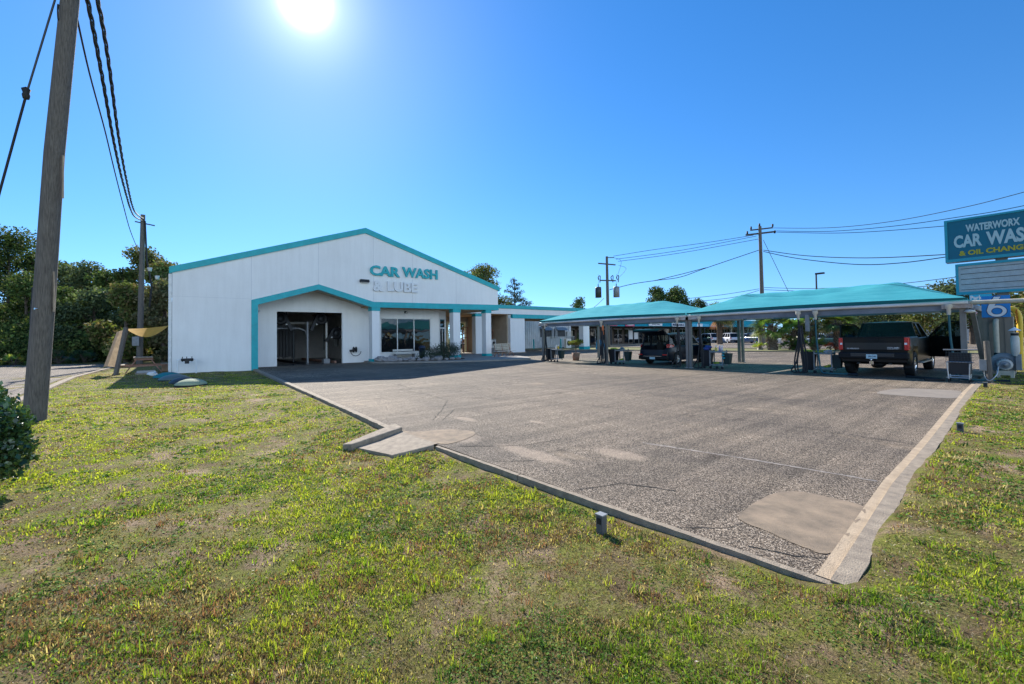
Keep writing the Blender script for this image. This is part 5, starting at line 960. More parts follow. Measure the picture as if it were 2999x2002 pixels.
vac(-11.5, 19.9, 'hoses hanging left of the double post, in front of the SUV door', 2, 3); vac(-10.4, 19.9, 'hoses hanging right of the double post, beside the towel cart', 2, 4); vac(-6.3, 19.85, 'black hoses hanging at the fourth bay, left of the pickup', 3, 5)
pp = thing('intermediate_post', 'grey post with an orange upper sleeve at the second bay', 'post', (-16.0, 20.15, 0)); bx('shaft', M_postgrey, pp, (-16.05, -15.93, 20.1, 20.22, 0.0, 2.3)); MB().cyl((-16.2, 20.1, 1.55), (-16.2, 20.1, 2.2), 0.06).build('orange_sleeve', mat('orange_plastic', (0.7, 0.18, 0.06), 0.5), pp); bx('side_pipe', M_offwhite, pp, (-16.24, -16.16, 20.06, 20.14, 0.3, 1.55))
pp = thing('intermediate_post', 'short grey box beam hanging at the fourth bay', 'post', (-6.05, 20.0, 1.6)); bx('shaft', M_grey, pp, (-6.11, -5.98, 19.98, 20.1, 1.65, 2.3))
def dropper(x, y, lb):
    T = thing('vacuum_wand', lb, 'vacuum hose', (x, y, 0), 'teal vacuum wands'); MB().lathe([(0.10, 0), (0.10, -0.1), (0.055, -0.16), (0.05, -0.34)], (x, y, 2.44), 12).build('pipe_fitting', MATS['stained_white_fitting'], T)
    MB().tube(catmull([(x, y, 2.1), (x+0.02, y, 1.3), (x+0.08, y, 0.6), (x+0.16, y-0.05, 0.12), (x+0.4, y-0.1, 0.06), (x+0.95, y+0.05, 0.05)], 5), 0.03, 8).build('hose', mat('teal_hose', (0.015, 0.10, 0.12), 0.6), T); MB().tube([(x+0.95, y+0.05, 0.05), (x+1.25, y+0.08, 0.04)], [0.03, 0.06], 8).build('nozzle', M_dark, T)
dropper(-5.75, 19.95, 'teal vacuum hose reaching the ground beside the fourth bay cart'); dropper(-2.05, 19.9, 'teal vacuum hose at the right-hand canopy post')
for P, lb in (([(-20.5, 19.7, 0.02), (-19, 18.9, 0.02), (-17.6, 18.9, 0.02), (-16.3, 19.9, 0.02)], 'black cable lying on the asphalt between the two left posts'), ([(-3.2, 20.3, 0.03), (-2.7, 20.0, 0.03), (-2.2, 19.6, 0.03), (-2.6, 19.3, 0.03)], 'dark hose lying on the ground by the truck')):
    tag(MB().tube(catmull(P, 6), 0.02 if 'cable' in lb else 0.05, 6).build('ground_hose', M_black), lb, 'hose')

# carts with tubs
def cart(x, y, label, items, hood=None):
    T = thing('cleaning_cart', label, 'cart', (x, y, 0), 'cleaning carts in the vacuum bays'); fr = MB()
    for dx in (-0.02, 0.56):
        for dy in (-0.2, 0.22): fr.box(x+dx-0.02, x+dx+0.02, y+dy-0.02, y+dy+0.02, 0.1, 0.86)
    fr.build('frame', M_grey, T); bx('lower_shelf', M_grey, T, (x-0.02, x+0.56, y-0.22, y+0.24, 0.16, 0.20)); bx('top_tray', M_grey, T, (x-0.04, x+0.58, y-0.24, y+0.26, 0.74, 0.80), bevel=0.01)
    def tub(cx, w0, w1, h0, h1, col):
        V_ = []; 
        for z_, w_ in ((h0, w0), (h1, w1), (h1, w1-0.03), (h0+0.05, w0-0.03)): V_ += [(cx-w_, y-w_, z_), (cx+w_, y-w_, z_), (cx+w_, y+w_, z_), (cx-w_, y+w_, z_)]
        return MB().add(V_, [(0, 3, 2, 1), (12, 13, 14, 15)]+[(r*4+i, r*4+(i+1) % 4, r*4+4+(i+1) % 4, r*4+4+i) for r in range(3) for i in range(4)]).build('tub', col, T, bevel=0.015)
    tub(x-0.26, 0.17, 0.23, 0.1, 0.84, M_dark); tub(x+0.70, 0.12, 0.17, 0.22, 0.72, mat('dark_green_plastic', (0.01, 0.03, 0.03), 0.5))
    for dx in (-0.3, 0.0, 0.54, 0.3): MB().cyl((x+dx, y-0.22, 0.06), (x+dx, y-0.18, 0.06), 0.06, n=10).build('wheel', M_black, T)
    return T
cart(-20.45, 20.35, 'cart with two tubs beside the leftmost post, a green cloth heap behind it', 0); cart(-15.55, 20.55, 'cart at the second bay with yellow cloths on its tub', 0)
cart(-10.1, 20.5, 'cart in front of the open SUV door, loaded with coloured cloths', 0); cart(-5.95, 20.6, 'cart at the fourth bay between the hoses and the pickup', 0)
def cloths(name, label, cat, pts, m, seed, size=0.09, group='cleaning cloths and bottles on the carts'):
    mb = MB(); rn = random.Random(seed)
    for (x, y, z) in pts: mb.blob((x, y, z), (size*rn.uniform(.8, 1.3), size*rn.uniform(.8, 1.2), size*rn.uniform(.4, .7)), rn.randint(0, 999), 8, 5, 0.35)
    tag(mb.build(name, m), label, cat, group)
M_lime = mat('lime_microfibre', (0.35, 0.42, 0.04), 0.95, var=0.3, vscale=30, bump=0.6)
cloths('cloth_pile', 'lime-yellow cloth pile on the second bay tub', 'cloth', [(-15.9, 20.5, .86), (-15.75, 20.55, .87), (-15.6, 20.5, .84)], M_lime, 1)
cloths('cloth_pile', 'lime cloth stuffed on the lower shelf of the second bay cart', 'cloth', [(-15.3, 20.5, .26), (-15.2, 20.55, .28)], M_lime, 2)
cloths('cloth_pile', 'lime-yellow cloths heaped on the fourth bay tub', 'cloth', [(-6.3, 20.5, .88), (-6.15, 20.55, .86), (-5.85, 20.5, .85), (-5.7, 20.55, .85)], M_lime, 3)
cloths('cloth_pile', 'yellow cloth on the lower shelf of the fourth bay cart', 'cloth', [(-5.6, 20.5, .27), (-5.48, 20.5, .30)], M_lime, 4)
cloths('cloth_pile', 'blue bag bulging out of the third bay tub', 'cloth', [(-10.36, 20.5, .92), (-10.3, 20.5, 1.0)], mat('blue_bag', (0.03, 0.06, 0.3), 0.5), 5, 0.13)
cloths('cloth_pile', 'lime cloth low on the third bay cart', 'cloth', [(-9.9, 20.4, .26), (-9.8, 20.4, .27)], M_lime, 6)
cloths('cloth_pile', 'grey-blue rag heap on the second bay tray', 'cloth', [(-15.3, 20.55, .86), (-15.2, 20.5, .9), (-15.1, 20.5, .86)], mat('grey_blue_rag', (0.12, 0.2, 0.26), 0.95, bump=0.5), 7)
cloths('cloth_pile', 'teal rag hanging off the third bay tray', 'cloth', [(-9.5, 20.3, .74), (-9.5, 20.28, .62), (-9.48, 20.28, .5)], mat('teal_rag', (0.03, 0.35, 0.42), 0.95, bump=0.5), 8, 0.07)
cloths('cloth_pile', 'pale rag heap on the fourth bay tray', 'cloth', [(-5.6, 20.5, .85), (-5.5, 20.5, .88)], mat('pale_rag', (0.35, 0.38, 0.42), 0.95, bump=0.5), 9)
for k, (x, y, z, col, lb) in enumerate([(-20.15, 20.3, .80, (0.75, 0.75, 0.75), 'white spray bottle on the leftmost cart'), (-20.0, 20.35, .80, (0.8, 0.5, 0.03), 'yellow bottle on the leftmost cart'), (-9.9, 20.45, .80, (0.6, 0.5, 0.1), 'yellow bottle on the third bay cart'), (-9.75, 20.5, .80, (0.35, 0.3, 0.6), 'violet bottle on the third bay cart'), (-9.62, 20.45, .80, (0.7, 0.6, 0.65), 'pale pink bottle on the third bay cart')]):
    t = thing('spray_bottle', lb, 'bottle', (x, y, z), 'bottles on the carts'); MB().lathe([(0, 0), (0.045, 0), (0.045, 0.14), (0.02, 0.19), (0.02, 0.22), (0, 0.22)], (x, y, z), 10).build('bottle_body', mat('bottle_colour_%s' % 'abcde'[k], col, 0.4), t); bx('trigger_head', M_whites, t, (x-0.02, x+0.05, y-0.02, y+0.02, z+0.22, z+0.27))
hp = crown('cloth_hood', [(-20.1, 22.1, 1.18, 0.5, 0.16), (-19.8, 22.1, 1.28, 0.3, 0.14), (-20.4, 22.1, 1.12, 0.25, 0.1)], 1500, 0.1, [(0.13, 0.2, 0.05), (0.25, 0.27, 0.06), (0.2, 0.12, 0.05)], None, M_leafdark, 44); hp.name = 'potted_palm_leaves'
fpot = thing('potted_plant', 'drooping green potted plant behind the leftmost cart', 'plant', (-20.1, 22.1, 0)); hp.parent = fpot; hp.location = Vector((0, 0, 0)); hp.data.transform(Matrix.Translation((20.1, -22.1, 0)))
MB().lathe([(0.0, 0), (0.2, 0), (0.28, 0.5), (0.25, 0.5), (0.2, 0.42), (0, 0.42)], (-20.1, 22.1, 0.0), 14).build('pot', M_redwood, fpot); MB().tube([(-20.1, 22.1, 0.4), (-20.1, 22.12, 1.15)], 0.03, 6).build('stem', M_bark, fpot)
# wire shopping-style cart at the right post
wc = thing('wire_cart', 'grey wire basket cart on castors beside the right canopy post', 'cart', (-1.85, 19.45, 0))
f = MB()
for q in (((-2.08, 19.3, .62), (-1.5, 19.3, .62)), ((-2.08, 19.3, .14), (-1.6, 19.3, .14)), ((-2.08, 19.3, .62), (-2.05, 19.3, .1)), ((-1.58, 19.3, .58), (-1.6, 19.3, .1)), ((-2.08, 19.7, .62), (-2.05, 19.7, .1)), ((-1.58, 19.7, .58), (-1.6, 19.7, .1)), ((-2.08, 19.3, .14), (-2.08, 19.7, .14)), ((-1.6, 19.3, .14), (-1.6, 19.7, .14)), ((-2.06, 19.3, .2), (-1.6, 19.3, .2))): f.tube(q, 0.02, 6)
f.build('frame', M_alu, wc); g_ = MB()
for k in range(9): g_.bar((-2.1+k*0.07, 19.28, .6), (-2.08+k*0.062, 19.3, 1.0), 0.008)
for k in range(6): g_.bar((-2.1, 19.28, .62+k*0.07), (-1.48-0.02*0, 19.28, .62+k*0.07), 0.008)
g_.build('wire_basket', M_darkgrey, wc); MB().tube([(-2.15, 19.28, 1.0), (-1.4, 19.28, 1.0)], 0.022, 6).build('handle', M_grey, wc); bx('basket_liner', M_dark, wc, (-2.04, -1.56, 19.32, 19.68, .25, .9))
for x_ in (-2.05, -1.6):
    for y_ in (19.3, 19.7): MB().cyl((x_-0.015, y_, 0.055), (x_+0.015, y_, 0.055), 0.05, n=10).build('castor', M_black, wc)
# ================================================================== VEHICLES (local frame: nose to +Y, origin on the ground)
def paint(name, col, metal=0.0, rough=0.35):
    return mat(name, col, rough, metal=metal, coat=0.18, spec=0.22)
M_tyre = mat('tyre_rubber', (0.014, 0.014, 0.015), 0.8); M_trim = mat('black_trim', (0.010, 0.010, 0.011), 0.6, spec=0.25); M_seat = mat('dark_seat_cloth', (0.035, 0.032, 0.03), 0.9); M_rim = mat('alloy_rim', (0.45, 0.46, 0.48), 0.25, metal=0.9)
def place(T, loc, rz): T.location = loc; T.rotation_euler = (0, 0, rz)
def wheel(T, x, y, r, w_, rim=M_rim, spokes=10, detail=True):
    sgn = 1 if x > 0 else -1; xo = x; t = MB()
    t.lathe([(r*0.62, -w_/2), (r*0.93, -w_/2), (r, -w_/2+0.03), (r, w_/2-0.03), (r*0.93, w_/2), (r*0.62, w_/2), (r*0.62, -w_/2)], (xo, y, r), 26, 'x')
    W_ = t.build('wheel', M_tyre, T); d = MB(); f = xo+sgn*(w_/2-0.03)
    d.lathe([(r*0.62, f-xo+sgn*0.012), (r*0.56, f-xo+sgn*0.012), (r*0.55, f-xo-sgn*0.06), (0.0, f-xo-sgn*0.065)], (xo, y, r), 24, 'x')
    for k in range(spokes if detail else 0):
        a = 2*math.pi*k/spokes; d.bar((f-sgn*0.005, y+r*0.09*math.cos(a), r+r*0.09*math.sin(a)), (f-sgn*0.01, y+r*0.58*math.cos(a), r+r*0.58*math.sin(a)), 0.035 if spokes > 6 else 0.06, 0.03, upv=(1, 0, 0))
    d.lathe([(0.0, f-xo+sgn*0.015), (r*0.13, f-xo+sgn*0.01), (r*0.14, f-xo-sgn*0.05)], (xo, y, r), 12, 'x'); 
    return W_, d.build('rim', rim, W_)
def body_shell(L, W, top, zb0, axles, r, ra, cav=None, bulge=0.0, endround=0.10, sill=0.0):
    """lower body: top(y) gives the top line, wheel arches cut from below, cav=(y0,y1,z) an open box from above"""
    ys = sorted(set([-L/2, -L/2+0.04, -L/2+0.12, L/2-0.12, L/2-0.04, L/2]+[float(q) for q in np.linspace(-L/2+0.2, L/2-0.2, 60)]+[a+ra*math.cos(t) for a in axles for t in np.linspace(0, math.pi, 15)]+([cav[0], cav[0]+0.01, cav[1], cav[1]-0.01] if cav else []))); V_ = []; nc = 0
    for y in ys:
        e = abs(y)/(L/2); hw = W/2*(1-endround*max(0, (e-0.72)/0.28)**2.2); zt = top(y); z0 = zb0+(0.10*max(0, (e-0.9)/0.1))
        for a in axles:
            if abs(y-a) < ra: z0 = max(z0, r+math.sqrt(max(0, ra*ra-(y-a)**2))-0.02)
        z0 = min(z0, zt-0.12); sh = 0.06; inn = cav and cav[0] <= y <= cav[1]; zi = cav[2] if inn else zt-0.0; iw = hw-0.13
        prof = [(0, zi), (iw-0.02 if inn else iw*0.5, zi), (iw, zi if inn else zt), (iw+0.01, zt), (hw-0.05, zt-0.005), (hw-0.015, zt-0.05), (hw, zt-0.18), (hw+bulge, zt-0.34), (hw+bulge*0.4, (zt+z0)/2-0.05), (hw, max(z0+0.10, z0)), (hw-0.03, z0), (hw*0.75, z0), (0, z0)]
        if not inn: prof[2] = (iw, zt+0.0)
        mx_ = 1e9; pr = []
        for k, (px, pz) in enumerate(prof):
            if k >= 3: mx_ = min(mx_, pz); pz = max(mx_, z0)
            pr.append((px, pz))
        V_ += [(px, y, pz) for px, pz in pr]+[(-px, y, pz) for px, pz in pr[1:-1][::-1]]; nc = 2*len(prof)-2
    F_ = []
    for i in range(len(ys)-1):
        for k in range(nc): a = i*nc+k; b = i*nc+(k+1) % nc; F_.append((a, b, b+nc, a+nc))
    mb = MB(); mb.sharp = True; mb.add(V_, F_, True); mb.add(V_[:nc], [tuple(range(nc))]); mb.add(V_[-nc:], [tuple(reversed(range(nc)))]); return mb
def greenhouse(T, P, W, zb, H_, yb, yt, pil, glass, rear_open=False, side_skip=(), roof_up=0.03, wr=0.80, sidemat=None):
    """yb=(rear base, front base), yt=(rear top, front top); pil = fractions of the middle pillars"""
    hb = W/2-0.06; ht = W/2*wr; zr = H_-roof_up-0.03
    def sp(t, top): return ((ht if top else hb), (yt[0]+(yt[1]-yt[0])*t) if top else (yb[0]+(yb[1]-yb[0])*t), zr if top else zb)
    for sx in (-1, 1):
        pm = MB()
        for t in [0.0]+list(pil)+[1.0]:
            a = sp(t, False); b = sp(t, True); w_ = 0.10 if 0 < t < 1 else 0.08; pm.bar((sx*(a[0]-0.02), a[1], a[2]-0.03), (sx*(b[0]-0.02), b[1], b[2]+0.01), 0.04, w_, upv=(0, 1, 0))
        pm.bar((sx*(ht-0.02), yt[0], zr), (sx*(ht-0.02), yt[1], zr), 0.06, 0.05); pm.build('window_frame', P, T)
        ts = [0.0]+list(pil)+[1.0]
        for k, (a, b) in enumerate(zip(ts[:-1], ts[1:])):
            if (sx, k) in side_skip: continue
            q = [sp(a, False), sp(b, False), sp(b, True), sp(a, True)]; g_ = MB().add([(sx*(p[0]-0.015), p[1], p[2]) for p in q], [(0, 1, 2, 3)]); g_.build('side_window', sidemat or glass, T)
    V_ = []; n = 8
    for yq, dz in ((yt[0], 0.0), (yt[0]+0.12, roof_up*0.8), ((yt[0]+yt[1])/2, roof_up*1.5), (yt[1]-0.12, roof_up), (yt[1], 0.0)):
        for k in range(n+1): u_ = -1+2*k/n; V_.append((u_*ht, yq, zr+0.03+dz*(1-abs(u_)**3)))
    mb = MB(); mb.add(V_, [(i*(n+1)+k, i*(n+1)+k+1, (i+1)*(n+1)+k+1, (i+1)*(n+1)+k) for i in range(4) for k in range(n)], True); mb.box(-ht+0.01, ht-0.01, yt[0]+0.01, yt[1]-0.01, zr-0.02, zr+0.022); mb.build('roof', P, T)
    f = MB().add([(-hb+0.04, yb[1]+0.005, zb), (hb-0.04, yb[1]+0.005, zb), (ht-0.04, yt[1]+0.005, zr), (-ht+0.04, yt[1]+0.005, zr)], [(0, 1, 2, 3)]); f.build('windscreen', glass, T)
    if not rear_open:
        f = MB().add([(-hb+0.04, yb[0]-0.005, zb), (hb-0.04, yb[0]-0.005, zb), (ht-0.04, yt[0]-0.005, zr), (-ht+0.04, yt[0]-0.005, zr)], [(0, 1, 2, 3)]); f.build('rear_window', sidemat or glass, T)
def seats(T, ys, W, zf, zt):
    for y in ys:
        for x in (-W*0.22, W*0.22):
            s_ = MB(); s_.box(x-0.22, x+0.22, y-0.25, y+0.22, zf, zf+0.25); s_.box(x-0.21, x+0.21, y-0.35, y-0.22, zf+0.15, zt); s_.box(x-0.11, x+0.11, y-0.35, y-0.27, zt+0.02, zt+0.2); s_.build('seat', M_seat, T, bevel=0.04)
def open_door(T, P, hx, hy, ang, Lp, z0, zb, zt, side, glass, mirror=True, inner=M_trim, taper=0.35):
    """door hinged at its front edge, swung open by ang; built along its swung direction"""
    d = Vector((side*math.sin(ang), -math.cos(ang), 0)); n_ = Vector((side*math.cos(ang), math.sin(ang), 0))*0.0
    nv = Vector((d.y, -d.x, 0)); th = 0.07
    def bpoly(pts, th_, m, nm, par, off=0.0):
        V_ = []
        for s_ in (off, off+th_): V_ += [tuple(Vector((hx, hy, 0))+d*u_+nv*s_+Vector((0, 0, z))) for u_, z in pts]
        n = len(pts); mb = MB(); mb.add(V_, [tuple(reversed(range(n))), tuple(range(n, 2*n))]+[(i, (i+1) % n, n+(i+1) % n, n+i) for i in range(n)]); return mb.build(nm, m, par)
    D = bpoly([(0, z0+0.08), (0.05, z0), (Lp, z0), (Lp+0.02, zb-0.3), (Lp, zb), (0, zb)], th, P, 'door', T)
    bpoly([(0.06, z0+0.1), (Lp-0.06, z0+0.08), (Lp-0.06, zb-0.06), (0.06, zb-0.06)], 0.03, inner, 'door_lining', D, -0.035 if side*1 > 0 else 0.075)
    fr = MB(); c0 = [(0.03, zb), (taper*Lp, zt-0.03), (0.7*Lp, zt), (Lp-0.04, zt-0.03), (Lp-0.01, zb)]
    for a, b in zip(c0[:-1], c0[1:]): fr.bar(Vector((hx, hy, a[1]))+d*a[0]+nv*0.03, Vector((hx, hy, b[1]))+d*b[0]+nv*0.03, 0.05, 0.05)
    fr.build('door_frame', P, D)
    bpoly([(0.06, zb), (taper*Lp, zt-0.05), (Lp-0.06, zt-0.05), (Lp-0.04, zb)], 0.006, glass, 'door_window', D, 0.03)
    if mirror:
        a = Vector((hx, hy, zb))+d*0.18-nv*0.05*0; mn = nv if side < 0 else -nv; out_ = -mn if False else mn
        bx2 = MB(); c_ = Vector((hx, hy, zb+0.12))+d*0.2+nv*(0.22 if side < 0 else -0.2); return D, c_, d, nv
    return D, None, d, nv

# ---- black SUV with raised tailgate
M_suv = paint('dark_navy_paint', (0.006, 0.010, 0.022)); L, W = 4.55, 1.84
S = thing('parked_suv', 'dark navy SUV with its tailgate raised and front door open under the left canopy', 'suv', (-13.68, 22.95, 0))
S.location = (0, 0, 0)
def top_suv(y): return float(np.interp(y, [-2.28, -2.2, -1.9, -0.6, 1.0, 1.25, 1.9, 2.2, 2.28], [0.80, 0.95, 1.02, 1.02, 1.0, 0.98, 0.90, 0.78, 0.6]))
body_shell(L, W, top_suv, 0.24, (-1.35, 1.33), 0.34, 0.41, cav=(-2.26, 0.95, 0.62), bulge=0.02).build('body', M_suv, S)
greenhouse(S, M_suv, W, 1.0, 1.66, (-2.02, 1.20), (-1.85, 0.42), (0.26, 0.52, 0.62), M_carglass, rear_open=True, side_skip=((1, 3),), sidemat=M_carglass)
seats(S, (0.35, -0.65), W, 0.55, 1.12)
bx('bumper', M_trim, S, (-0.88, 0.88, -2.36, -2.2, 0.28, 0.5), bevel=0.05); bx('bumper_strip', M_chrome, S, (-0.55, 0.55, -2.375, -2.355, 0.45, 0.475)); bx('boot_floor', M_seat, S, (-0.72, 0.72, -2.25, -0.9, 0.62, 0.66))
bx('dashboard', M_trim, S, (-0.75, 0.75, 0.75, 1.15, 0.7, 1.02)); MB().box(-0.7, 0.7, -1.9, 1.1, 0.2, 0.3).build('underbody', M_trim, S)
for sx in (-1, 1):
    MB().add([(sx*0.90, -2.02, 1.10), (sx*0.93, -1.72, 1.05), (sx*0.925, -1.75, 0.95), (sx*0.90, -2.18, 0.92), (sx*0.80, -2.22, 1.10), (sx*0.80, -2.26, 0.92)], [(0, 1, 2, 3), (0, 3, 5, 4)]).build('tail_lamp', M_red, S, solid=0.02)
    bx('reflector', M_red, S, (min(sx*0.62, sx*0.86), max(sx*0.62, sx*0.86), -2.38, -2.35, 0.52, 0.58))
    MB().tube([(sx*0.72, -1.7, 1.70), (sx*0.72, 0.3, 1.71)], 0.018, 6).build('roof_rail', M_alu, S)
    for a in (-1.35, 1.33): wheel(S, sx*0.80, a, 0.34, 0.22, spokes=10)
hg = MB(); hg.add([(-0.66, -1.88, 1.64), (0.66, -1.88, 1.64), (0.74, -2.45, 1.93), (-0.74, -2.45, 1.93), (0.78, -2.85, 1.90), (-0.78, -2.85, 1.90), (0.76, -3.0, 1.82), (-0.76, -3.0, 1.82)], [(0, 1, 2, 3), (3, 2, 4, 5), (5, 4, 6, 7)]); HG = hg.build('tailgate', M_suv, S, solid=0.07)
MB().add([(-0.56, -1.98, 1.62), (0.56, -1.98, 1.62), (0.62, -2.42, 1.84), (-0.62, -2.42, 1.84)], [(0, 1, 2, 3)]).build('tailgate_window', M_deepglass, HG); MB().add([(-0.7, -2.5, 1.86), (0.7, -2.5, 1.86), (0.7, -2.9, 1.80), (-0.7, -2.9, 1.80)], [(0, 1, 2, 3)]).build('tailgate_lining', mat('grey_brown_lining', (0.18, 0.15, 0.12), 0.8), HG, solid=0.02)
for sx in (-1, 1): MB().tube([(sx*0.72, -1.95, 1.35), (sx*0.70, -2.35, 1.82)], 0.015, 6).build('gas_strut', M_darkgrey, HG)
D, mc, dd, nn = open_door(S, M_suv, 0.90, 1.02, R(62), 1.02, 0.32, 1.0, 1.60, 1, M_carglass)
MB().box(mc.x-0.1, mc.x+0.1, mc.y-0.06, mc.y+0.06, mc.z-0.09, mc.z+0.09).build('wing_mirror', M_suv, D, bevel=0.03)
bx('licence_plate', M_plate, S, (-0.16, 0.16, -2.385, -2.365, 0.3, 0.42))
place(S, (-13.68, 23.45, 0), R(0))

# ---- black pickup
M_pk = paint('black_pickup_paint', (0.006, 0.006, 0.007)); L, W = 6.1, 1.98
K = thing('pickup_truck', 'black crew-cab pickup seen from behind with both front doors open', 'pickup truck', (0, 0, 0))
def top_pk(y): return float(np.interp(y, [-3.05, -3.0, -1.0, -0.95, 1.55, 1.7, 2.8, 3.0, 3.05], [1.38, 1.40, 1.40, 1.36, 1.36, 1.33, 1.25, 1.1, 0.9]))
body_shell(L, W, top_pk, 0.42, (-1.98, 2.0), 0.43, 0.50, cav=(-2.98, -1.02, 0.92), bulge=0.03, endround=0.05).build('body', M_pk, K)
greenhouse(K, M_pk, W, 1.34, 1.98, (-0.98, 1.62), (-0.72, 0.75), (0.40, 0.48), M_deepglass, side_skip=((1, 2), (-1, 2)), wr=0.76)
seats(K, (0.35, -0.45), W, 0.85, 1.45); bx('dashboard', M_trim, K, (-0.8, 0.8, 1.0, 1.5, 1.0, 1.36))
TG = bx('tailgate', M_pk, K, (-0.86, 0.86, -3.11, -3.04, 0.92, 1.385), bevel=0.015); bx('tailgate_cap', M_trim, TG, (-0.87, 0.87, -3.12, -3.02, 1.385, 1.41)); bx('tailgate_handle', M_trim, TG, (-0.16, 0.16, -3.125, -3.10, 1.29, 1.37))
bx('tailgate_recess', mat('brown_black_sheen', (0.012, 0.010, 0.010), 0.3, coat=0.2), TG, (-0.80, 0.80, -3.118, -3.111, 0.96, 1.20))
M_badge = mat('badge_metal', (0.5, 0.5, 0.52), 0.3, metal=0.7)
text('badge', 'SILVERADO', M_badge, TG, (-0.74, -3.118, 0.97), (1, 0, 0), (0, 0, 1), 0.36, 0.045, 0.008, 0.03)
text('badge', 'HIGH', M_badge, TG, (0.42, -3.118, 1.015), (1, 0, 0), (0, 0, 1), 0.15, 0.035, 0.008, 0.03); text('badge', 'COUNTRY', M_badge, TG, (0.42, -3.118, 0.97), (1, 0, 0), (0, 0, 1), 0.31, 0.035, 0.008, 0.03)
MB().add([(0.57, -3.12, 1.015), (0.63, -3.12, 1.045), (0.66, -3.12, 1.035), (0.69, -3.12, 1.055), (0.76, -3.12, 1.015)], [(0, 1, 2, 3, 4)]).build('badge', M_badge, TG, solid=0.005)
bp_ = MB(); bp_.box(-1.0, 1.0, -3.22, -3.0, 0.62, 0.86); BP = bp_.build('bumper', M_trim, K, bevel=0.05); bx('bumper_step', mat('dark_chrome', (0.06, 0.06, 0.065), 0.25, metal=0.8), BP, (-0.62, 0.62, -3.235, -3.2, 0.70, 0.84), bevel=0.01)
PLT = bx('licence_plate', M_plate, K, (-0.155, 0.155, -3.255, -3.236, 0.64, 0.79)); text('plate_lettering', 'J9LO4S', mat('plate_navy', (0.02, 0.05, 0.12), 0.5), PLT, (-0.10, -3.258, 0.675), (1, 0, 0), (0, 0, 1), 0.23, 0.07, 0.003, 0.02)
bx('hitch_receiver', M_chrome, K, (-0.06, 0.06, -3.3, -3.1, 0.44, 0.55)); MB().blob((0, -3.33, 0.60), 0.035, 1, 10, 8, 0).build('hitch_ball', M_chrome, K); MB().tube([(0, -3.33, 0.45), (0, -3.33, 0.57)], 0.02, 6).build('hitch_pin', M_chrome, K)
un = MB(); un.box(-0.5, -0.4, -2.9, 2.6, 0.42, 0.6); un.box(0.4, 0.5, -2.9, 2.6, 0.42, 0.6); un.cyl((-0.8, -1.98, 0.43), (0.8, -1.98, 0.43), 0.06); un.blob((0, -1.98, 0.43), (0.2, 0.2, 0.17), 1, 12, 8, 0); un.cyl((0.15, -2.8, 0.5), (0.15, -1.2, 0.5), 0.09); un.build('underbody', M_darkgrey, K)
for sx in (-1, 1):
    LT = MB(); LT.box(min(sx*0.865, sx*1.0), max(sx*0.865, sx*1.0), -3.10, -2.86, 0.94, 1.385); o = LT.build('tail_lamp', M_red, K, bevel=0.02); bx('reversing_lamp', M_whites, o, (min(sx*0.88, sx*0.95), max(sx*0.88, sx*0.95), -3.108, -3.09, 1.13, 1.2))
    for a in (-1.98, 2.0): wheel(K, sx*0.86, a, 0.43, 0.29, M_chrome, 6)
    bx('running_board', M_alu, K, (min(sx*0.92, sx*1.08), max(sx*0.92, sx*1.08), -0.9, 1.3, 0.40, 0.46), bevel=0.02); bx('mud_flap', M_black, K, (min(sx*0.78, sx*0.98), max(sx*0.78, sx*0.98), -2.52, -2.5, 0.3, 0.75))
for side, an in ((1, 66), (-1, 62)):
    D, mc, dd, nn = open_door(K, M_pk, side*0.97, 1.50, R(an), 1.08, 0.56, 1.38, 1.95, side, M_carglass, taper=0.5)
    mh = MB().box(mc.x-0.12, mc.x+0.12, mc.y-0.05, mc.y+0.06, mc.z-0.10, mc.z+0.14).build('wing_mirror', M_pk, D, bevel=0.03)
    MB().box(mc.x-0.10, mc.x+0.10, mc.y-0.056, mc.y-0.052, mc.z-0.08, mc.z+0.12).build('mirror_glass', mat('mirror_silver', (0.8, 0.85, 0.85), 0.03, metal=1.0), mh)
cb = MB()
for k in range(5): cb.box(-0.45+k*0.2, -0.40+k*0.2, 0.62, 0.70, 1.985, 2.01)
place(K, (-4.10, 23.2, 0), R(0.5))

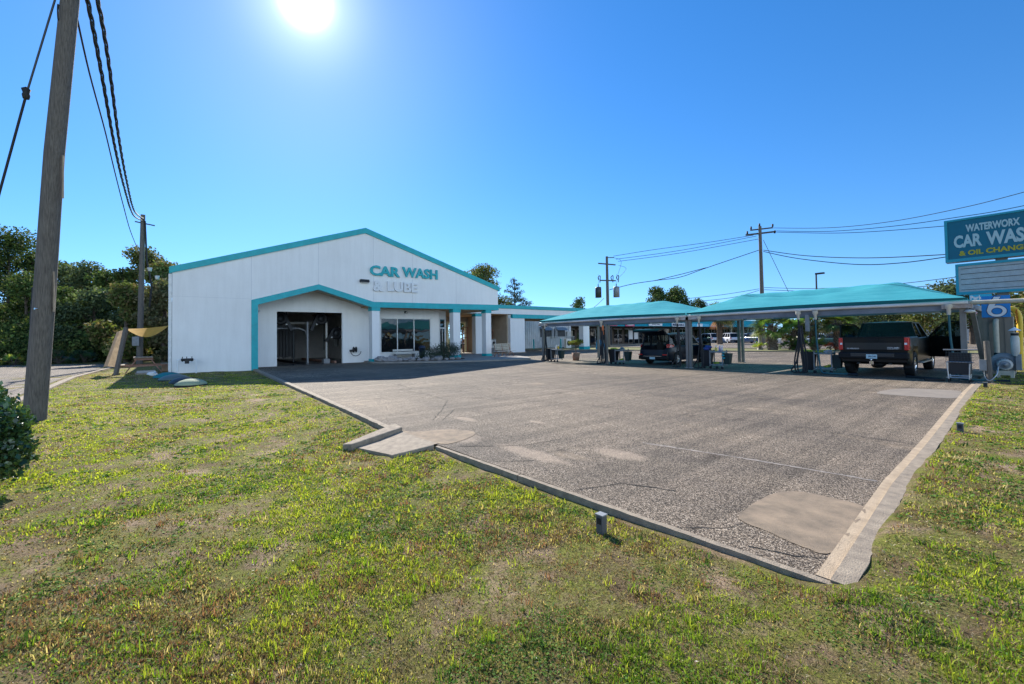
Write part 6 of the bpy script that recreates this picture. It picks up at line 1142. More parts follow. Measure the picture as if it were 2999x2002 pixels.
# ---- simple cars of the far car parks
def far_car(name, label, x, y, rz, col, kind='suv', H_=1.7, L=4.6, W=1.85, cat=None):
    P = paint('paint_%s' % ('%02d%02d%02d' % tuple(int(c*99) for c in col)), col, 0.1, 0.3); T = thing(name, label, cat or kind, (0, 0, 0), 'cars parked in the far car parks')
    zb = 1.0 if kind == 'suv' else 0.9; tp = (lambda q: float(np.interp(q, [-L/2, -L/2+0.1, 1.1, L/2-0.3, L/2], [0.85, zb, zb, zb-0.12, 0.6]))) if kind == 'suv' else (lambda q: float(np.interp(q, [-L/2, -L/2+0.15, -1.3, 1.1, L/2-0.3, L/2], [0.75, 0.93, 0.92, 0.88, 0.72, 0.5])))
    body_shell(L, W, tp, 0.26, (-L*0.3, L*0.3), 0.34, 0.40).build('body', P, T)
    if kind == 'suv': greenhouse(T, P, W, zb-0.01, H_, (-L/2+0.15, 1.15), (-L/2+0.45, 0.35), (0.3, 0.6), M_deepglass)
    else: greenhouse(T, P, W, 0.89, H_, (-1.75, 1.2), (-0.95, 0.3), (0.5,), M_deepglass)
    for sx in (-1, 1):
        bx('tail_lamp', M_red, T, (min(sx*0.62, sx*0.88), max(sx*0.62, sx*0.88), -L/2-0.01, -L/2+0.05, 0.78, 0.95)); bx('headlight', M_whites, T, (min(sx*0.6, sx*0.82), max(sx*0.6, sx*0.82), L/2-0.12, L/2-0.02, 0.58, 0.7))
        for a in (-L*0.3, L*0.3): wheel(T, sx*(W/2-0.12), a, 0.34, 0.22, spokes=5, detail=False)
    bx('bumper', M_trim, T, (-W/2+0.08, W/2-0.08, -L/2-0.06, -L/2+0.05, 0.3, 0.52)); place(T, (x, y, 0), rz); return T
far_car('parked_car', 'white SUV seen side-on just left of the long palm trunk', -40.5, 80.5, R(62), (0.75, 0.76, 0.78), 'suv', 1.75, 4.8)
far_car('parked_car', 'white SUV tail towards us just right of the long palm trunk', -36.6, 80.5, R(50), (0.78, 0.78, 0.8), 'suv', 1.75, 4.7)
far_car('parked_car', 'pale blue hatchback right behind the white tail-on SUV', -35.4, 83.5, R(50), (0.55, 0.62, 0.7), 'suv', 1.6, 4.1)
far_car('parked_car', 'dark blue pickup-like car right of the grey canopy post', -31.0, 77.0, R(60), (0.02, 0.05, 0.13), 'suv', 1.7, 5.0)
far_car('parked_car', 'light blue van left of the palm clump', -34.0, 88.5, R(60), (0.35, 0.55, 0.65), 'suv', 1.9, 4.8, cat='van')
far_car('parked_car', 'dark teal car glimpsed between the SUV door and the white cars', -43.2, 75.5, R(65), (0.04, 0.12, 0.16), 'sedan', 1.5, 4.5)
far_car('parked_car', 'silver car half hidden by the squat palm leaves', -22.5, 66.5, R(70), (0.5, 0.53, 0.55), 'sedan', 1.5, 4.5)
far_car('parked_car', 'white sedan low behind the fourth bay cart', -18.8, 66.0, R(80), (0.7, 0.72, 0.72), 'sedan', 1.45, 4.4)
far_car('parked_car', 'dark green sedan left of the open pickup door', -16.4, 64.5, R(75), (0.04, 0.10, 0.09), 'sedan', 1.5, 4.7)
far_car('parked_car', 'white car seen through the doorway of the passage', -57, 38.6, R(-20), (0.8, 0.8, 0.82), 'sedan', 1.5, 4.5)
far_car('parked_car', 'small pale car far behind the pickup cab', -12.5, 76, R(85), (0.6, 0.62, 0.62), 'sedan', 1.5, 4.3)
# ================================================================== POLES, WIRES, SIGNS, SMALL THINGS
# big leaning wooden pole at the left
bp0 = thing('utility_pole', 'large leaning weathered wooden pole filling the left edge', 'utility pole', (-13.8, -1.79, -0.2))
pts = [(-13.82, -1.81, -0.35), (-13.80, -1.79, 0.0), (-13.61, -1.65, 2.43), (-13.36, -1.49, 5.67), (-13.06, -1.25, 8.91), (-12.9, -1.12, 11.2)]
MB().tube(pts, [0.195, 0.188, 0.178, 0.163, 0.150, 0.14], 20).build('shaft', M_polewood, bp0)
MB().tube([(-13.99, -1.88, 2.05), (-13.93, -1.84, 2.85)], 0.03, 6).build('conduit_strip', M_black, bp0); MB().box(-13.49, -13.44, -1.50, -1.47, 2.3, 3.15, tilt=(0, R(4), 0)).build('wood_splinter', M_wood, bp0)
MB().box(-13.26, -13.22, -1.36, -1.33, 4.7, 5.6, tilt=(0, R(4), 0)).build('wood_splinter', M_wood, bp0)
MB().cyl((-13.45, -1.73, 2.35), (-13.42, -1.76, 2.35), 0.02).build('bolt', M_chrome, bp0)
MB().tube([(-13.05+0.13*math.cos(a), -1.42, 8.55+0.17*math.sin(a)) for a in np.linspace(0, 6.28, 16)], 0.012, 5, cap=False).build('cable_coil', M_black, bp0)
gw = thing('guy_wire', 'stay wire with a black insulator slanting off the left edge', 'guy wire', (-13.9, -2.4, 4)); MB().tube([(-12.95, -1.35, 9.6), (-13.00, -1.47, 8.76), (-13.42, -1.91, 6.84)], 0.018, 6).build('upper_wire', M_darkgrey, gw); MB().tube([(-13.42, -1.91, 6.84), (-13.84, -2.33, 4.82), (-14.8, -3.3, 0.0)], 0.022, 6).build('lower_wire', M_black, gw)
MB().lathe([(0.0, -0.14), (0.05, -0.12), (0.065, -0.04), (0.05, 0.0), (0.075, 0.08), (0.0, 0.14)], (-13.43, -1.92, 6.84), 12).build('insulator', M_black, gw)
# service pole
sp0 = thing('service_pole', 'slender pale pole beside the picnic table with a grey meter box', 'utility pole', (-44.8, -0.28, 0))
MB().tube([(-44.84, -0.28, -0.2), (-44.6, -0.2, 5.5), (-44.33, -0.12, 11.5)], [0.21, 0.175, 0.145], 12).build('shaft', M_polewood, sp0)
bx('meter_box', M_grey, sp0, (-44.55, -44.35, -0.72, -0.30, 1.4, 2.1), bevel=0.02); MB().tube([(-44.2, 0.0, 11.0), (-44.25, 0.12, 8), (-44.2, 0.42, 6.0), (-44.4, 0.3, 4.4)], 0.06, 6).build('riser_cable', M_black, sp0)
MB().bar((-44.3, -0.6, 10.9), (-44.3, 0.6, 10.75), 0.08).build('bracket', M_darkgrey, sp0)
for k, (yy, zz, ax) in enumerate(((0.75, 6.5, 1), (0.3, 7.1, -1))): MB().lathe([(0, 0), (0.12, 0.02), (0.16, 0.3), (0.05, 0.3)], (-44.0, yy, zz), 10).build('flood_lamp', M_offwhite, sp0)
def wire(name, label, P, r_, m=None, group='overhead wires', cat='wire', n=6, seg=6):
    return tag(MB().tube(catmull(P, n), r_, 5).build(name, m or M_black), label, cat, group)
def twist(name, label, P, r_, k, pitch, rad, group, cat='wire'):
    C_ = catmull(P, 14); L_ = [0.0]
    for a, b in zip(C_[:-1], C_[1:]): L_.append(L_[-1]+(b-a).length)
    mb = MB()
    for j in range(k):
        q = []
        for i, c in enumerate(C_):
            d = (C_[min(i+1, len(C_)-1)]-C_[max(i-1, 0)]).normalized(); s_ = d.cross(Vector((0, 0, 1))).normalized(); u_ = s_.cross(d); a = 2*math.pi*(L_[i]/pitch+j/k); q.append(c+(s_*math.cos(a)+u_*math.sin(a))*rad)
        mb.tube(q, r_, 5)
    return tag(mb.build(name, M_black), label, cat, group)
twist('twisted_cable', 'left of the two thick twisted cables running down to the service pole', [(-13.0, -1.15, 9.9), (-15.2, -1.10, 10.0), (-18.1, -1.03, 9.75), (-22.3, -0.91, 9.15), (-27.6, -0.76, 8.95), (-35, -0.55, 9.35), (-44.3, -0.16, 11.05)], 0.024, 3, 1.9, 0.032, 'thick cables between the wooden poles')
twist('twisted_cable', 'right of the two thick twisted cables running down to the service pole', [(-13.0, -1.1, 10.25), (-15.4, -0.95, 10.35), (-18.2, -0.88, 10.2), (-22.3, -0.80, 9.55), (-27.6, -0.68, 9.3), (-35, -0.50, 9.6), (-44.3, -0.10, 11.2)], 0.024, 3, 2.1, 0.032, 'thick cables between the wooden poles')
wire('thin_cable', 'thin single cable sagging beside the twisted pair to the service pole', [(-13.1, -1.18, 8.80), (-15.34, -1.11, 8.50), (-18.97, -1.0, 8.4), (-22.4, -0.91, 8.2), (-27.14, -0.77, 7.95), (-32.8, -0.61, 7.85), (-44.4, -0.31, 8.5)], 0.02, group='thick cables between the wooden poles')
wire('thin_cable', 'pale line looping from the big pole top', [(-12.93, -1.3, 10.3), (-13.0, -1.35, 9.0), (-13.1, -1.3, 8.6)], 0.012, M_alu, 'thick cables between the wooden poles')
# distant power poles
P1 = thing('power_pole', 'power pole with two grey transformers above the left canopy', 'utility pole', (-37.9, 48.2, 0), 'power poles behind the canopies')
MB().tube([(-38, 48.3, -0.2), (-37.79, 48.05, 12.3)], [0.26, 0.17], 10).build('shaft', M_polewood, P1)
for a, b, nm in (((-38.6, 47.2, 11.4), (-37.1, 49.0, 11.15), 'crossarm'), ((-38.5, 47.4, 9.1), (-37.1, 49.0, 9.0), 'crossarm')): MB().bar(a, b, 0.14, 0.16).build(nm, M_darkgrey, P1)
MB().bar((-37.8, 48.05, 12.15), (-37.2, 48.9, 12.15), 0.1).build('top_bracket', M_darkgrey, P1)
for x, y, m, nm in ((-38.75, 47.3, M_darkgrey, 'transformer'), (-37.05, 49.0, M_grey, 'transformer')):
    MB().lathe([(0.0, 0), (0.42, 0.02), (0.42, 1.35), (0.34, 1.45), (0.0, 1.5)], (x, y, 6.75), 14).build(nm, m, P1); MB().tube([(x, y, 8.2), (x, y, 8.6)], 0.06, 6).build('bushing', M_darkgrey, P1); MB().tube(catmull([(x, y, 8.5), (x+.1, y+.1, 9.2), (x, y+.05, 9.9)], 4), 0.02, 4).build('lead', M_black, P1)
for x, y in ((-38.6, 47.35), (-37.5, 48.7), (-37.0, 49.25)): MB().tube(catmull([(x, y, 9.1), (x-.1, y-.1, 9.5), (x+.1, y+.1, 9.7), (x+.05, y+.1, 8.8)], 4), 0.06, 5).build('cutout_fuse', M_black, P1)
for a, b, c in (((-37.2, 48.9, 12.1), (-36.6, 49.6, 11.6), (-37.0, 49.2, 9.6)), ((-36.9, 49.4, 11.1), (-36.2, 50.1, 10.6), (-37.0, 49.3, 9.3))): MB().tube(catmull([a, b, c], 6), 0.02, 4).build('jumper', M_black, P1)
P2 = thing('power_pole', 'taller power pole with wide crossarm above the canopy joint', 'utility pole', (-24.5, 64, 0), 'power poles behind the canopies')
MB().tube([(-24.6, 64.2, -0.2), (-24.43, 63.75, 16.0)], [0.30, 0.19], 10).build('shaft', M_polewood, P2); MB().bar((-26.0, 63.0, 15.0), (-22.9, 64.9, 15.15), 0.2, 0.2).build('crossarm', M_darkgrey, P2); MB().bar((-25.5, 63.3, 15.6), (-23.2, 64.7, 15.7), 0.16, 0.16).build('crossarm', M_darkgrey, P2)
for x, y, z in ((-25.4, 63.35, 15.7), (-24.5, 63.8, 16.0), (-23.2, 64.7, 15.8), (-23.0, 64.8, 14.9), (-25.8, 63.1, 15.1)): MB().lathe([(0.0, 0), (0.1, 0.02), (0.14, 0.18), (0.1, 0.2), (0.13, 0.38), (0, 0.42)], (x, y, z), 8).build('insulator', M_black, P2)
W_ = [('w1', [(-37.42, 48.99, 12.38), (-33.87, 53.20, 13.17), (-29.30, 58.62, 14.00), (-25.20, 63.49, 14.89)], 'topmost wire from the transformer pole to the tall pole'), ('w2', [(-37.20, 49.25, 11.96), (-31.59, 55.90, 13.0), (-24.93, 63.81, 14.77)], 'second wire from the transformer pole to the tall pole'),
      ('w3', [(-37.01, 49.47, 11.66), (-31.60, 55.90, 12.65), (-24.63, 64.17, 14.4)], 'third wire from the transformer pole to the tall pole'), ('c1', [(-37.82, 48.51, 7.82), (-35.84, 50.86, 8.54), (-33.86, 53.21, 8.96), (-31.66, 55.83, 9.38), (-29.36, 58.55, 10.56), (-24.74, 64.03, 12.86)], 'lower sagging cable between the two power poles'),
      ('c1b', [(-33.86, 53.21, 8.96), (-31.6, 55.9, 9.75), (-29.36, 58.55, 10.60)], 'short cable splitting off the lower sagging cable'), ('lo', [(-31.33, 56.22, 6.42), (-27.92, 60.27, 6.92), (-24.84, 63.91, 7.61)], 'low wire rising to the tall pole from behind the left canopy'), ('lo', [(-30.58, 57.11, 6.0), (-27.17, 61.16, 6.5), (-24.85, 63.91, 7.4)], 'lowest wire rising to the tall pole from behind the left canopy'),
      ('r1', [(-23.60, 63.96, 15.65), (-16.30, 62.17, 13.93), (-10.49, 60.76, 13.20), (-5.34, 59.50, 13.13), (-1.06, 58.46, 13.43), (9, 56, 14.6)], 'highest wire right of the tall pole, rising out of the picture'), ('r2', [(-22.40, 63.66, 14.96), (-16.31, 62.18, 13.51), (-10.13, 60.67, 12.65), (-5.37, 59.51, 12.34), (-1.10, 58.46, 12.26), (9, 56, 12.9)], 'second wire right of the tall pole'),
      ('r3', [(-22.40, 63.66, 14.8), (-16.31, 62.18, 13.3), (-12.04, 61.14, 12.5), (-6.25, 59.72, 11.72), (-1.13, 58.47, 11.17), (9, 56, 11)], 'third wire right of the tall pole, ending behind the teal sign'), ('c2', [(-24.22, 64.11, 12.79), (-18.81, 62.79, 11.06), (-12.54, 61.26, 9.71), (-6.15, 59.70, 8.94), (-1.21, 58.49, 8.54), (9, 56, 8.6)], 'upper one of the two sagging cables right of the tall pole'),
      ('c3', [(-24.22, 64.11, 12.6), (-19.84, 63.04, 10.9), (-13.78, 61.56, 9.2), (-9.88, 60.61, 8.7), (-6.15, 59.70, 8.7), (-1.20, 58.49, 8.92), (9, 56, 10)], 'lower one of the two sagging cables right of the tall pole'), ('lo3', [(-24.26, 64.12, 7.74), (-17.95, 62.58, 6.93), (-10.65, 60.80, 6.55), (-5.57, 59.56, 6.67), (-1.26, 58.50, 6.85), (9, 56, 7.6)], 'low wire skimming the right canopy towards the sign'),
      ('lo4', [(-24.27, 64.12, 7.45), (-16.53, 62.23, 6.42), (-8.62, 60.30, 6.05), (-5.59, 59.56, 6.17), (-1.28, 58.51, 6.29), (9, 56, 7)], 'lowest wire just above the right canopy ridge'), ('guy', [(-24.18, 64.10, 14.14), (-21.30, 63.39, 7.30), (-18.3, 62.6, 0)], 'slanting stay wire of the tall pole'), ('drop', [(-38.3, 47.9, 6.7), (-39.2, 46.9, 5.5), (-40.5, 45.2, 4.5)], 'service drop from the transformers to the shed roof')]
for k, P, lb in W_: wire('overhead_wire', lb, P, 0.045 if k[0] == 'c' else 0.032)
LPp = thing('street_lamp', 'slim dark lamp post with a flat head rising over the right canopy', 'street lamp', (-19.9, 69.8, 0)); MB().tube([(-19.9, 69.8, 0), (-19.86, 69.82, 9.5)], [0.14, 0.10], 8).build('post', M_darkgrey, LPp); MB().box(-19.95, -18.9, 69.6, 70.0, 9.4, 9.62).build('lamp_head', M_darkgrey, LPp, bevel=0.03)
LPp = thing('street_lamp', 'rusty bare post standing among the verge palms', 'post', (-15.6, 50, 0)); MB().tube([(-15.6, 50, 0), (-15.6, 50, 4)], [0.12, 0.10], 8).build('post', mat('rusty_post', (0.24, 0.15, 0.10), 0.8, var=0.4), LPp)

# pylon sign: lettered box on top, reader board below
SY = 24.0
PS = thing('pylon_sign', 'tall teal car wash sign with empty reader board below, cut by the right edge', 'sign', (-0.4, SY, 0))
M_face = mat('sign_face_teal', (0.0, 0.125, 0.19), 0.35, var=0.1); M_cab = mat('sign_cabinet_blue', (0.02, 0.16, 0.33), 0.4); M_cabt = mat('sign_cabinet_teal', (0.02, 0.30, 0.38), 0.4); M_lwhite = mat('sign_letter_white', (0.42, 0.55, 0.56), 0.5); M_lyel = mat('sign_letter_yellow', (0.45, 0.36, 0.02), 0.5)
TB = MB().box(-2.50, 0.95, SY, SY+0.45, 4.22, 5.85).build('sign_cabinet', M_cab, PS); rim = MB()
for q in ((-2.5, 0.95, 4.22, 4.33), (-2.5, 0.95, 5.78, 5.85), (-2.5, -2.42, 4.33, 5.78), (0.87, 0.95, 4.33, 5.78)): rim.box(q[0], q[1], SY-0.05, SY, q[2], q[3])
rim.build('sign_rim', M_cabt, TB); bx('sign_face', M_face, TB, (-2.42, 0.87, SY-0.012, SY, 4.33, 5.78))
tx = lambda s, m, x, z, wd, hg, bd=0.06: text('lettering', s, m, TB, (x, SY-0.013, z), (1, 0, 0), (0, 0, 1), wd, hg, 0.012, bd)
tx('WATERWORX', M_lwhite, -1.92, 5.31, 1.36, 0.28, 0.04); tx('CAR', M_lwhite, -2.25, 4.74, 0.74, 0.48, 0.04); tx('WASH', M_lwhite, -1.40, 4.72, 1.22, 0.51, 0.04); tx('& OIL CHANGE', M_lyel, -2.12, 4.43, 1.75, 0.19, 0.04)
RB = MB().box(-2.24, 1.3, SY, SY+0.4, 2.95, 4.12).build('reader_board', M_cab, PS); r2 = MB()
for q in ((-2.24, 1.3, 2.95, 3.05), (-2.24, 1.3, 4.03, 4.12), (-2.24, -2.16, 3.05, 4.03), (1.22, 1.3, 3.05, 4.03)): r2.box(q[0], q[1], SY-0.05, SY, q[2], q[3])
r2.build('board_rim', M_cabt, RB); bx('board_face', mat('grey_white_reader_face', (0.42, 0.44, 0.44), 0.4, var=0.15, vscale=5), RB, (-2.16, 1.22, SY-0.012, SY, 3.05, 4.03)); rl = MB()
for k in range(5): rl.box(-2.1, 1.2, SY-0.025, SY-0.012, 3.12+k*0.2, 3.135+k*0.2)
rl.build('letter_rail', M_darkgrey, RB)
for x_ in (-1.05, 0.5): bx('support_post', M_beige, PS, (x_-0.15, x_+0.15, SY+0.1, SY+0.35, 0, 4.3))
SB = thing('number_sign', 'blue panel with a big white numeral 6 on top of the beige cabinet', 'sign', (-1.2, 23, 2)); bx('sign_panel', mat('bright_blue_sign', (0.01, 0.23, 0.60), 0.4), SB, (-1.53, -0.84, 23.0, 23.06, 2.035, 2.79))
# numeral 6 with a dark outline: a slanted stroke rising from a ring
def six(m, grow, y_, nm):
    mb = MB(); cx, cz = -1.16, 2.25; n = 28; ro, ri = (0.215+grow), (0.125-grow); V_ = []
    for k in range(n): a = 2*math.pi*k/n; V_ += [(cx+ro*1.08*math.cos(a), y_, cz+ro*0.92*math.sin(a)), (cx+ri*1.08*math.cos(a), y_, cz+ri*0.95*math.sin(a))]
    mb.add(V_, [(2*k, 2*k+1, 2*((k+1) % n)+1, 2*((k+1) % n)) for k in range(n)]); g_ = grow
    mb.add([(cx-0.25-g_, y_-0.001, cz), (cx-0.13+g_, y_-0.001, cz+0.04), (cx+0.10+g_, y_-0.001, cz+0.50+g_), (cx-0.06-g_, y_-0.001, cz+0.50+g_), (cx-0.2-g_, y_-0.001, cz+0.2)], [(0, 1, 2, 3, 4)]); return mb.build(nm, m, SB)
six(M_navy, 0.016, 22.994, 'numeral_outline'); six(M_whites, 0.0, 22.986, 'numeral')
CBn = thing('vacuum_cabinet', 'tall beige metal cabinet below the blue number sign', 'cabinet', (-1.2, 23.4, 0)); V0 = MB().box(-1.52, -0.80, 23.08, 23.85, 0.03, 2.05).build('cabinet_body', M_beige, CBn)
for x_ in (-1.38, -1.2, -1.0): bx('panel_rib', M_beige, CBn, (x_, x_+0.02, 23.06, 23.08, 0.3, 2.0))
MB().cyl((-1.60, 23.2, 0.88), (-1.52, 23.2, 0.88), 0.09).build('gauge', M_dark, CBn)
vp = thing('exhaust_pipe', 'vertical beige pipe with a curved top in front of the cabinet', 'pipe', (-1.2, 23.0, 0.5)); MB().tube([(-1.19, 22.8, 0.72), (-1.19, 22.8, 1.8), (-1.19, 22.86, 1.9), (-1.19, 23.05, 1.93)], 0.07, 12).build('pipe_run', M_cream, vp); MB().cyl((-1.19, 22.8, 0.70), (-1.19, 22.8, 0.80), 0.08).build('clamp', M_dark, vp)
hpipe = thing('overhead_pipe', 'beige vacuum pipe running right from the canopy corner', 'pipe', (0, 21, 2.5)); MB().tube([(-1.75, 20.9, 2.50), (-0.45, 21.0, 2.49), (0.6, 21.1, 2.48), (0.75, 21.2, 2.3), (0.75, 21.3, 0.6)], 0.07, 12).build('pipe_run', M_cream, hpipe); MB().cyl((-0.45, 21, 2.49), (-0.3, 21, 2.49), 0.082).build('coupling', M_whites, hpipe)
BL = thing('vacuum_blower', 'grey round blower with a finned motor standing on the grass by the cabinet', 'blower', (-0.95, 21.5, 0))
MB().lathe([(0.0, 0.0), (0.30, 0.0), (0.34, 0.03), (0.34, 0.16), (0.30, 0.19), (0.0, 0.19)], (-0.98, 21.5, 0.50), 28, 'y').build('volute', M_grey, BL)
MB().lathe([(0.21, -0.03), (0.24, -0.02), (0.26, 0.0)], (-0.98, 21.5, 0.50), 28, 'y').build('volute_ring', M_grey, BL)
mo = MB(); mo.lathe([(0.0, -0.34), (0.14, -0.34), (0.17, -0.31), (0.17, 0.0)], (-0.95, 21.5, 0.47), 22, 'y')
for k in range(16): a = 2*math.pi*k/16; mo.bar((-0.95+0.17*math.cos(a), 21.22, 0.47+0.17*math.sin(a)), (-0.95+0.17*math.cos(a), 21.48, 0.47+0.17*math.sin(a)), 0.012, 0.03)
mo.build('motor', M_offwhite, BL); MB().lathe([(0.0, -0.35), (0.03, -0.35), (0.03, -0.345), (0.13, -0.345)], (-0.95, 21.5, 0.47), 18, 'y').build('fan_cover', M_grey, BL)
bs = MB(); bs.box(-1.14, -0.76, 21.2, 21.6, 0.14, 0.28); bs.box(-1.14, -1.06, 21.2, 21.6, -0.02, 0.14); bs.box(-0.84, -0.76, 21.2, 21.6, -0.02, 0.14); bs.build('base_frame', M_cream, BL); MB().box(-0.72, -0.60, 21.4, 21.7, 0.3, 0.8).build('outlet_box', M_grey, BL)
st_ = MB(); st_.lathe([(0.06, 0.75), (0.09, 0.85), (0.10, 0.9), (0.10, 1.32), (0.085, 1.36), (0.085, 1.5)], (-0.72, 21.45, 0), 14); st_.build('filter_stack', M_offwhite, BL); MB().cyl((-0.72, 21.45, 1.40), (-0.72, 21.45, 1.48), 0.09).build('stack_band', M_black, BL); MB().lathe([(0.15, 1.56), (0.0, 1.68)], (-0.72, 21.45, 0), 14).build('rain_cap', M_whites, BL)
WP = thing('timber_post', 'rough wooden post with a grey junction box beside the blower', 'post', (-1.17, 19.07, 0)); MB().tube([(-1.16, 19.07, -0.1), (-1.18, 19.07, 0.7), (-1.2, 19.07, 1.27)], [0.075, 0.07, 0.062], 8).build('shaft', M_polewood, WP)
bx('junction_box', M_grey, WP, (-1.36, -1.21, 18.99, 19.1, 0.4, 0.72), bevel=0.006); MB().tube(catmull([(-1.27, 19.05, 0.4), (-1.25, 19.05, 0.2), (-1.15, 19.0, 0.12), (-1.02, 19.05, 0.3), (-1.0, 19.3, 0.5)], 5), 0.014, 6).build('flex_conduit', M_alu, WP)
wire('ground_cable', 'black cable trailing from the timber post across the grass', [(-1.15, 19.0, 0.05), (-0.95, 18.8, 0.06), (-0.4, 19.0, 0.06), (0.8, 19.3, 0.05)], 0.014, group=None)
ap = thing('slanting_brace', 'grey slanting brace post with a red foot behind the wire cart', 'post', (-1.7, 22, 0)); MB().bar((-1.68, 21.9, 2.35), (-1.55, 23.5, 0.12), 0.12, 0.12).build('shaft', M_postgrey, ap); MB().blob((-1.55, 23.5, 0.2), (0.09, 0.09, 0.12), 1, 8, 6, 0.1).build('foot', M_red, ap)
fl = thing('flood_lamp', 'round pale lamp head under the right canopy corner', 'lamp', (-1.6, 20.2, 2.15)); MB().lathe([(0.0, 0.08), (0.10, 0.06), (0.14, 0.0), (0.0, -0.04)], (-1.58, 20.0, 2.17), 14).build('shade', M_offwhite, fl)
pl_ = MB(); pl_.box(-2.0, -1.1, 22.2, 26.2, -0.05, 0.03); struct(pl_.build('equipment_pad', M_conc))
# roadside tenants' sign far behind
FS = thing('street_sign', 'far tall tenant sign with stacked coloured panels left of the number sign', 'sign', (-4.4, 60, 0))
for z0, z1, m, s, tm in ((4.3, 4.95, MATS['cyan_sign'], 'Parks', M_whites), (3.62, 3.84, M_whites, 'Craps', M_navy), (3.32, 3.6, M_whites, 'SMOKE', M_red), (3.1, 3.3, M_red, 'VAPOR', M_whites), (2.9, 3.05, mat('olive_panel', (0.2, 0.2, 0.1), 0.5), None, None), (2.3, 2.85, M_dark, None, None)):
    P_ = bx('sign_panel', m, FS, (-4.75 if z0 > 4 else -4.45, -3.3, 60, 60.1, z0, z1))
    if s: text('lettering', s, tm, P_, (-4.68 if z0 > 4 else -4.4, 59.99, z0+(z1-z0)*0.2), (1, 0, 0), (0, 0, 1), 0.9 if z0 > 4 else 0.75, (z1-z0)*0.6, 0.01, 0.03)
bx('sign_post', M_ltblue, FS, (-4.3, -4.1, 60.12, 60.3, 0, 4.9))
# yellow inflatable arch
YI = thing('inflatable_arch', 'yellow inflatable arch with red streaks behind the blower stack', 'inflatable', (-0.6, 27, 0)); a_ = [(-0.86, 27, 2.5), (-0.8, 27, 2.48), (-0.72, 27, 2.3), (-0.68, 27, 2.0), (-0.69, 27, 1.6), (-0.72, 27, 0.0)]
MB().tube(catmull([(-1.6, 27, 0), (-1.55, 27, 1.9), (-1.3, 27, 2.35), (-1.0, 27, 2.45), (-0.82, 27, 2.3), (-0.76, 27, 1.9), (-0.78, 27, 0.9), (-0.78, 27, 0)], 6), 0.09, 12).build('tube_body', M_yellow, YI)
rn = random.Random(2); sk = MB()
for k in range(14): z = rn.uniform(1.4, 2.3); sk.bar((-0.86, 26.9, z), (-0.80, 26.9, z+rn.uniform(.08, .2)), 0.02, 0.01)
sk.build('red_streaks', M_red, YI)
# ground light boxes
M_lb = mat('grey_light_box', (0.09, 0.09, 0.095), 0.5)
def lbox(x, y, z, s_, label, m=M_lb):
    t = thing('ground_light', label, 'garden light', (x, y, z), 'small ground light boxes along the kerbs'); bx('housing', m, t, (x-0.035*s_, x+0.035*s_, y-0.03*s_, y+0.03*s_, z-0.05, z+0.12*s_), bevel=0.004); bx('cap', M_grey, t, (x-0.04*s_, x+0.04*s_, y-0.035*s_, y+0.035*s_, z+0.12*s_, z+0.13*s_)); bx('lens', M_dark, t, (x-0.02*s_, x+0.02*s_, y-0.034*s_, y-0.0305*s_, z+0.05*s_, z+0.10*s_))
lbox(-2.46, 2.98, -0.03, 1.0, 'light box nearest to us, standing by the near kerb'); lbox(-0.93, 9.75, 0.03, 1.05, 'light box halfway along the right kerb'); lbox(-1.16, 17.6, 0.03, 1.15, 'light box in front of the timber post', M_darkgrey)
# things at the left corner of the hall: pipework, lids, picnic table, tarp
bf = thing('backflow_preventer', 'black valve assembly on a white pipe loop at the hall corner', 'pipework', (-28.4, 1.7, 0)); MB().tube(catmull([(-28.55, 1.32, -0.1), (-28.55, 1.32, 0.62), (-28.55, 1.40, 0.70), (-28.55, 2.02, 0.70), (-28.55, 2.10, 0.62), (-28.55, 2.10, -0.1)], 4), 0.035, 8).build('white_pipe', M_whites, bf)
bvv = MB(); bvv.cyl((-28.55, 1.46, 0.70), (-28.55, 1.98, 0.70), 0.07); bvv.box(-28.62, -28.48, 1.62, 1.80, 0.50, 0.75)
for y_ in (1.52, 1.70, 1.92): bvv.tube([(-28.55, y_, 0.6), (-28.55, y_, 0.86)], 0.018, 6)
bvv.build('valve_body', M_dark, bf)
def lid(x, y, z, r_, m, ms, label):
    t = thing('tank_lid', label, 'lid', (x, y, z), 'domed lids on the grass'); MB().lathe([(r_, 0), (r_, 0.10), (r_*0.7, 0.20), (r_*0.35, 0.26), (0, 0.28)], (x, y, z), 24).build('dome', m, t); MB().lathe([(r_*0.98, -0.12), (r_*1.02, 0.06)], (x, y, z), 24).build('rim', ms, t)
M_lg = mat('pale_green_grp', (0.33, 0.37, 0.24), 0.75, spec=0.2, var=0.2)
lid(-20.4, 1.35, -0.02, 0.50, M_lg, M_dark, 'largest pale green domed lid, nearest and in the sun'); lid(-21.9, 1.20, -0.04, 0.46, M_darkgrey, M_dark, 'grey domed lid just behind the pale green one'); lid(-24.0, 1.0, -0.03, 0.55, mat('grey_green_grp', (0.10, 0.14, 0.13), 0.5), M_dark, 'dark grey-green domed lid, third from the front'); lid(-25.9, 0.85, -0.03, 0.55, mat('faded_teal_grp', (0.02, 0.19, 0.2), 0.7, spec=0.2), M_darkgrey, 'teal domed lid, farthest of the four and next to the hall')
pt = thing('picnic_table', 'brown wooden picnic table with attached benches at the hall corner', 'picnic table', (-31.4, 0.0, 0)); ym = -0.05
for k in range(5): bx('table_board', M_wood, pt, (-32.4, -30.9, ym-0.40+k*0.165, ym-0.25+k*0.165, 0.80, 0.85))
for y_ in (-1.1, 0.72):
    for k in range(2): bx('bench_board', M_wood, pt, (-32.4, -30.9, y_+k*0.16, y_+0.14+k*0.16, 0.42, 0.46))
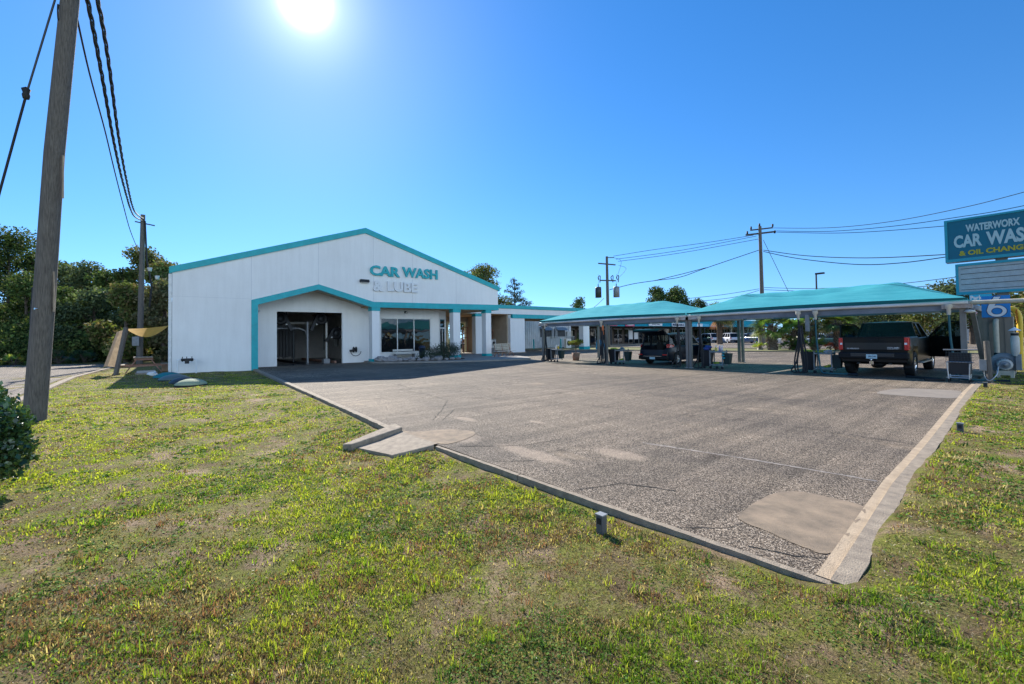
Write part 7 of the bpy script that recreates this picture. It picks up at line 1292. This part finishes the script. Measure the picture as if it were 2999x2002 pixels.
for x_ in (-32.2, -31.05): MB().bar((x_, ym-0.22, 0.8), (x_, ym-0.72, 0.0), 0.05, 0.13, upv=(1, 0, 0)).build('leg', M_redwood, pt); MB().bar((x_, ym+0.28, 0.8), (x_, ym+0.80, 0.0), 0.05, 0.13, upv=(1, 0, 0)).build('leg', M_redwood, pt); bx('cross_beam', M_redwood, pt, (x_-0.02, x_+0.02, -1.0, 0.98, 0.34, 0.44)); bx('cross_beam', M_redwood, pt, (x_-0.02, x_+0.02, -0.42, 0.38, 0.68, 0.79))
o = MB().box(-31.2, -29.6, -0.35, 0.55, -0.05, 0.05).build('concrete_slab', M_conc); struct(o)
sl = thing('leaning_panel', 'pale grey sheet lying against the picnic table feet', 'panel', (-30.2, 0, 0)); MB().add([(-30.3, -0.30, 0.06), (-30.3, 0.50, 0.06), (-30.75, 0.45, 0.14), (-30.75, -0.30, 0.14)], [(0, 1, 2, 3)]).build('sheet', M_offwhite, sl, solid=0.02)
bk_ = thing('cardboard_box', 'plain tan box on the slab next to the downpipe', 'box', (-31.9, 1.0, 0)); MB().box(-32.2, -31.7, 0.75, 1.25, 0.0, 0.42).build('carton', mat('cardboard', (0.36, 0.25, 0.17), 0.8, var=0.15), bk_, bevel=0.01); bx('carton_flap', MATS['cardboard'], bk_, (-32.2, -31.7, 0.74, 1.0, 0.42, 0.43))
sn = thing('small_pot', 'little white crumpled container on the grass by the lids', 'container', (-28.2, 0.35, 0)); MB().blob((-28.2, 0.3, 0.06), (0.12, 0.18, 0.12), 3, 8, 6, 0.4).build('container_body', M_white, sn); MB().blob((-28.2, 0.42, 0.12), 0.05, 4, 6, 5, 0.2).build('container_lid', M_ltblue, sn)
ts_ = thing('shade_tarp', 'orange-tan cloth strung from a leaning post to the hall corner', 'tarp', (-30.5, 0, 2.2)); V_ = []; A_, B_ = Vector((-31.0, -0.78, 2.38)), Vector((-30.0, 1.05, 2.55))
for j in range(9):
    for i in range(17):
        u_, v_ = i/16, j/8; p = A_.lerp(B_, u_); wd = 1.3*math.sin(math.pi*min(1, u_*0.92+0.08))**0.6; V_.append((p.x-wd*v_*0.9, p.y+0.1*v_, p.z-0.55*math.sin(math.pi*u_)*(1-0.95*v_)))
MB().add(V_, [(j*17+i, j*17+i+1, (j+1)*17+i+1, (j+1)*17+i) for j in range(8) for i in range(16)], True).build('cloth', mat('orange_tan_cloth', (0.85, 0.50, 0.10), 0.85, trans=0.6, var=0.15, vscale=3), ts_)
MB().bar((-30.35, -1.12, -0.05), (-30.9, -0.74, 2.42), 0.15, 0.15).build('leaning_post', M_polewood, ts_)
MB().add([(-30.4, -1.42, 0.45), (-30.4, -1.16, 0.40), (-30.92, -0.80, 2.3), (-30.95, -1.0, 2.25), (-31.2, -1.62, 0.4), (-31.3, -1.12, 2.2)], [(0, 1, 2, 3), (0, 3, 5, 4)]).build('hanging_cloth', mat('tan_hanging_cloth', (0.42, 0.31, 0.2), 0.9, trans=0.35, var=0.25, vscale=6), ts_)
